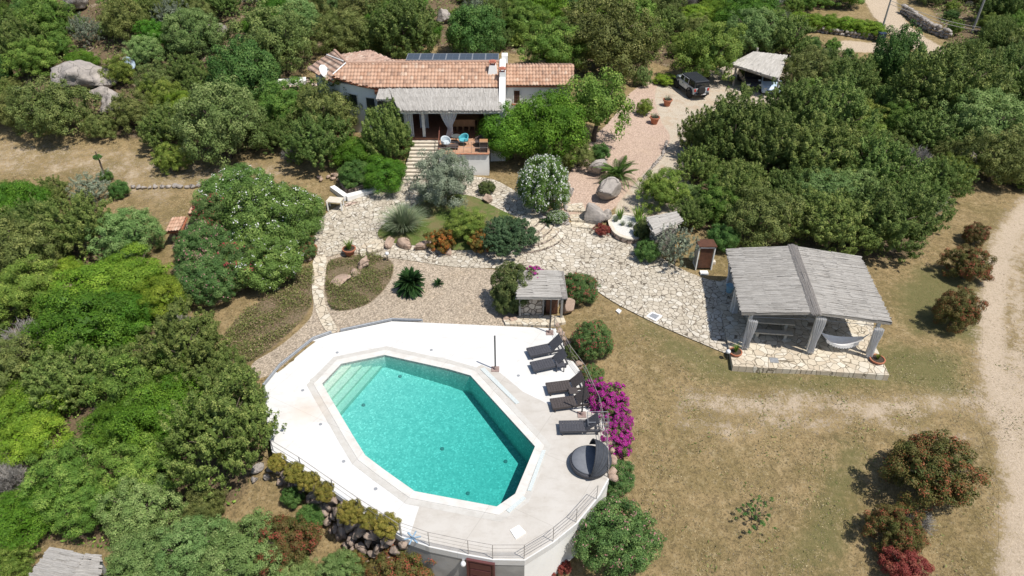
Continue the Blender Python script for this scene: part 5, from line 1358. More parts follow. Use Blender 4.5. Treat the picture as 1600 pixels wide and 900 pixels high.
# power pole and cables
g = G(1518, 52); th = thing('power_pole', 'tall thin power pole above the scrub in the upper right corner', 'power pole', tuple(g))
mb = MB(); mb.tube([g, g + Vector((.1, 0, 9))], [.14, .09], 8); mb.build('pole', WOODG, th); mb = MB(); mb.box(g + Vector((.1, 0, 8.4)), (1.4, .1, .1)); mb.build('crossarm', WOODG, th)
g2 = G(1383, 12); th2 = thing('power_cable', 'thin overhead cable crossing the upper right corner', 'cable', tuple(g))
a_ = PY(1390, 6, g.y - 2); b_ = PY(1640, 52, g.y - 2)
for dz in (0, .35):
    mb = MB(); mb.tube([a_.lerp(b_, k / 16) + Vector((-14 * (1 - k/16) * 0, 0, dz - 1.1 * math.sin(math.pi * k / 16))) for k in range(17)], .028, 5); mb.build('cable', WOODG, th2)
mb = MB(); mb.tube([a_ + Vector((0, 0, .5)), (a_.x, a_.y, H(a_.x, a_.y) - .3)], [.09, .13], 8)
tag(mb.build('cable_post', WOODG, None), 'thin wooden post carrying the cable near the upper road', 'power pole')
# ------------------------------------------------------------------ plants
def foliage_mat(name, base, alt, hi, hue=.03, val=.35, trans=.09):
    t = NT(name); at = t.attr('tint'); s_ = t.n('SeparateColor', None, Color=at.outputs['Color'])
    c = t.mix(s_.outputs[0], base, alt); c = t.mix(t.ramp(s_.outputs[1], .55, .95, 0, .9), c, hi)
    oi = t.n('ObjectInfo').outputs['Random']
    hs = t.n('HueSaturation'); t.set(hs.inputs['Color'], c)
    t.set(hs.inputs['Hue'], t.math('MULTIPLY_ADD', oi, hue, .5 - hue / 2))
    t.set(hs.inputs['Value'], t.math('MULTIPLY_ADD', t.math('FRACT', t.math('MULTIPLY', oi, 7.31)), val, 1 - val / 2))
    d = t.n('BsdfPrincipled'); t.set(d.inputs['Base Color'], hs.outputs[0]); d.inputs['Roughness'].default_value = .62; d.inputs['Specular IOR Level'].default_value = .25
    tl = t.n('BsdfTranslucent'); t.set(tl.inputs['Color'], t.mix(.5, hs.outputs[0], tuple(min(1, x * 1.6) for x in alt)))
    m = t.n('MixShader', None, Fac=trans); t.set(m.inputs[1], d.outputs[0]); t.set(m.inputs[2], tl.outputs[0])
    t.t.links.new(m.outputs[0], t.out.inputs['Surface']); return t.m
FM = dict(
 juniper=foliage_mat('juniper_leaf', (.085, .135, .026), (.145, .210, .046), (.31, .36, .10)),
 mastic=foliage_mat('mastic_leaf', (.085, .150, .020), (.15, .235, .034), (.33, .41, .08), .05),
 pine=foliage_mat('bright_leaf', (.040, .115, .007), (.078, .19, .012), (.17, .32, .030), .03),
 lime=foliage_mat('lime_leaf', (.10, .185, .012), (.17, .275, .020), (.32, .42, .045), .03),
 olive=foliage_mat('olive_brown_leaf', (.092, .125, .030), (.150, .186, .046), (.29, .31, .095), .04),
 sage=foliage_mat('sage_leaf', (.105, .180, .045), (.175, .265, .075), (.34, .43, .15), .03),
 silver=foliage_mat('silver_leaf', (.15, .185, .12), (.22, .255, .17), (.34, .37, .27), .02),
 dkgreen=foliage_mat('dark_green_leaf', (.042, .105, .020), (.08, .165, .034), (.17, .27, .065), .02),
 blue=foliage_mat('blue_green_leaf', (.040, .085, .034), (.070, .125, .050), (.14, .21, .095), .02),
 photinia=foliage_mat('photinia_leaf', (.070, .100, .020), (.145, .110, .032), (.36, .075, .048), .03, .3),
 redleaf=foliage_mat('red_leaf', (0.170, 0.035, 0.030), (0.260, 0.045, 0.035), (0.300, 0.120, 0.070), .01, .1),
 golden=foliage_mat('golden_leaf', (0.156, 0.156, 0.025), (0.244, 0.206, 0.037), (0.375, 0.275, 0.062), .03, .2),
 orange=foliage_mat('orange_leaf', (0.099, 0.110, 0.022), (0.176, 0.110, 0.022), (0.550, 0.132, 0.022), .01, .1),
 oleadark=foliage_mat('dark_oleander_leaf', (.055, .115, .030), (.10, .18, .045), (.21, .30, .09), .02),
 cycad=foliage_mat('cycad_leaf', (.018, .055, .014), (.035, .085, .020), (.08, .15, .035), .01),
 pampas=foliage_mat('pampas_leaf', (.17, .23, .12), (.26, .31, .18), (.46, .47, .33), .02),
 straw=foliage_mat('straw_blade', (.36, .28, .15), (.46, .37, .20), (.56, .47, .28), .02, .2, .05),
 boug=foliage_mat('bougainvillea_bract', (.38, .018, .24), (.55, .03, .38), (.72, .08, .52), .01, .1, .3),
 bougg=foliage_mat('creeper_leaf', (.055, .085, .022), (.09, .125, .032), (.17, .19, .06), .01, .1),
 oleander=foliage_mat('oleander_leaf', (.085, .165, .032), (.145, .25, .050), (.29, .41, .10), .02),
 white=foliage_mat('white_petal', (.72, .72, .66), (.80, .80, .76), (.85, .85, .82), 0, .05, .2),
 pinkf=foliage_mat('pink_petal', (.45, .15, .17), (.55, .25, .27), (.62, .36, .36), 0, .1, .2),
 redf=foliage_mat('red_petal', (.40, .03, .06), (.50, .06, .09), (.55, .15, .15), 0, .1, .2),
 heather=foliage_mat('heather_leaf', (.13, .14, .045), (.22, .18, .08), (.40, .28, .19), .02, .2),
 dead=foliage_mat('dead_twig', (.27, .25, .225), (.36, .34, .31), (.46, .44, .41), .0, .2, .05),
 dry=foliage_mat('dry_brush', (.17, .14, .09), (.24, .19, .13), (.32, .26, .19), .02, .2),
)
BARK = mat('bark', (.15, .115, .085), (.08, .06, .045), 9, .95, .8, .04)
BARKG = mat('grey_bark', (.27, .24, .21), (.17, .15, .13), 9, .95, .8, .04)

def leaf_mesh(name, C, N, S, asp, m, rng, tints, extra=None):
    n = len(C); a = rng.normal(size=(n, 3)); T = np.cross(N, a); T /= np.linalg.norm(T, axis=1, keepdims=True) + 1e-9
    B = np.cross(N, T); S = S[:, None]
    V = np.stack([C - T * S * .5, C + B * S * asp * .5, C + T * S * .5, C - B * S * asp * .5], 1).reshape(-1, 3)
    Fc = np.arange(n * 4).reshape(n, 4)
    me = np_mesh(name, V, Fc, [m]); at = me.attributes.new('tint', 'FLOAT_COLOR', 'POINT')
    cc = np.repeat(np.concatenate([tints, np.ones((n, 4 - tints.shape[1]))], 1), 4, 0); at.data.foreach_set('color', cc.astype(np.float32).ravel())
    return me
def unit(v): return v / (np.linalg.norm(v, axis=-1, keepdims=True) + 1e-9)
def crown(name, m, seed, Rr=2.5, Hh=4.0, nl=80, lr=(.45, .8), npl=150, ls=.12, asp=.55, style='clump', low=-.7, flat=1.0, rag=.18, zc=None, inner=.3, up=.25, holes=0.0, jit=.5):
    rng = np.random.RandomState(seed); hh = Hh * .52; zc = zc or Hh * .52
    g = (1 + 5 ** .5) / 2; i = np.arange(nl) + rng.rand(nl) * .6
    z = 1 - (1 - low) * (i / nl); th = 2 * np.pi * i / g + rng.rand(nl) * .5
    r = np.sqrt(np.clip(1 - z * z, 0, 1)); D = np.stack([r * np.cos(th), r * np.sin(th), z], 1)
    ph = rng.rand(6) * 6.28; mod = 1 + rng.normal(size=nl) * .05 + rag * (np.sin(2 * th + ph[0]) * .5 + np.sin(3 * th + ph[1] + 2 * z) * .5 + np.sin(5 * th + ph[2] + 4 * z) * .4) + rng.normal(size=nl) * rag * .45
    lrr = rng.uniform(lr[0], lr[1], nl)
    ax = np.array([Rr, Rr, hh])
    Cl = D * (ax - lrr[:, None] * .7) * mod[:, None]
    ni = int(nl * inner); ix = rng.choice(nl, ni, replace=False); Ci = D[ix] * (ax - lrr[ix][:, None]) * rng.uniform(.45, .72, ni)[:, None]
    if holes: keep = rng.rand(nl) > holes; Cl, D2, lrr2, = Cl[keep], D[keep], lrr[keep]
    else: D2, lrr2 = D, lrr
    Cl = np.concatenate([Cl, Ci]); Dl = np.concatenate([D2, D[ix]]); lrr = np.concatenate([lrr2, lrr[ix]]); nl2 = len(Cl)
    cnt = np.maximum(10, (npl * (lrr / np.mean(lr)) ** 2)).astype(int); cnt[len(D2):] = (cnt[len(D2):] * .6).astype(int)
    li = np.repeat(np.arange(nl2), cnt); n = len(li)
    d = unit(rng.normal(size=(n, 3))); d = unit(d + Dl[li] * .55 + np.array([0, 0, .25]))
    stray = rng.rand(n) < .06
    if style == 'spray':
        axd = unit(Dl[li] * .75 + np.array([0, 0, .75]) + rng.normal(size=(n, 3)) * .05)
        tt = rng.rand(n) ** .8; rad = (1 - tt) * .62 + .12
        Cc = Cl[li] + axd * (tt * lrr[li] * 1.15)[:, None] + d * (rad * lrr[li])[:, None]
        tip = tt
    else:
        rj = rng.uniform(.80, 1.06, n) ; Cc = Cl[li] + d * np.array([1, 1, flat]) * (rj * lrr[li])[:, None]
        tip = np.clip((rj - .72) / .34, 0, 1) * .6 + np.clip(d[:, 2], 0, 1) * .4
    Cc[stray] += (d * (lrr[li] * rng.uniform(.15, .55, n))[:, None])[stray]
    Cc[:, 2] += zc; Cc[:, 2] = np.maximum(Cc[:, 2], .05)
    N = unit(d * 1.25 + np.array([0, 0, up]) + rng.normal(size=(n, 3)) * jit)
    S = ls * rng.uniform(.55, 1.4, n)
    lobec = rng.rand(nl2)
    tints = np.stack([np.clip(lobec[li] * .65 + rng.rand(n) * .35, 0, 1), np.clip(rng.rand(nl2)[li] * .55 + rng.rand(n) * .55, 0, 1), rng.rand(n)], 1)
    # larger leaf masses inside every clump and inside the crown keep it opaque
    k1 = np.repeat(np.arange(nl2), 9); q = unit(rng.normal(size=(len(k1), 3))); C1 = Cl[k1] + q * (lrr[k1] * (.45 if style == 'clump' else .3))[:, None] + np.array([0, 0, zc])
    nc = 420 if holes < .25 else 10; q2 = unit(rng.normal(size=(nc, 3)) * np.array([1, 1, .9]) + np.array([0, 0, .15])); C2 = q2 * ax * rng.uniform(.42, .64, nc)[:, None] + np.array([0, 0, zc]); kc = rng.rand(nc) > holes * 2
    C2, q2 = C2[kc], q2[kc]; C2[:, 2] = np.maximum(C2[:, 2], .12)
    Cc = np.concatenate([Cc, C1, C2]); N = np.concatenate([N, q, unit(q2 + rng.normal(size=q2.shape) * .35)])
    S = np.concatenate([S, lrr[k1] * .75, np.full(len(C2), .5)]); ex_ = len(C1) + len(C2)
    tints = np.concatenate([tints, np.stack([rng.rand(ex_), rng.rand(ex_) * .5, rng.rand(ex_)], 1)])
    me = leaf_mesh(name, Cc, N, S, asp * 1.0, m, rng, tints)
    me['_'] = 0
    return me, (Cl + np.array([0, 0, zc]), lrr, Dl)
def flowers_mesh(name, m, info, seed, n=900, s=.11, topbias=.3, frac=1.0, out=1.04):
    rng = np.random.RandomState(seed); Cl, lr_, Dl = info; k = rng.rand(len(Cl)) < frac; Cl, lr_, Dl = Cl[k], lr_[k], Dl[k]
    li = rng.randint(0, len(Cl), n); d = unit(unit(rng.normal(size=(n, 3))) + Dl[li] * .9 + np.array([0, 0, topbias]))
    C = Cl[li] + d * (lr_[li] * out)[:, None]
    C = np.repeat(C, 3, 0) + rng.normal(size=(n * 3, 3)) * .045; dd = np.repeat(d, 3, 0)
    return leaf_mesh(name, C, unit(dd + rng.normal(size=dd.shape) * .5), s * rng.uniform(.6, 1.2, n * 3), .9, m, rng, rng.rand(n * 3, 3))
def trunk_mesh(name, m, seed, Hh=4.0, Rr=2.5, r0=.16, nlimb=6, fork=.25, lean=.15):
    rng = random.Random(seed); mb = MB()
    lx, ly = rng.uniform(-lean, lean), rng.uniform(-lean, lean)
    top = Vector((lx * Hh, ly * Hh, Hh * fork)); mb.tube([(0, 0, -.3), (lx * .3 * Hh, ly * .3 * Hh, Hh * fork * .5), top], [r0 * 1.25, r0, r0 * .85], 8)
    for k in range(nlimb):
        a = 2 * math.pi * (k + rng.random() * .6) / nlimb; rr_ = Rr * rng.uniform(.4, .72); zt = Hh * rng.uniform(.5, .85)
        e = Vector((math.cos(a) * rr_, math.sin(a) * rr_, zt)); m1 = top.lerp(e, .45) + Vector((rng.uniform(-.2, .2), rng.uniform(-.2, .2), .25))
        mb.tube([top - Vector((0, 0, .1)), m1, e], [r0 * .6, r0 * .38, r0 * .12], 6)
        for j in range(2):
            e2 = m1 + Vector((math.cos(a + rng.uniform(-1, 1)) * Rr * .35, math.sin(a + rng.uniform(-1, 1)) * Rr * .35, Hh * rng.uniform(.1, .3))); mb.tube([m1, e2], [r0 * .25, r0 * .08], 5)
    me_o = mb.build(name, m, None, True); me = me_o.data; bpy.data.objects.remove(me_o); return me
def twig_mesh(name, m, seed, Rr=1.5, Hh=2.0, n=170, w=.035):
    rng = np.random.RandomState(seed); V = []; Fc = []; T = []
    def rib(a, b, w0, w1):
        d = b - a; s = np.cross(d, rng.normal(size=3)); s /= np.linalg.norm(s) + 1e-9; k = len(V); s2 = np.cross(d / (np.linalg.norm(d) + 1e-9), s)
        for q in (s, s2):
            k = len(V); V.extend([a - q * w0, a + q * w0, b + q * w1, b - q * w1]); Fc.append((k, k+1, k+2, k+3)); T.extend([rng.rand()] * 4)
    for i in range(n):
        th = rng.rand() * 6.28; z = rng.rand() ** .6; rr_ = math.sqrt(max(0, 1 - z * z * .8)) * rng.uniform(.6, 1)
        e = np.array([math.cos(th) * rr_ * Rr, math.sin(th) * rr_ * Rr, Hh * (z * .85 + .12)]); a = np.array([rng.normal() * .12, rng.normal() * .12, 0.])
        mid = a * .5 + e * .5 + rng.normal(size=3) * .12 + np.array([0, 0, .12]); rib(a, mid, w * .8, w * .5); rib(mid, e, w * .5, w * .25)
        for j in range(6):
            p = mid + (e - mid) * rng.rand(); q = p + (e - a) / np.linalg.norm(e - a) * .28 + rng.normal(size=3) * .16; rib(p, q, w * .32, w * .14)
    me = np_mesh(name, np.array(V), np.array(Fc), [m]); at = me.attributes.new('tint', 'FLOAT_COLOR', 'POINT')
    T = np.array(T); at.data.foreach_set('color', np.stack([T, rng.rand(len(T)), T, T * 0 + 1], 1).astype(np.float32).ravel()); return me

# prototypes: kind -> list of (foliage mesh, trunk mesh, flower mesh or None); nominal width 5 m (R 2.5), height H
PR = {}
def proto(kind, meshes): PR.setdefault(kind, []).append(meshes)
TR = [trunk_mesh('trunk', BARK, 50 + i) for i in range(4)]
TRG = [trunk_mesh('trunk', BARKG, 60 + i, r0=.13, nlimb=7, fork=.2) for i in range(3)]
sd = 100
def cr(*a, **k):
    global sd; sd += 1; return crown('crown', *a, sd, **k)
for i in range(3):
    proto('juniper', (cr(FM['juniper'], nl=360, lr=(.24, .46), npl=95, ls=.095, asp=.5, style='spray', rag=.25, inner=.35)[0], TR[i], None))
    proto('mastic', (cr(FM['mastic'], nl=150, lr=(.30, .55), npl=200, ls=.09, asp=.6, rag=.30, flat=.8, holes=.06)[0], TR[i], None))
    proto('olivebrown', (cr(FM['olive'], nl=190, lr=(.26, .5), npl=115, ls=.11, asp=.5, rag=.28, flat=.9, holes=.06)[0], TR[i], None))
for i in range(2):
    proto('pine', (cr(FM['pine'], nl=95, lr=(.42, .8), npl=290, ls=.10, asp=.5, rag=.2, flat=.75)[0], TR[i], None))
    proto('lime', (cr(FM['lime'], nl=90, lr=(.4, .8), npl=300, ls=.10, asp=.5, rag=.22, flat=.65)[0], TR[i], None))
    proto('sage', (cr(FM['sage'], nl=210, lr=(.26, .46), npl=125, ls=.10, asp=.5, rag=.16, flat=.85)[0], TR[i + 1], None))
    proto('dkgreen', (cr(FM['dkgreen'], nl=140, lr=(.3, .6), npl=160, ls=.11, asp=.6, rag=.15)[0], TR[i + 2], None))
    proto('grey', (cr(FM['silver'], nl=150, lr=(.22, .45), npl=60, ls=.12, asp=.35, style='spray', rag=.25, holes=.15)[0], TRG[i], None))
    proto('dead', (twig_mesh('twigs', FM['dead'], 7 + i, 2.5, 3.6, 330, .05), TRG[i], None))
# garden kinds
c_, inf = cr(FM['silver'], nl=150, lr=(.28, .52), npl=150, ls=.13, asp=.36, rag=.2, holes=.08, inner=.45); proto('olivetree', (c_, trunk_mesh('trunk', BARKG, 71, 4, 2.3, .2, 9, .22), None))
c_, inf = cr(FM['mastic'], nl=85, lr=(.32, .6), npl=120, ls=.12, asp=.55, rag=.25, holes=.10, inner=.4, low=-.5, zc=2.4, Hh=3.6); proto('opentree', (c_, trunk_mesh('trunk', BARK, 72, 4.3, 2.4, .17, 9, .25), None))
for nm, fl, n_, s_, fr in (('oleander_white', 'white', 330, .09, .5), ('oleander_pink', 'pinkf', 420, .09, .6), ('oleander_red', 'redf', 700, .11, .45), ('oleander_full', 'white', 1900, .11, 1.0)):
    c_, inf = cr(FM['oleadark' if nm in ('oleander_pink', 'oleander_red') else 'oleander'], nl=230, lr=(.26, .46), npl=150, ls=.11, asp=.45, rag=.10, up=.2, inner=.5)
    C0 = inf[0] + unit(inf[2]) * 0; info2 = inf
    proto(nm, (c_, TR[0], flowers_mesh('flowers', FM[fl], info2, 9, n_, s_, .5, fr)))
for i in range(2):
    proto('photinia', (cr(FM['photinia'], nl=170, lr=(.25, .5), npl=125, ls=.12, asp=.5, rag=.2, flat=.9)[0], TR[i], None))
proto('redbush', (cr(FM['redleaf'], nl=90, lr=(.3, .55), npl=130, ls=.14, asp=.5, rag=.18)[0], TR[1], None))
for i in range(2): proto('golden', (cr(FM['golden'], nl=70, lr=(.4, .6), npl=170, ls=.17, asp=.5, rag=.09)[0], TR[i], None))
proto('trail', (cr(FM['blue'], nl=260, lr=(.3, .45), npl=110, ls=.13, asp=.35, style='spray', rag=.08, inner=.6, low=-.1, Hh=3.4, zc=1.2, up=0)[0], TR[2], None))
proto('orangebush', (cr(FM['orange'], nl=90, lr=(.3, .5), npl=110, ls=.2, asp=.5, rag=.22)[0], TR[2], None))
c_, inf = cr(FM['bougg'], nl=110, lr=(.3, .55), npl=90, ls=.16, asp=.6, rag=.2); proto('boug', (c_, TR[1], flowers_mesh('bracts', FM['boug'], inf, 5, 5200, .15, .4, .85, 1.05)))
c_, inf = cr(FM['bougg'], nl=120, lr=(.3, .5), npl=130, ls=.15, asp=.5, rag=.1); proto('hedgegreen', (c_, TR[1], None))
proto('sparse', (crown('foliage', FM['dkgreen'], 777, nl=46, lr=(.25, .6), npl=120, ls=.2, asp=.35, style='spray', rag=.5, holes=.3, inner=.1, low=-.1)[0], TR[1], None))
NAMES_X = dict(sparse=('low_plant','plant'))
for k in PR: 
    for t_ in PR[k]:
        if '_' in t_[0]: del t_[0]['_']
NAMES = dict(juniper=('juniper_tree','tree'), mastic=('mastic_tree','tree'), olivebrown=('wild_olive_tree','tree'), pine=('evergreen_tree','tree'), lime=('lime_green_tree','tree'), sage=('holm_oak_tree','tree'), dkgreen=('leafy_tree','tree'),
 grey=('grey_shrub','shrub'), dead=('dead_shrub','shrub'), olivetree=('olive_tree','tree'), opentree=('wild_olive_tree','tree'), oleander_white=('oleander_shrub','shrub'), oleander_pink=('oleander_shrub','shrub'), oleander_red=('oleander_shrub','shrub'), oleander_full=('oleander_shrub','shrub'),
 photinia=('photinia_shrub','shrub'), redbush=('red_leaved_shrub','shrub'), golden=('round_shrub','shrub'), trail=('trailing_shrub','shrub'), orangebush=('orange_shrub','shrub'), boug=('bougainvillea','shrub'), hedgegreen=('creeper','shrub'))
NAMES.update(NAMES_X)
PLANTED = []                            # x, y, radius
rp = random.Random(77); cnt_ = {}
def plant_at(kind, x, y, wm, hm, label, group=None, z=None, rot=None, nm=None, small=False):
    i = cnt_.get(kind, 0); cnt_[kind] = i + 1; fm, tm, fl = PR[kind][i % len(PR[kind])]
    z = H(x, y) if z is None else z; name, cat = NAMES[kind]
    th = thing(nm or name, label, cat, (x, y, z), group, rp.uniform(0, 6.28) if rot is None else rot)
    s = wm / 5.2; th.scale = (s * rp.uniform(.94, 1.06), s * rp.uniform(.94, 1.06), hm / 4.1)
    o = bpy.data.objects.new('crown' if 'tree' in name else ('twigs' if kind == 'dead' else 'foliage'), fm); COL.objects.link(o); o.parent = th
    if not small:
        o = bpy.data.objects.new('trunk' if 'tree' in name else 'stem', tm); COL.objects.link(o); o.parent = th
    if fl is not None: o = bpy.data.objects.new('flowers', fl); COL.objects.link(o); o.parent = th
    PLANTED.append((x, y, wm / 2)); return th
def plant(kind, px, py, wpx, label, hr=.8, group=None, nm=None, z0=None):
    """px,py = centre of the crown in the photo, wpx = its width there; hr = height/width"""
    z = 0.0
    for _ in range(20):
        u, v = (px - 800) / F, (py - 450) / F; zc_ = (HC - z) / (st + v * ct); wm = wpx * zc_ / F; hm = wm * hr * .92
        p = P(px, py, z + hm * .52); g = H(p.x, p.y) if z0 is None else z0; z = z * .3 + g * .7
        zz = z + hm * .52; t_ = (HC - zz) / (st + v * ct); 
    z = z
    p = P(px, py, z + hm * .52)
    return plant_at(kind, p.x, p.y, wm, hm, label, group, z=z, nm=nm)

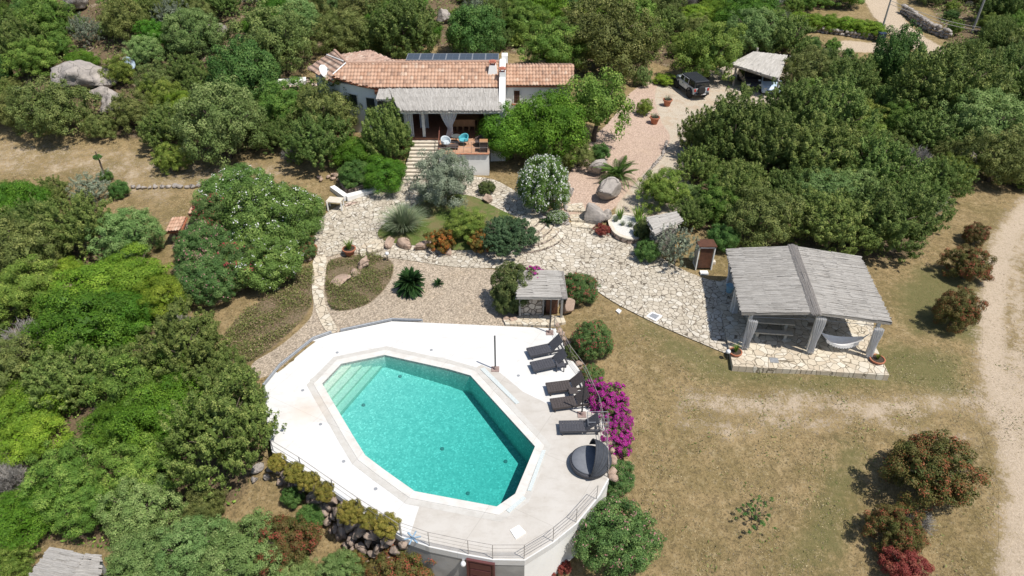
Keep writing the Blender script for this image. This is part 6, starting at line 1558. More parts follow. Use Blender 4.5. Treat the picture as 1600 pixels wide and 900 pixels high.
# hand placed: (kind, cx, cy, width px, height/width, label)
T_ = [
# left of villa, upper left
('olivebrown',80,170,100,.8,'broad dark olive tree at the far left edge above the dry clearing'),
('sage',345,192,118,.95,'big rounded pale green tree above the right end of the dry clearing'),
('juniper',262,200,76,.85,'dark juniper directly left of the big rounded pale green tree'),
('mastic',268,247,50,.9,'small bush at the foot of the dark juniper on the edge of the dry clearing'),
('olivebrown',155,198,42,.9,'small dark bush between the pale rock outcrop and the dry clearing'),
('olivebrown',205,172,60,.9,'olive green bush below the grey blue satellite dish'),
('olivebrown',425,62,112,.8,'large dark olive tree behind the left end of the villa'),
('dkgreen',382,118,100,.9,'deep green leafy tree left of the low white garden wall'),
('sage',300,52,84,.8,'pale green rounded tree on the upper left hillside'),
('pine',127,93,46,.6,'small bright green bush above the pale rock outcrop'),
('grey',133,48,42,1.1,'feathery pale grey shrub above the small bright green bush'),
('grey',266,24,50,.9,'pale grey shrub near the top edge of the upper left hillside'),
('mastic',185,112,46,.9,'yellow green bush right of the pale rock outcrop'),
('sage',225,80,56,.8,'twiggy pale green tree above the grey blue satellite dish'),
('olivebrown',240,125,52,.9,'dark olive tree right of the grey blue satellite dish'),
('mastic',452,165,86,.85,'yellow green tree left of the villa below the low white wall'),
('olivebrown',510,172,90,.9,'dark olive tree in front of the left wing of the villa'),
('juniper',497,222,84,.9,'grey green juniper in the middle of the trees left of the stairs'),
('dkgreen',540,148,42,1.0,'small deep green tree against the bluish left wall of the villa'),
('juniper',605,212,74,1.15,'tall dense juniper immediately left of the terrace stairs'),
('pine',552,238,66,.7,'bright green bush among the trees left of the stairs'),
('pine',600,272,72,.65,'bright green bush above the stone path left of the foot of the stairs'),
('dkgreen',557,272,60,.6,'deep green low bush above the curved white bench'),
('juniper',440,212,60,.8,'juniper at the right edge of the upper dry clearing'),
('dead',457,240,44,.6,'grey leafless brush below the trees left of the stairs'),
('mastic',628,160,34,.9,'small yellow green bush in front of the left end of the veranda roof'),
# left middle
('olivebrown',15,310,54,.9,'dark olive bush at the left edge of the photo below the clearing'),
('juniper',76,306,62,.8,'grey green juniper below the dry clearing near the left edge'),
('grey',140,296,66,.7,'grey green twiggy shrub left of the two small round bushes'),
('juniper',127,352,92,.95,'dark juniper standing below the grey green twiggy shrub'),
('sage',200,366,92,.8,'soft green tree right of the dark juniper on the left slope'),
('dkgreen',185,296,32,.85,'small round deep green bush on the dry clearing'),
('olivebrown',38,388,104,.85,'large olive tree at the left edge level with the oleanders'),
('dkgreen',166,275,20,.9,'tiny round bush with a bare topiary tuft on the dry clearing'),
('lime',150,452,125,.6,'wide lime green crown left of the oleanders, left half of the lime group'),
('lime',205,432,110,.6,'lime green crown forming the top of the lime group left of the oleanders'),
('lime',255,462,90,.7,'lime green crown at the right end of the lime group, nearest the oleanders'),
('pine',190,492,100,.65,'green crown at the front of the lime group left of the oleanders'),
('pine',130,505,150,.6,'bright green spreading crown below the lime group'),
('mastic',35,455,100,.8,'yellowish tree at the left edge beside the lime group'),
('dead',40,528,92,.75,'large pale grey leafless shrub near the left edge'),
('juniper',104,590,104,.85,'grey olive juniper below the large pale leafless shrub'),
('mastic',222,595,116,.8,'yellow green tree in the middle of the left wood'),
('juniper',285,540,118,.9,'juniper at the upper right edge of the left wood by the dry slope'),
('pine',262,640,124,.7,'saturated green crown in the centre right of the left wood'),
('pine',180,660,92,.7,'saturated green crown left of the centre of the left wood'),
('juniper',350,672,128,1.15,'big dense juniper overhanging the left edge of the pool deck'),
('lime',48,634,112,.55,'lime green crown at the left edge of the left wood'),
('lime',45,684,100,.55,'brightest yellow lime crown at the left edge of the left wood'),
('mastic',98,740,108,.7,'yellow green crown below the brightest lime crown'),
('mastic',222,728,104,.75,'yellow green crown above the pale sage tree'),
('mastic',128,785,96,.8,'yellow green tree above the grey reed shelter'),
('sage',222,790,108,.8,'pale sage green tree left of the big juniper shadow'),
('pine',40,805,96,.7,'deep bright green crown in the lower left corner wood'),
('dead',8,745,70,.8,'pale grey leafless shrub at the left edge low in the photo'),
('sage',225,878,110,.7,'soft green crown at the bottom edge right of the grey reed shelter'),
('sage',300,858,115,.7,'soft green crown at the bottom edge left of the red tipped shrub'),
('sage',385,868,130,.6,'soft green crown at the bottom edge right of the widest one'),
('sage',455,905,80,.6,'soft green bush cut off by the bottom edge below the red tipped shrub'),
('mastic',10,880,70,.8,'yellow green crown in the bottom left corner'),
('juniper',345,590,80,.9,'juniper between the left wood and the heather bank'),
('juniper',165,580,80,.8,'grey green juniper crown between the two grey olive crowns of the left wood'),
# bottom shrubs
('photinia',443,848,88,.85,'red tipped shrub below the stone wall at the lower left'),
('photinia',632,885,110,.75,'red tipped shrub at the bottom edge left of the brown door'),
('sage',530,892,72,.7,'soft green shrub at the bottom edge between the two red tipped shrubs'),
('photinia',560,880,44,.8,'small reddish shrub at the bottom edge below the stone wall'),
('dkgreen',487,805,44,.8,'deep green bush against the stone wall, lower of two'),
('dkgreen',457,776,36,.8,'deep green bush against the stone wall, upper of two'),
('golden',433,722,30,.85,'round golden bush at the upper end of the row along the stone wall'),
('golden',460,738,36,.85,'second round golden bush from the upper end of the row'),
('golden',483,752,36,.85,'third round golden bush from the upper end of the row'),
('golden',508,768,34,.9,'fourth round golden bush from the upper end, before the gap in the row'),
('golden',547,800,40,.95,'first round golden bush after the gap in the row'),
('golden',576,810,36,.85,'golden bush squeezed between two others at the lower end of the row'),
('golden',605,822,42,.9,'round golden green bush at the lower end of the row beside the railing'),
# right of pool
('oleander_pink',962,838,124,.8,'large pink flecked oleander at the lower right edge of the pool deck'),
('oleander_pink',962,745,58,.9,'dark oleander between the bougainvillea and the large pink oleander'),
('boug',930,606,36,.7,'magenta bougainvillea, uppermost tip of the hedge by the loungers'),
('boug',948,624,56,.8,'magenta bougainvillea, upper part of the hedge along the deck'),
('boug',962,655,48,.8,'magenta bougainvillea, middle of the hedge along the deck'),
('boug',962,690,52,.8,'magenta bougainvillea, lower end of the hedge by the daybed'),
('oleander_red',927,530,66,.8,'dark green rounded shrub on the grass behind the loungers'),
('hedgegreen',898,548,34,.7,'green low bush outside the deck railing behind the joined loungers'),
('oleander_red',925,585,36,.8,'small shrub above the bougainvillea hedge'),
('oleander_red',905,450,56,.8,'red flowered shrub right of the stone hut'),
('hedgegreen',804,446,72,1.0,'dark green creeper mound covering the left side of the stone hut'),
('hedgegreen',792,472,40,1.0,'lower lobe of the creeper left of the stone hut'),
('boug',834,430,32,.7,'magenta bougainvillea spilling onto the reed roof of the stone hut'),
('redbush',880,885,26,.8,'small red leaved plant at the foot of the white wall'),
('redbush',858,895,20,.8,'tiny red leaved plant at the bottom edge by the white wall'),
('sparse',1183,804,56,.5,'sparse low green plant alone in the middle of the dry lawn'),
('photinia',1455,735,124,.85,'large red tipped shrub on the dry lawn at the right'),
('photinia',1400,825,84,.85,'red tipped shrub lower left of the large one on the lawn'),
('dead',1436,810,58,.6,'grey leafless shrub between the red tipped shrubs on the lawn'),
('redbush',1415,885,76,.7,'deep red shrub at the bottom edge of the lawn'),
('photinia',1525,366,38,.9,'small red tipped shrub, farthest in the row by the dirt track'),
('photinia',1513,412,66,.8,'red tipped shrub in the middle of the row by the dirt track'),
('photinia',1496,484,66,1.0,'red tipped shrub, nearest in the row by the dirt track'),
# central garden
('olivetree',692,280,88,.95,'silvery olive tree with a dark trunk on the garden bed'),
('hedgegreen',760,293,26,.85,'small clipped ball bush beside the olive tree'),
('mastic',728,352,66,.65,'yellow green bush in the middle of the garden bed'),
('orangebush',690,376,42,.8,'orange leaved shrub at the front of the bed, left one'),
('orangebush',750,378,38,.85,'orange leaved shrub at the front of the bed, right one'),
('trail',793,362,92,.6,'dark blue green trailing shrub at the right end of the bed'),
('oleander_full',850,288,78,1.1,'white flowering oleander beside the path right of the terrace'),
('pine',800,208,92,.9,'bright green dome tree right of the terrace wall'),
('pine',858,200,108,.95,'bright green dome tree in front of the right wing of the villa'),
('dkgreen',848,155,54,.8,'green tree against the right wing of the villa'),
('olivebrown',868,232,74,.8,'darker tree beneath the bright green dome trees'),
('opentree',930,172,104,.95,'open crowned wild olive tree with visible trunk beside the yard'),
('olivebrown',905,240,50,.9,'small dark tree below the open crowned wild olive'),
('dkgreen',938,238,32,.8,'dark bush at the left edge of the pink gravel yard'),
('redbush',941,359,26,.6,'low dark red succulent bush at the foot of the boulders'),
('hedgegreen',1008,360,34,1.0,'dark green shrub between the cactus planter and the small shed'),
('dkgreen',1012,392,40,.8,'shaded green shrub at the edge of the crazy paving below the planter'),
('grey',1058,386,64,1.0,'silvery feathery shrub in front of the small shed'),
('oleander_full',870,338,30,.7,'small white flowering plant at the top of the curved steps'),
('sage',1004,120,28,1.1,'small citrus tree on the pink yard, farther of the two'),
('mastic',1008,168,26,1.0,'small citrus tree on the pink yard beside the terracotta pot'),
('lime',1040,124,36,.45,'low yellow green bush behind the off-roader'),
# oleander thicket
('oleander_white',420,340,135,.8,'broad oleander covered in white flowers, centre of the thicket'),
('oleander_white',462,335,88,.9,'white flowering oleander at the right end of the thicket'),
('oleander_white',372,300,112,.6,'green oleander at the top of the thicket'),
('oleander_red',345,335,80,.8,'green oleander beside the upper tiled shelter'),
('oleander_red',308,380,66,.8,'oleander between the two small tiled shelters'),
('oleander_white',410,405,110,.7,'white flowered oleander at the lower side of the thicket'),
('oleander_pink',322,392,96,.85,'oleander with few reddish flowers at the left end of the thicket'),
('oleander_pink',325,435,92,.8,'oleander at the lower left end of the thicket'),
('oleander_red',370,415,90,.8,'oleander with red blooms low in the thicket'),
('oleander_red',468,385,50,.8,'oleander with red blooms beside the terracotta pot'),
# right wood
('mastic',1113,82,84,.95,'bright yellow green tree behind the off-roader left of the carport'),
('juniper',1150,205,104,1.0,'dark juniper in front of the carport'),
('juniper',1098,212,64,1.1,'dark pointed juniper at the edge of the sandy drive'),
('juniper',1090,258,60,.9,'dark juniper overhanging the pink yard'),
('mastic',1035,296,68,.85,'yellow green tree at the lower end of the sandy drive'),
('juniper',1200,232,100,.95,'juniper in the wood below the carport'),
('olivebrown',1262,112,66,.9,'olive tree covering the right end of the carport roof'),
('juniper',1240,175,90,.9,'juniper right of the carport post'),
('juniper',1300,185,110,.9,'juniper in the middle of the right wood'),
('juniper',1275,245,110,.9,'dark juniper above the blue green crown'),
('sage',1280,300,95,.7,'soft blue green crown above the pavilion, left one'),
('sage',1338,298,90,.7,'soft blue green crown above the pavilion, right one'),
('juniper',1150,295,84,.9,'juniper left of the wide soft blue green crown'),
('mastic',1120,318,70,.85,'yellow green tree right of the small shed'),
('olivebrown',1195,340,104,.85,'olive tree directly behind the left half of the pavilion'),
('juniper',1300,350,110,.8,'juniper directly behind the pavilion ridge'),
('juniper',1385,345,110,.9,'dark juniper behind the right corner of the pavilion'),
('juniper',1432,318,80,.95,'juniper at the edge of the dry lawn right of the pavilion'),
('juniper',1370,265,100,.9,'juniper above the right end of the blue green crown'),
('dead',1432,248,62,.8,'grey leafless brush in the right wood'),
('dkgreen',1400,100,72,1.35,'tall deep green tree below the bend of the upper road'),
('juniper',1478,140,120,.9,'broad juniper right of the tall deep green tree'),
('sage',1535,190,110,.8,'pale green tree in the upper right wood'),
('juniper',1330,130,80,.9,'juniper left of the tall deep green tree'),
('mastic',1345,180,70,.7,'yellow green tree below the tall deep green tree'),
('juniper',1570,120,90,.9,'juniper near the right edge above the track'),
('olivebrown',1560,245,90,.9,'olive tree at the right edge above the dirt track'),
('juniper',1225,300,70,.9,'juniper between the shed and the blue green crown'),
('juniper',1080,335,50,.9,'juniper behind the silvery shrub'),
('dkgreen',1130,372,46,.9,'deep green tree behind the red brown cabin'),
# behind the villa
('juniper',630,46,94,.95,'grey brown juniper right behind the villa roof'),
('olivebrown',540,55,80,.8,'olive tree behind the left wing of the villa'),
('dkgreen',580,68,50,.7,'green bush behind the ridge of the left wing'),
('dkgreen',742,50,76,1.0,'dark green tree behind the solar panels'),
('mastic',870,76,96,.75,'bright tree behind the right wing of the villa'),
('olivebrown',950,60,118,.9,'large dark olive tree right of the villa behind the yard'),
('mastic',1000,60,70,.9,'mottled green tree behind the yard'),
('sage',1180,50,80,.8,'grey green tree behind the carport'),
('juniper',1225,58,76,.8,'dark low juniper behind the carport roof'),
('pine',1170,25,90,.6,'round green tree near the top edge behind the carport'),
('lime',1085,22,56,.5,'lime green bush near the top edge above the yard'),
]
for k, px, py, w_, hr, lab in T_: plant(k, px, py, w_, lab, hr, z0=-.45 if k == 'golden' else (1.5 if 'reed roof of the stone hut' in lab else None))

# hedge along the upper road: individual clipped bushes
HP = [(1248, 32), (1272, 34), (1297, 36), (1322, 39), (1347, 43), (1368, 47)]
for i, (x, y) in enumerate(HP):
    plant('lime', x, y, 34, ['leftmost', 'second from left', 'third from left', 'fourth from left', 'fifth from left', 'rightmost'][i] + ' bush of the bright hedge beside the upper road', .75, 'bushes of the bright hedge by the upper road', nm='hedge_bush')

# fill of the maquis woods
LM = [('villa roof', 690, 120), ('carport roof', 1180, 105), ('solar panels', 710, 90), ('pale rock outcrop', 150, 130), ('hillside satellite dish', 206, 112), ('power pole', 1520, 20), ('bright hedge', 1300, 38), ('upper road', 1420, 40),
      ('pavilion roof', 1260, 430), ('carport tree', 1113, 82), ('big rounded tree', 345, 192), ('lime green group', 180, 448), ('big dense juniper', 362, 672), ('blue green crown', 1305, 292),
      ('grey reed shelter', 100, 880), ('tall deep green tree', 1400, 100), ('big leafless shrub', 40, 528), ('big olive tree', 950, 60), ('top left boulder', 130, 10), ('low white garden wall', 450, 128), ('dirt track bend', 1590, 330)]
KC = dict(juniper='grey green juniper', mastic='yellow green mastic tree', olivebrown='dull olive tree', pine='bright green tree', lime='lime green tree', sage='pale sage tree', dkgreen='deep green tree', grey='silvery shrub', dead='grey leafless shrub')
used_lab = set()
def auto_label(kind, x, y, z, wm):
    px, py, zc_ = proj((x, y, z + wm * .4)); wp = wm * F / zc_
    sz = 'small' if wm < 3.3 else ('medium' if wm < 4.6 else 'large')
    lm = sorted(LM, key=lambda l: math.hypot(l[1] - px, (l[2] - py) * 1.5))
    for l in lm[:4]:
        dx, dy = px - l[1], py - l[2]; a = []
        if dy < -12: a.append('above')
        if dy > 12: a.append('below')
        if dx < -12: a.append('left of')
        if dx > 12: a.append('right of')
        dd = math.hypot(dx, dy) / max(wp, 1); n = int(round(dd)); far = 'just' if n <= 1 else f'{["two","three","four","five","six","seven","eight","nine"][min(n,9)-2]} crowns'
        lab = f'{sz} {KC[kind]} {far} ' + (' and '.join(a) or 'beside') + ' the ' + l[0]
        if lab.lower() not in used_lab: used_lab.add(lab.lower()); return lab
    for extra in ('nearer one', 'shadier one', 'outer one', 'rounder one'):
        l2 = lab + ', ' + extra
        if l2 not in used_lab: used_lab.add(l2); return l2
    return lab
rf2 = random.Random(5)
KW = {'wa': [('juniper', 4), ('olivebrown', 5), ('mastic', 5), ('sage', 3), ('dkgreen', 2), ('pine', 1.5), ('grey', 2.4), ('dead', 1.6), ('lime', 1.2)],
      'wb': [('juniper', 8), ('olivebrown', 4), ('mastic', 3), ('sage', 2), ('dkgreen', 1), ('grey', 1.2), ('dead', 1.4)],
      'wc': [('juniper', 3), ('mastic', 3), ('pine', 3.5), ('lime', 3.5), ('sage', 1), ('dead', 1.2), ('olivebrown', 1)]}
GRP = {'wa': 'trees and shrubs of the scrub behind and left of the villa', 'wb': 'trees and shrubs of the wood right of the villa', 'wc': 'trees and shrubs of the left wood'}
ROADL = ROAD + []
def near_line(x, y, L_, d): return float(sd_line(np.array([x]), np.array([y]), L_)[0]) < d
ROCKS = [(150,135,5.5), (125,15,4), (185,0,3), (345,62,2.5), (700,45,3), (690,10,2.5)]
RK = [(G(a, b).x, G(a, b).y, r) for a, b, r in ROCKS]
PROT = [(1136,78,1234,160), (1048,112,1112,162), (1362,-20,1400,20), (1385,15,1478,88), (1312,62,1395,80), (1110,120,1142,175), (95,100,180,180), (196,98,222,132), (478,78,900,140), (428,118,500,140), (105,-5,150,30), (1130,385,1350,420), (1236,20,1385,60), (1500,10,1530,60), (1410,10,1480,60), (330,40,360,72), (685,20,705,60), (1000,60,1045,125)]
def blocks(x, y, z, wm, hm, margin=0):
    a, b, zc_ = proj((x, y, z + hm * .55)); wp = wm * F / zc_ * .5; hp = (hm * .42 * F / zc_) + wp * .45
    return any(a + wp > r_[0] + 6 and a - wp < r_[2] - 6 and b - hp < r_[3] - 5 and b + hp > r_[1] + 4 and y < 300 for r_ in PROT)
for zk in ('wa', 'wb', 'wc'):
    poly = ZW[zk]; x0, x1 = min(p.x for p in poly), max(p.x for p in poly); y0, y1 = min(p.y for p in poly), min(max(p.y for p in poly), 118)
    tries = int((x1 - x0) * (y1 - y0) * 2.6)
    ks = [k for k, w_ in KW[zk]]; ws = [w_ for k, w_ in KW[zk]]
    for it_ in range(tries):
        small_ = it_ > tries * .5
        x, y = rf2.uniform(x0, x1), rf2.uniform(y0, y1)
        if abs(x) > y * .86 + 4: continue
        wm = rf2.uniform(3.0, 5.6) if y > 60 else rf2.uniform(2.6, 4.6)
        if small_: wm = rf2.uniform(1.5, 2.9)
        ok = True
        for (qx, qy, qr) in PLANTED:
            dx, dy = x - qx, y - qy
            if dx * dx + dy * dy < ((wm / 2 + qr) * (.80 if small_ else .70)) ** 2: ok = False; break
        if not ok or not inpoly(x, y, poly): continue
        if near_line(x, y, ROAD, 3.6) or near_line(x, y, ROAD2, 3.0): continue
        if any(math.hypot(x - a, y - b) < r + wm * .25 for a, b, r in RK): continue
        if blocks(x, y, H(x, y), wm, wm * .8):
            wm *= .6
            if blocks(x, y, H(x, y), wm, wm * .8): continue
        k = rf2.choices(ks, ws)[0]
        if k in ('grey', 'dead'): wm *= .7
        z = H(x, y)
        plant_at(k, x, y, wm, wm * rf2.uniform(.62, .95), auto_label(k, x, y, z, wm), GRP[zk], z=z, small=(y > 75 or small_))
print('PLANTS', len(PLANTED), cnt_)

# low undergrowth between the trees
def scatter(name, polys, dens, hgt, ls, m, seed, asp=.5, kind='stuff', clump=.5, ymax=120, thr=-.1):
    rng = np.random.RandomState(seed); Cs = []
    for poly in polys:
        xs_ = [p[0] for p in poly]; ys_ = [p[1] for p in poly]; x0, x1, y0, y1 = min(xs_), max(xs_), min(ys_), min(max(ys_), ymax)
        n = int((x1 - x0) * (y1 - y0) * dens); X = rng.uniform(x0, x1, n); Y = rng.uniform(y0, y1, n)
        k = (sd_poly(X, Y, poly) > 0) & (np.abs(X) < Y * .86 + 5); X, Y = X[k], Y[k]
        nz = np.sin(X * 1.7 + 2 * np.sin(Y * .9)) * np.sin(Y * 1.5 + 1.3 * np.sin(X * .7)) + rng.normal(size=len(X)) * .35
        k = nz > thr; X, Y, nz = X[k], Y[k], nz[k]
        Cs.append(np.stack([X, Y, HV(X, Y) + rng.rand(len(X)) * hgt * np.clip(.35 + nz, .2, 1.2)], 1))
    C = np.concatenate(Cs); n = len(C)
    N = unit(rng.normal(size=(n, 3)) * .6 + np.array([0, 0, .8]))
    me = leaf_mesh(name, C, N, ls * rng.uniform(.5, 1.4, n), asp, m, rng, rng.rand(n, 3))
    o = bpy.data.objects.new(name, me); COL.objects.link(o); o['kind'] = 'stuff'; return o
scatter('undergrowth', [ZW['wa'], ZW['wb']], 26, .7, .24, FM['olive'], 1)
scatter('undergrowth', [ZW['wc']], 45, .5, .2, FM['mastic'], 2)
scatter('heather', [ZW['heath']], 480, .38, .11, FM['heather'], 3, .4, thr=-.55)
scatter('low_greenery', [ZW['heath']], 520, .42, .10, FM['olive'], 13, .4, thr=.0)
scatter('low_greenery', [ZW['heath2']], 520, .40, .10, FM['olive'], 14, .4, thr=.0)
scatter('heather', [ZW['heath2']], 620, .30, .10, FM['heather'], 4, .4, thr=-.35)
scatter('dry_weeds', [GP([(-60,205),(240,225),(440,240),(480,300),(300,400),(250,420),(100,330),(-60,310)])], 14, .12, .12, FM['dry'], 5, .3, thr=.1)
LAWNP = GP([(930,470),(1140,580),(1600,540),(1640,930),(1010,930),(1000,760),(985,600)])
scatter('dry_grass_tufts', [LAWNP, CLEARP], 70, .06, .08, FM['straw'], 36, .3, thr=-.2)
scatter('pebbles', [TRACKPOLY, ZW['drive']], 20, .02, .08, FM['dry'], 41, .8, thr=.0)
scatter('dry_weeds', [GP([(930,470),(1140,580),(1600,540),(1640,930),(1010,930),(1000,760),(985,600)])], 16, .10, .14, FM['photinia'] if 0 else FM['olive'], 26, .3, thr=.35)
scatter('dry_weeds', [GP([(930,470),(1140,580),(1600,540),(1640,930),(1010,930),(1000,760),(985,600)])], 30, .07, .09, FM['dry'], 6, .3, thr=-.2)
scatter('grass', [ZW['bed']], 300, .16, .10, FM['sage'], 8, .25, thr=-.3)

# ------------------------------------------------------------------ rocks
def rock_mat(name, a, b, d):
    t = NT(name); p = t.pos(); c = t.mix(t.ramp(t.noise(1.6, 7, .65, p), .35, .65), a, b)
    c = t.mix(t.ramp(t.noise(6, 6, .7, p), .55, .75, 0, .6), c, d); c = t.mix(t.ramp(t.noise(30, 3, .7, p), .5, .8, 0, .35), c, tuple(x * .5 for x in b))
    vk = t.n('TexVoronoi', {'feature': 'DISTANCE_TO_EDGE'}, Scale=.6, Vector=t.n('VectorMath', {'operation': 'ADD'}, i0=p, i1=t.n('TexNoise', None, Scale=1.5, Vector=p).outputs['Color']).outputs[0]); ck = t.ramp(vk.outputs['Distance'], .0, .02)
    c = t.mix(ck, tuple(x * .6 for x in b), c)
    t.bsdf(c, .92, t.bump(t.math('ADD', t.noise(5, 8, .75, p), t.math('MULTIPLY', ck, .5)), 1.0, .12), spec=.2); return t.m
GRAN = rock_mat('granite', (.46, .41, .36), (.34, .305, .275), (.18, .165, .15))
GRANB = rock_mat('brown_granite', (.44, .34, .27), (.32, .25, .20), (.17, .14, .12))
GRANP = rock_mat('pink_granite', (.50, .37, .285), (.40, .29, .22), (.32, .23, .17))
def rock_mesh(size, seed, sub=4, rough=.22, cut=5):
    rng = np.random.RandomState(seed); bm = bmesh.new(); bmesh.ops.create_icosphere(bm, subdivisions=sub, radius=1)
    off = Vector(rng.rand(3) * 50); pl = [(unit(rng.normal(size=3)), rng.uniform(.5, .8)) for _ in range(cut + 4)]
    for v in bm.verts:
        p = v.co.copy()
        for n_, d_ in pl:
            n2 = Vector(n_); k = p.dot(n2)
            if k > d_: p -= n2 * (k - d_) * .96
        nz = mnoise.fractal(p * 1.3 + off, 1.0, 2.0, 5) + .5 * abs(mnoise.noise(p * 2.6 + off)); p *= 1 + rough * nz + .03 * mnoise.noise(p * 9 + off)
        v.co = Vector((p.x * size[0], p.y * size[1], p.z * size[2]))
    me = bpy.data.meshes.new('rock'); bm.to_mesh(me); bm.free()
    for f in me.polygons: f.use_smooth = True
    return me
def boulder(px, py, wpx, hr, lab, m=GRAN, seed=1, dr=.8, sink=.35, name='boulder', z=None, rough=.22, cut=5):
    g = G(px, py); zc_ = proj(g)[2]; wm = wpx * zc_ / F / 2
    me = rock_mesh((wm, wm * dr, wm * hr), seed, rough=rough, cut=cut); me.materials.append(m)
    o = bpy.data.objects.new(name, me); COL.objects.link(o); o.location = (g.x, g.y, g.z + wm * hr * (1 - sink)); o.rotation_euler.z = seed * 1.3
    return tag(o, lab, 'rock')
boulder(948, 312, 50, .85, 'large square cut boulder below the palm', GRAN, 3, .75, .25, rough=.08, cut=9)
boulder(934, 272, 40, .85, 'grey boulder behind the large square one beside the palm', GRAN, 5, .8, .3, rough=.12)
boulder(927, 346, 38, 1.0, 'egg shaped pinkish grey boulder left of the cactus planter', GRAN, 7, .9, .3, rough=.08, cut=2)
boulder(946, 343, 22, 1.0, 'narrow boulder between the egg shaped boulder and the planter', GRAN, 8, .8, .3, rough=.08, cut=2)
boulder(889, 305, 16, 1.2, 'upright dark boulder right of the white oleander', GRAN, 9, .9, .3, rough=.12)
boulder(846, 343, 18, .7, 'small rounded boulder at the top of the curved steps', GRAN, 10, .9, .3)
boulder(876, 350, 20, .5, 'flat stone between the curved steps and the paved steps', GRAN, 14, .6, .3)
boulder(762, 316, 24, .6, 'low pinkish rock below the small ball bush', GRANP, 11, .7, .3)
boulder(888, 488, 25, 1.2, 'smooth upright orange pink boulder beside the stone hut', GRANP, 12, .9, .25, rough=.05, cut=2)
boulder(570, 418, 34, .7, 'jagged pale rock standing in the heather bed', GRANP, 13, .6, .3)
boulder(530, 440, 36, .3, 'low rounded pink rock in the heather bed', GRANP, 22, .9, .45)
boulder(556, 428, 26, .4, 'small pink rock beside the jagged pale one in the heather bed', GRANP, 23, .9, .4)
for i, (x, y, w_) in enumerate(((610, 383, 30), (634, 386, 34), (662, 389, 34), (698, 395, 26))):
    boulder(x, y, w_, .55, ['left end', 'second from left', 'third from left', 'right end'][i] + ' flat edging rock along the front of the garden bed', GRANP, 30 + i, .5, .35, rough=.1, name='edging_rock')
boulder(140, 136, 92, .6, 'large pale grey rock outcrop at the upper left', GRAN, 41, .9, .5, 'rock_outcrop', rough=.3)
boulder(178, 168, 50, .5, 'lower step of the pale rock outcrop beside the large one', GRAN, 42, .9, .4, 'rock_outcrop', rough=.3)
boulder(118, 118, 44, .4, 'upper left lobe of the pale rock outcrop', GRAN, 54, .9, .5, 'rock_outcrop', rough=.3)
boulder(165, 152, 40, .6, 'middle lobe of the pale rock outcrop', GRAN, 55, .9, .4, 'rock_outcrop', rough=.3)
boulder(125, 14, 52, .8, 'big grey boulder near the top left corner', GRAN, 43, .9, .35, rough=.25)
boulder(188, 4, 32, .8, 'grey boulder at the top edge right of the top left boulder', GRAN, 44, .9, .35)
boulder(182, 26, 34, .5, 'low rocks below the top edge boulder', GRAN, 45, .9, .4)
boulder(343, 62, 34, .9, 'pale boulder behind the pale green rounded tree', GRAN, 46, .8, .35)
boulder(545, 12, 40, .7, 'pale broken rocks near the top edge above the villa', GRAN, 47, .9, .4)
boulder(692, 36, 26, 1.0, 'pale upright rock between two trees behind the villa', GRAN, 48, .8, .4, rough=.3)
boulder(628, 2, 26, .7, 'pale rock at the top edge behind the villa', GRAN, 49, .8, .4)
boulder(1068, 33, 26, .6, 'small pale rock in the scrub above the yard', GRAN, 50, .8, .4)
boulder(1440, 160, 34, .5, 'flat grey rock in the right wood', GRAN, 51, .8, .2)
boulder(1500, 250, 60, .5, 'grey rocks in the clearing of the right wood', GRAN, 52, .8, .4, rough=.3)
for i, (x, y, w_, s_) in enumerate(((404, 735, 22, 61), (417, 748, 18, 62), (425, 735, 16, 63), (398, 752, 14, 64))):
    boulder(x, y, w_, .7, ['tilted grey slab at the upper end of the stone wall by the big juniper', 'flat stone slab lying below the tilted one', 'pale stone leaning on the upper end of the deck wall', 'small pale stone on the bare soil left of the golden bushes'][i], GRAN, s_, .7, .3, rough=.2)
# rough stones facing the deck wall
rr3 = random.Random(8); seg = [P(628,842,0), P(560,799,0), P(520,770,0), P(470,735,0), P(425,708,0)]
ST_ = [rock_mesh((.5, .4, .42), 80 + i, 3, .3, 8) for i in range(4)]
for m_ in ST_: m_.materials.append(GRANB)
k = 0
for a, b in zip(seg[:-1], seg[1:]):
    d = (b - a); L_ = d.length; dn = d.normalized(); nn = Vector((dn.y, -dn.x, 0)); nn = nn if nn.y < 0 else -nn
    n_ = max(1, int(L_ / .5))
    for row in range(5):
        for i in range(n_):
            p = a + d * ((i + (row % 2) * .5 + rr3.uniform(-.1, .1)) / n_) + nn * (.05 + .13 * row); o = bpy.data.objects.new('wall_stone', ST_[k % 4]); COL.objects.link(o); k += 1
            o.location = (p.x, p.y, -.42 - row * .46 + rr3.uniform(-.06, .06)); o.rotation_euler = (rr3.uniform(0, 6), rr3.uniform(0, 6), rr3.uniform(0, 6)); s_ = rr3.uniform(.5, .85); o.scale = (s_, s_, s_)
            tag(o, 'rough granite stone stacked in the face of the wall under the round golden bushes', 'stone', 'stones of the rough wall under the golden bushes')
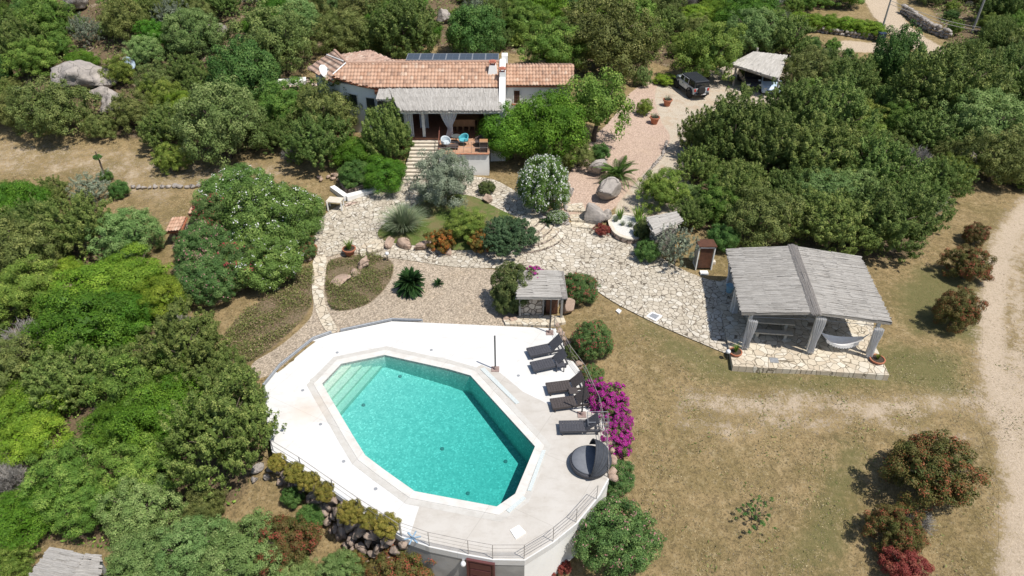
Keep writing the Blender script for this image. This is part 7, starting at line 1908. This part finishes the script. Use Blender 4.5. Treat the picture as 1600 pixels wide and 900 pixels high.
def stone_row(name, lab, pts, hgt, wid, m, seed, sz=.35, cap=None):
    """dry stone wall: many stones fused in one mesh"""
    rng = random.Random(seed); th = thing(name, lab, 'wall', tuple(pts[0])); mb = MB(); L_ = 0
    base = [rock_mesh((sz * .62, sz * .5, sz * .42), seed * 10 + i, 2, .2) for i in range(4)]
    bv = [([v.co.copy() for v in m_.vertices], [tuple(p.vertices) for p in m_.polygons]) for m_ in base]
    rows = max(1, int(hgt / (sz * .7)))
    for a, b in zip(pts[:-1], pts[1:]):
        a, b = Vector(a), Vector(b); n_ = max(1, int((b - a).length / (sz * .95)))
        for i in range(n_):
            for r_ in range(rows):
                for s in ((-.5, .5) if wid > sz else (0,)):
                    p = a.lerp(b, (i + rng.random() * .5 + (r_ % 2) * .4) / n_); d = (b - a).normalized(); p += Vector((-d.y, d.x, 0)) * s * (wid - sz) * (1 - .1 * r_); p.z = (H(p.x, p.y) if name != 'stone_curb' else -.12) + sz * .3 + r_ * sz * .68 + rng.uniform(-.03, .03)
                    M_ = Matrix.Translation(p) @ Matrix.Rotation(rng.uniform(0, 6.28), 4, 'Z') @ Matrix.Scale(rng.uniform(.75, 1.25), 4)
                    vs, fs = bv[rng.randrange(4)]; mb.add([M_ @ v for v in vs], fs)
    mb.build('stones', m, th, True)
    if cap:
        mb = MB()
        for a, b in zip(pts[:-1], pts[1:]): a, b = Vector(a), Vector(b); mb.tube([a + Vector((0, 0, hgt + .1)), b + Vector((0, 0, hgt + .1))], wid * .5, 6)
        mb.build('coping', cap, th)
    for m_ in base: bpy.data.meshes.remove(m_)
stone_row('stone_border', 'line of pale stones across the dry clearing at the left', GP([(205,294),(232,295),(262,293),(300,294),(335,288)]), .3, .3, GRAN, 2, .42)
stone_row('stone_border', 'low pale stone border below the oleander thicket', GP([(330,478),(365,458),(410,436),(455,415),(490,404)]), .4, .5, GRANP, 3, .36)
stone_row('stone_wall', 'long dry stone wall on the far side of the upper road', GP([(1408,20),(1428,34),(1450,50),(1482,62)]), 1.3, .7, GRAN, 4, .55)
stone_row('stone_wall', 'dry stone wall under the bright hedge by the upper road', GP([(1245,46),(1290,52),(1330,58),(1366,62)]), .9, .6, GRAN, 5, .5)
stone_row('stone_border', 'row of small stones edging the pink gravel yard', GP([(1042,222),(1035,245),(1015,268),(1000,290)]), .15, .2, GRAN, 6, .3)
stone_row('stone_curb', 'pinkish stone curb along the right edge of the pool deck behind the loungers', [Vector((p.x, p.y, 0)) for p in offset([P(x, y, 0) for x, y in [(868,513),(892,560),(915,590),(938,640),(951,700),(952,748),(700,700)]], .18)[:6]], .2, .35, GRANP, 12, .42)
stone_row('rockery', 'rockery of pale stones behind the curved bench', GP([(498,282),(515,276),(540,284),(565,292)]), .5, .9, GRANP, 7, .5)
stone_row('stone_border', 'stone edging around the soil bed right of the white oleander', GP([(886,352),(884,325),(880,300),(888,285)]), .3, .3, GRAN, 9, .35)
stone_row('stone_border', 'stones at the back of the pool deck in front of the hut', GP([(786,500),(812,503)]), .3, .5, GRANP, 10, .4)

# ------------------------------------------------------------------ special plants
def frond_mesh(L_, wl, n, droop, m, seed, up=.6, lw=.05, name='frond'):
    rng = np.random.RandomState(seed); V = []; Fc = []; T = []
    pts = []
    for i in range(n + 1):
        t_ = i / n; pts.append(np.array([L_ * (t_ * .9), 0, L_ * (up * t_ - droop * t_ * t_)]))
    for i in range(n):
        k = len(V); a, b = pts[i], pts[i+1]; V += [a + [0, -.02, 0], a + [0, .02, 0], b + [0, .015, 0], b + [0, -.015, 0]]; Fc.append((k, k+1, k+2, k+3)); T += [.2] * 4
        t_ = (i + .5) / n; ll = wl * math.sin(math.pi * min(1, t_ * .9 + .12)) ** .7
        d = (b - a) / np.linalg.norm(b - a)
        for s in (-1, 1):
            for q in ((0,) if lw < .02 else (0, .5)):
                o = a + (b - a) * q; tip = o + d * ll * .55 + np.array([0, s * ll * .85, ll * .15 - .1 * ll]) ; k = len(V)
                V += [o - d * lw * .5, o + d * lw * .5, (o + tip) / 2 + d * lw * .5 + [0, 0, .02], tip]; Fc.append((k, k+1, k+2, k+3)); T += [rng.rand()] * 4
    me = np_mesh(name, np.array(V, float), np.array(Fc), [m]); at = me.attributes.new('tint', 'FLOAT_COLOR', 'POINT')
    T = np.array(T); at.data.foreach_set('color', np.stack([T, T * .8, T, T * 0 + 1], 1).astype(np.float32).ravel()); return me
def palm(name, cat, px, py, lab, L_, n, trunk_h, trunk_r, fm, tilt, seed):
    g = G(px, py); th = thing(name, lab, cat, tuple(g)); rng = random.Random(seed)
    mb = MB(); mb.lathe(g, [(trunk_r * 1.1, -.1), (trunk_r, trunk_h * .5), (trunk_r * .8, trunk_h)], 12); mb.build('trunk', BARK, th, True)
    for i in range(n):
        o = bpy.data.objects.new('frond', fm[i % len(fm)]); COL.objects.link(o); o.parent = th; o.location = (0, 0, trunk_h)
        o.rotation_euler = (rng.uniform(-.15, .15), -rng.uniform(*tilt), 2 * math.pi * (i * .381966)); s_ = L_ * rng.uniform(.85, 1.1); o.scale = (s_, s_, s_)
    return th
PF = [frond_mesh(1, .24, 30, d_, FM['oleander'], 3 + i, lw=.0165) for i, d_ in enumerate((.55, .8, 1.0))]
CF = [frond_mesh(1, .16, 24, d_, FM['cycad'], 13 + i, up=.6, lw=.03) for i, d_ in enumerate((.35, .55, .75))]
palm('palm', 'palm', 964, 285, 'small feather palm behind the boulders at the edge of the pink yard', 2.0, 26, .4, .2, PF, (-.15, .95), 1)
palm('cycad', 'cycad', 643, 455, 'dark green cycad on the gravel beside the heather bed', 1.2, 110, .5, .25, CF, (-.65, 1.1), 2)
palm('cycad', 'cycad', 685, 446, 'tiny cycad on the gravel right of the larger cycad', .5, 24, .06, .08, CF, (-.1, .8), 3)
palm('agave', 'agave', 852, 458-106, 'small spiky plant at the upper end of the curved steps', .7, 20, .1, .1, CF, (-.1, .9), 4)
def blades_mesh(name, m, n, L_, w_, seed, spread=1.0, droop=.9):
    rng = np.random.RandomState(seed); V = []; Fc = []; T = []
    for i in range(n):
        a = rng.rand() * 6.28; l = L_ * rng.uniform(.6, 1.1); sp = rng.uniform(.1, 1) * spread; b = np.array([math.cos(a), math.sin(a), 0]); s = np.array([-b[1], b[0], 0]); prev = None; tt = rng.rand()
        o = b * rng.uniform(0, .15)
        for j in range(5):
            t_ = j / 4; p = o + b * l * sp * t_ * (.5 + .5 * t_) + np.array([0, 0, l * (1.05 * t_ - droop * sp * t_ * t_ * .6)]); wd = w_ * (1 - t_ * .85); k = len(V); V += [p - s * wd, p + s * wd]; T += [tt, tt]
            if j: Fc.append((k-2, k-1, k+1, k))
    me = np_mesh(name, np.array(V), np.array(Fc), [m]); at = me.attributes.new('tint', 'FLOAT_COLOR', 'POINT'); T = np.array(T)
    at.data.foreach_set('color', np.stack([T, rng.rand(len(T)), T, T * 0 + 1], 1).astype(np.float32).ravel()); return me
def tuft(name, cat, px, py, lab, me, sc_=1.0, dz=0, plume=None):
    g = G(px, py) if dz == 0 else P(px, py, dz); o = bpy.data.objects.new(name, me); COL.objects.link(o); o.location = g; o.scale = (sc_,) * 3; tag(o, lab, cat); return o
pg = blades_mesh('pampas', FM['pampas'], 1300, 2.3, .028, 5, 1.0)
tuft('pampas_grass', 'ornamental grass', 632, 362, 'fountain shaped pampas grass clump at the left end of the garden bed', pg, .92)
SP = blades_mesh('spiky', FM['silver'], 60, .45, .03, 6, .8, .4); SPG = blades_mesh('spiky', FM['mastic'], 90, .8, .035, 7, .7, .3)
for px, py, me, lab, s_ in ((962, 346, SP, 'small grey succulent at the left end of the cactus planter', .9), (973, 352, SP, 'small grey succulent in the middle of the cactus planter', .8), (985, 354, SP, 'small grey succulent on the near side of the cactus planter', .9), (968, 342, SPG, 'upright green succulent in the cactus planter', .9), (997, 345, SPG, 'tall green spiky plant at the right end of the cactus planter', 1.3), (1001, 356, SPG, 'green spiky plant low at the right end of the cactus planter', 1.1)):
    tuft('succulent', 'succulent', px, py, lab, me, s_, .64)
for g, me, lab, s_ in ((POTS[0], SPG, 'green seedling clump in the pot by the narrow stone path', .8), (POTS[2], SPG, 'seedlings in the pot at the front left of the pavilion', .5), (POTS[3], SPG, 'seedlings in the pot at the front right of the pavilion', .4),
                       (POTS[4], SP, 'grey green agave in the nearer pot on the yard', 1.2), (POTS[5], SP, 'grey green agave in the farther pot on the yard', 1.2)):
    o = bpy.data.objects.new('potted_plant', me); COL.objects.link(o); o.location = g + Vector((0, 0, .42)); o.scale = (s_,) * 3; tag(o, lab, 'plant')
# topiary tuft
g = G(167, 285); mb = MB(); mb.tube([g, g + Vector((.05, 0, 1.8)), g + Vector((0, 0, 2.6))], [.09, .06, .04], 6); th = thing('topiary_tree', 'thin topiary tree with a bare stem and small top tuft on the dry clearing', 'tree', tuple(g)); mb.build('trunk', BARK, th)
fm = PR['dkgreen'][0][0]; o = bpy.data.objects.new('crown', fm); COL.objects.link(o); o.parent = th; o.location = (0, 0, 1.7); o.scale = (.13, .13, .09); o.location.z = 1.95
for o in bpy.data.objects:
    l_ = o.get('label')
    if l_ and not (4 <= len(l_.split()) <= 16): print('LABEL LEN', len(l_.split()), o.name, l_)
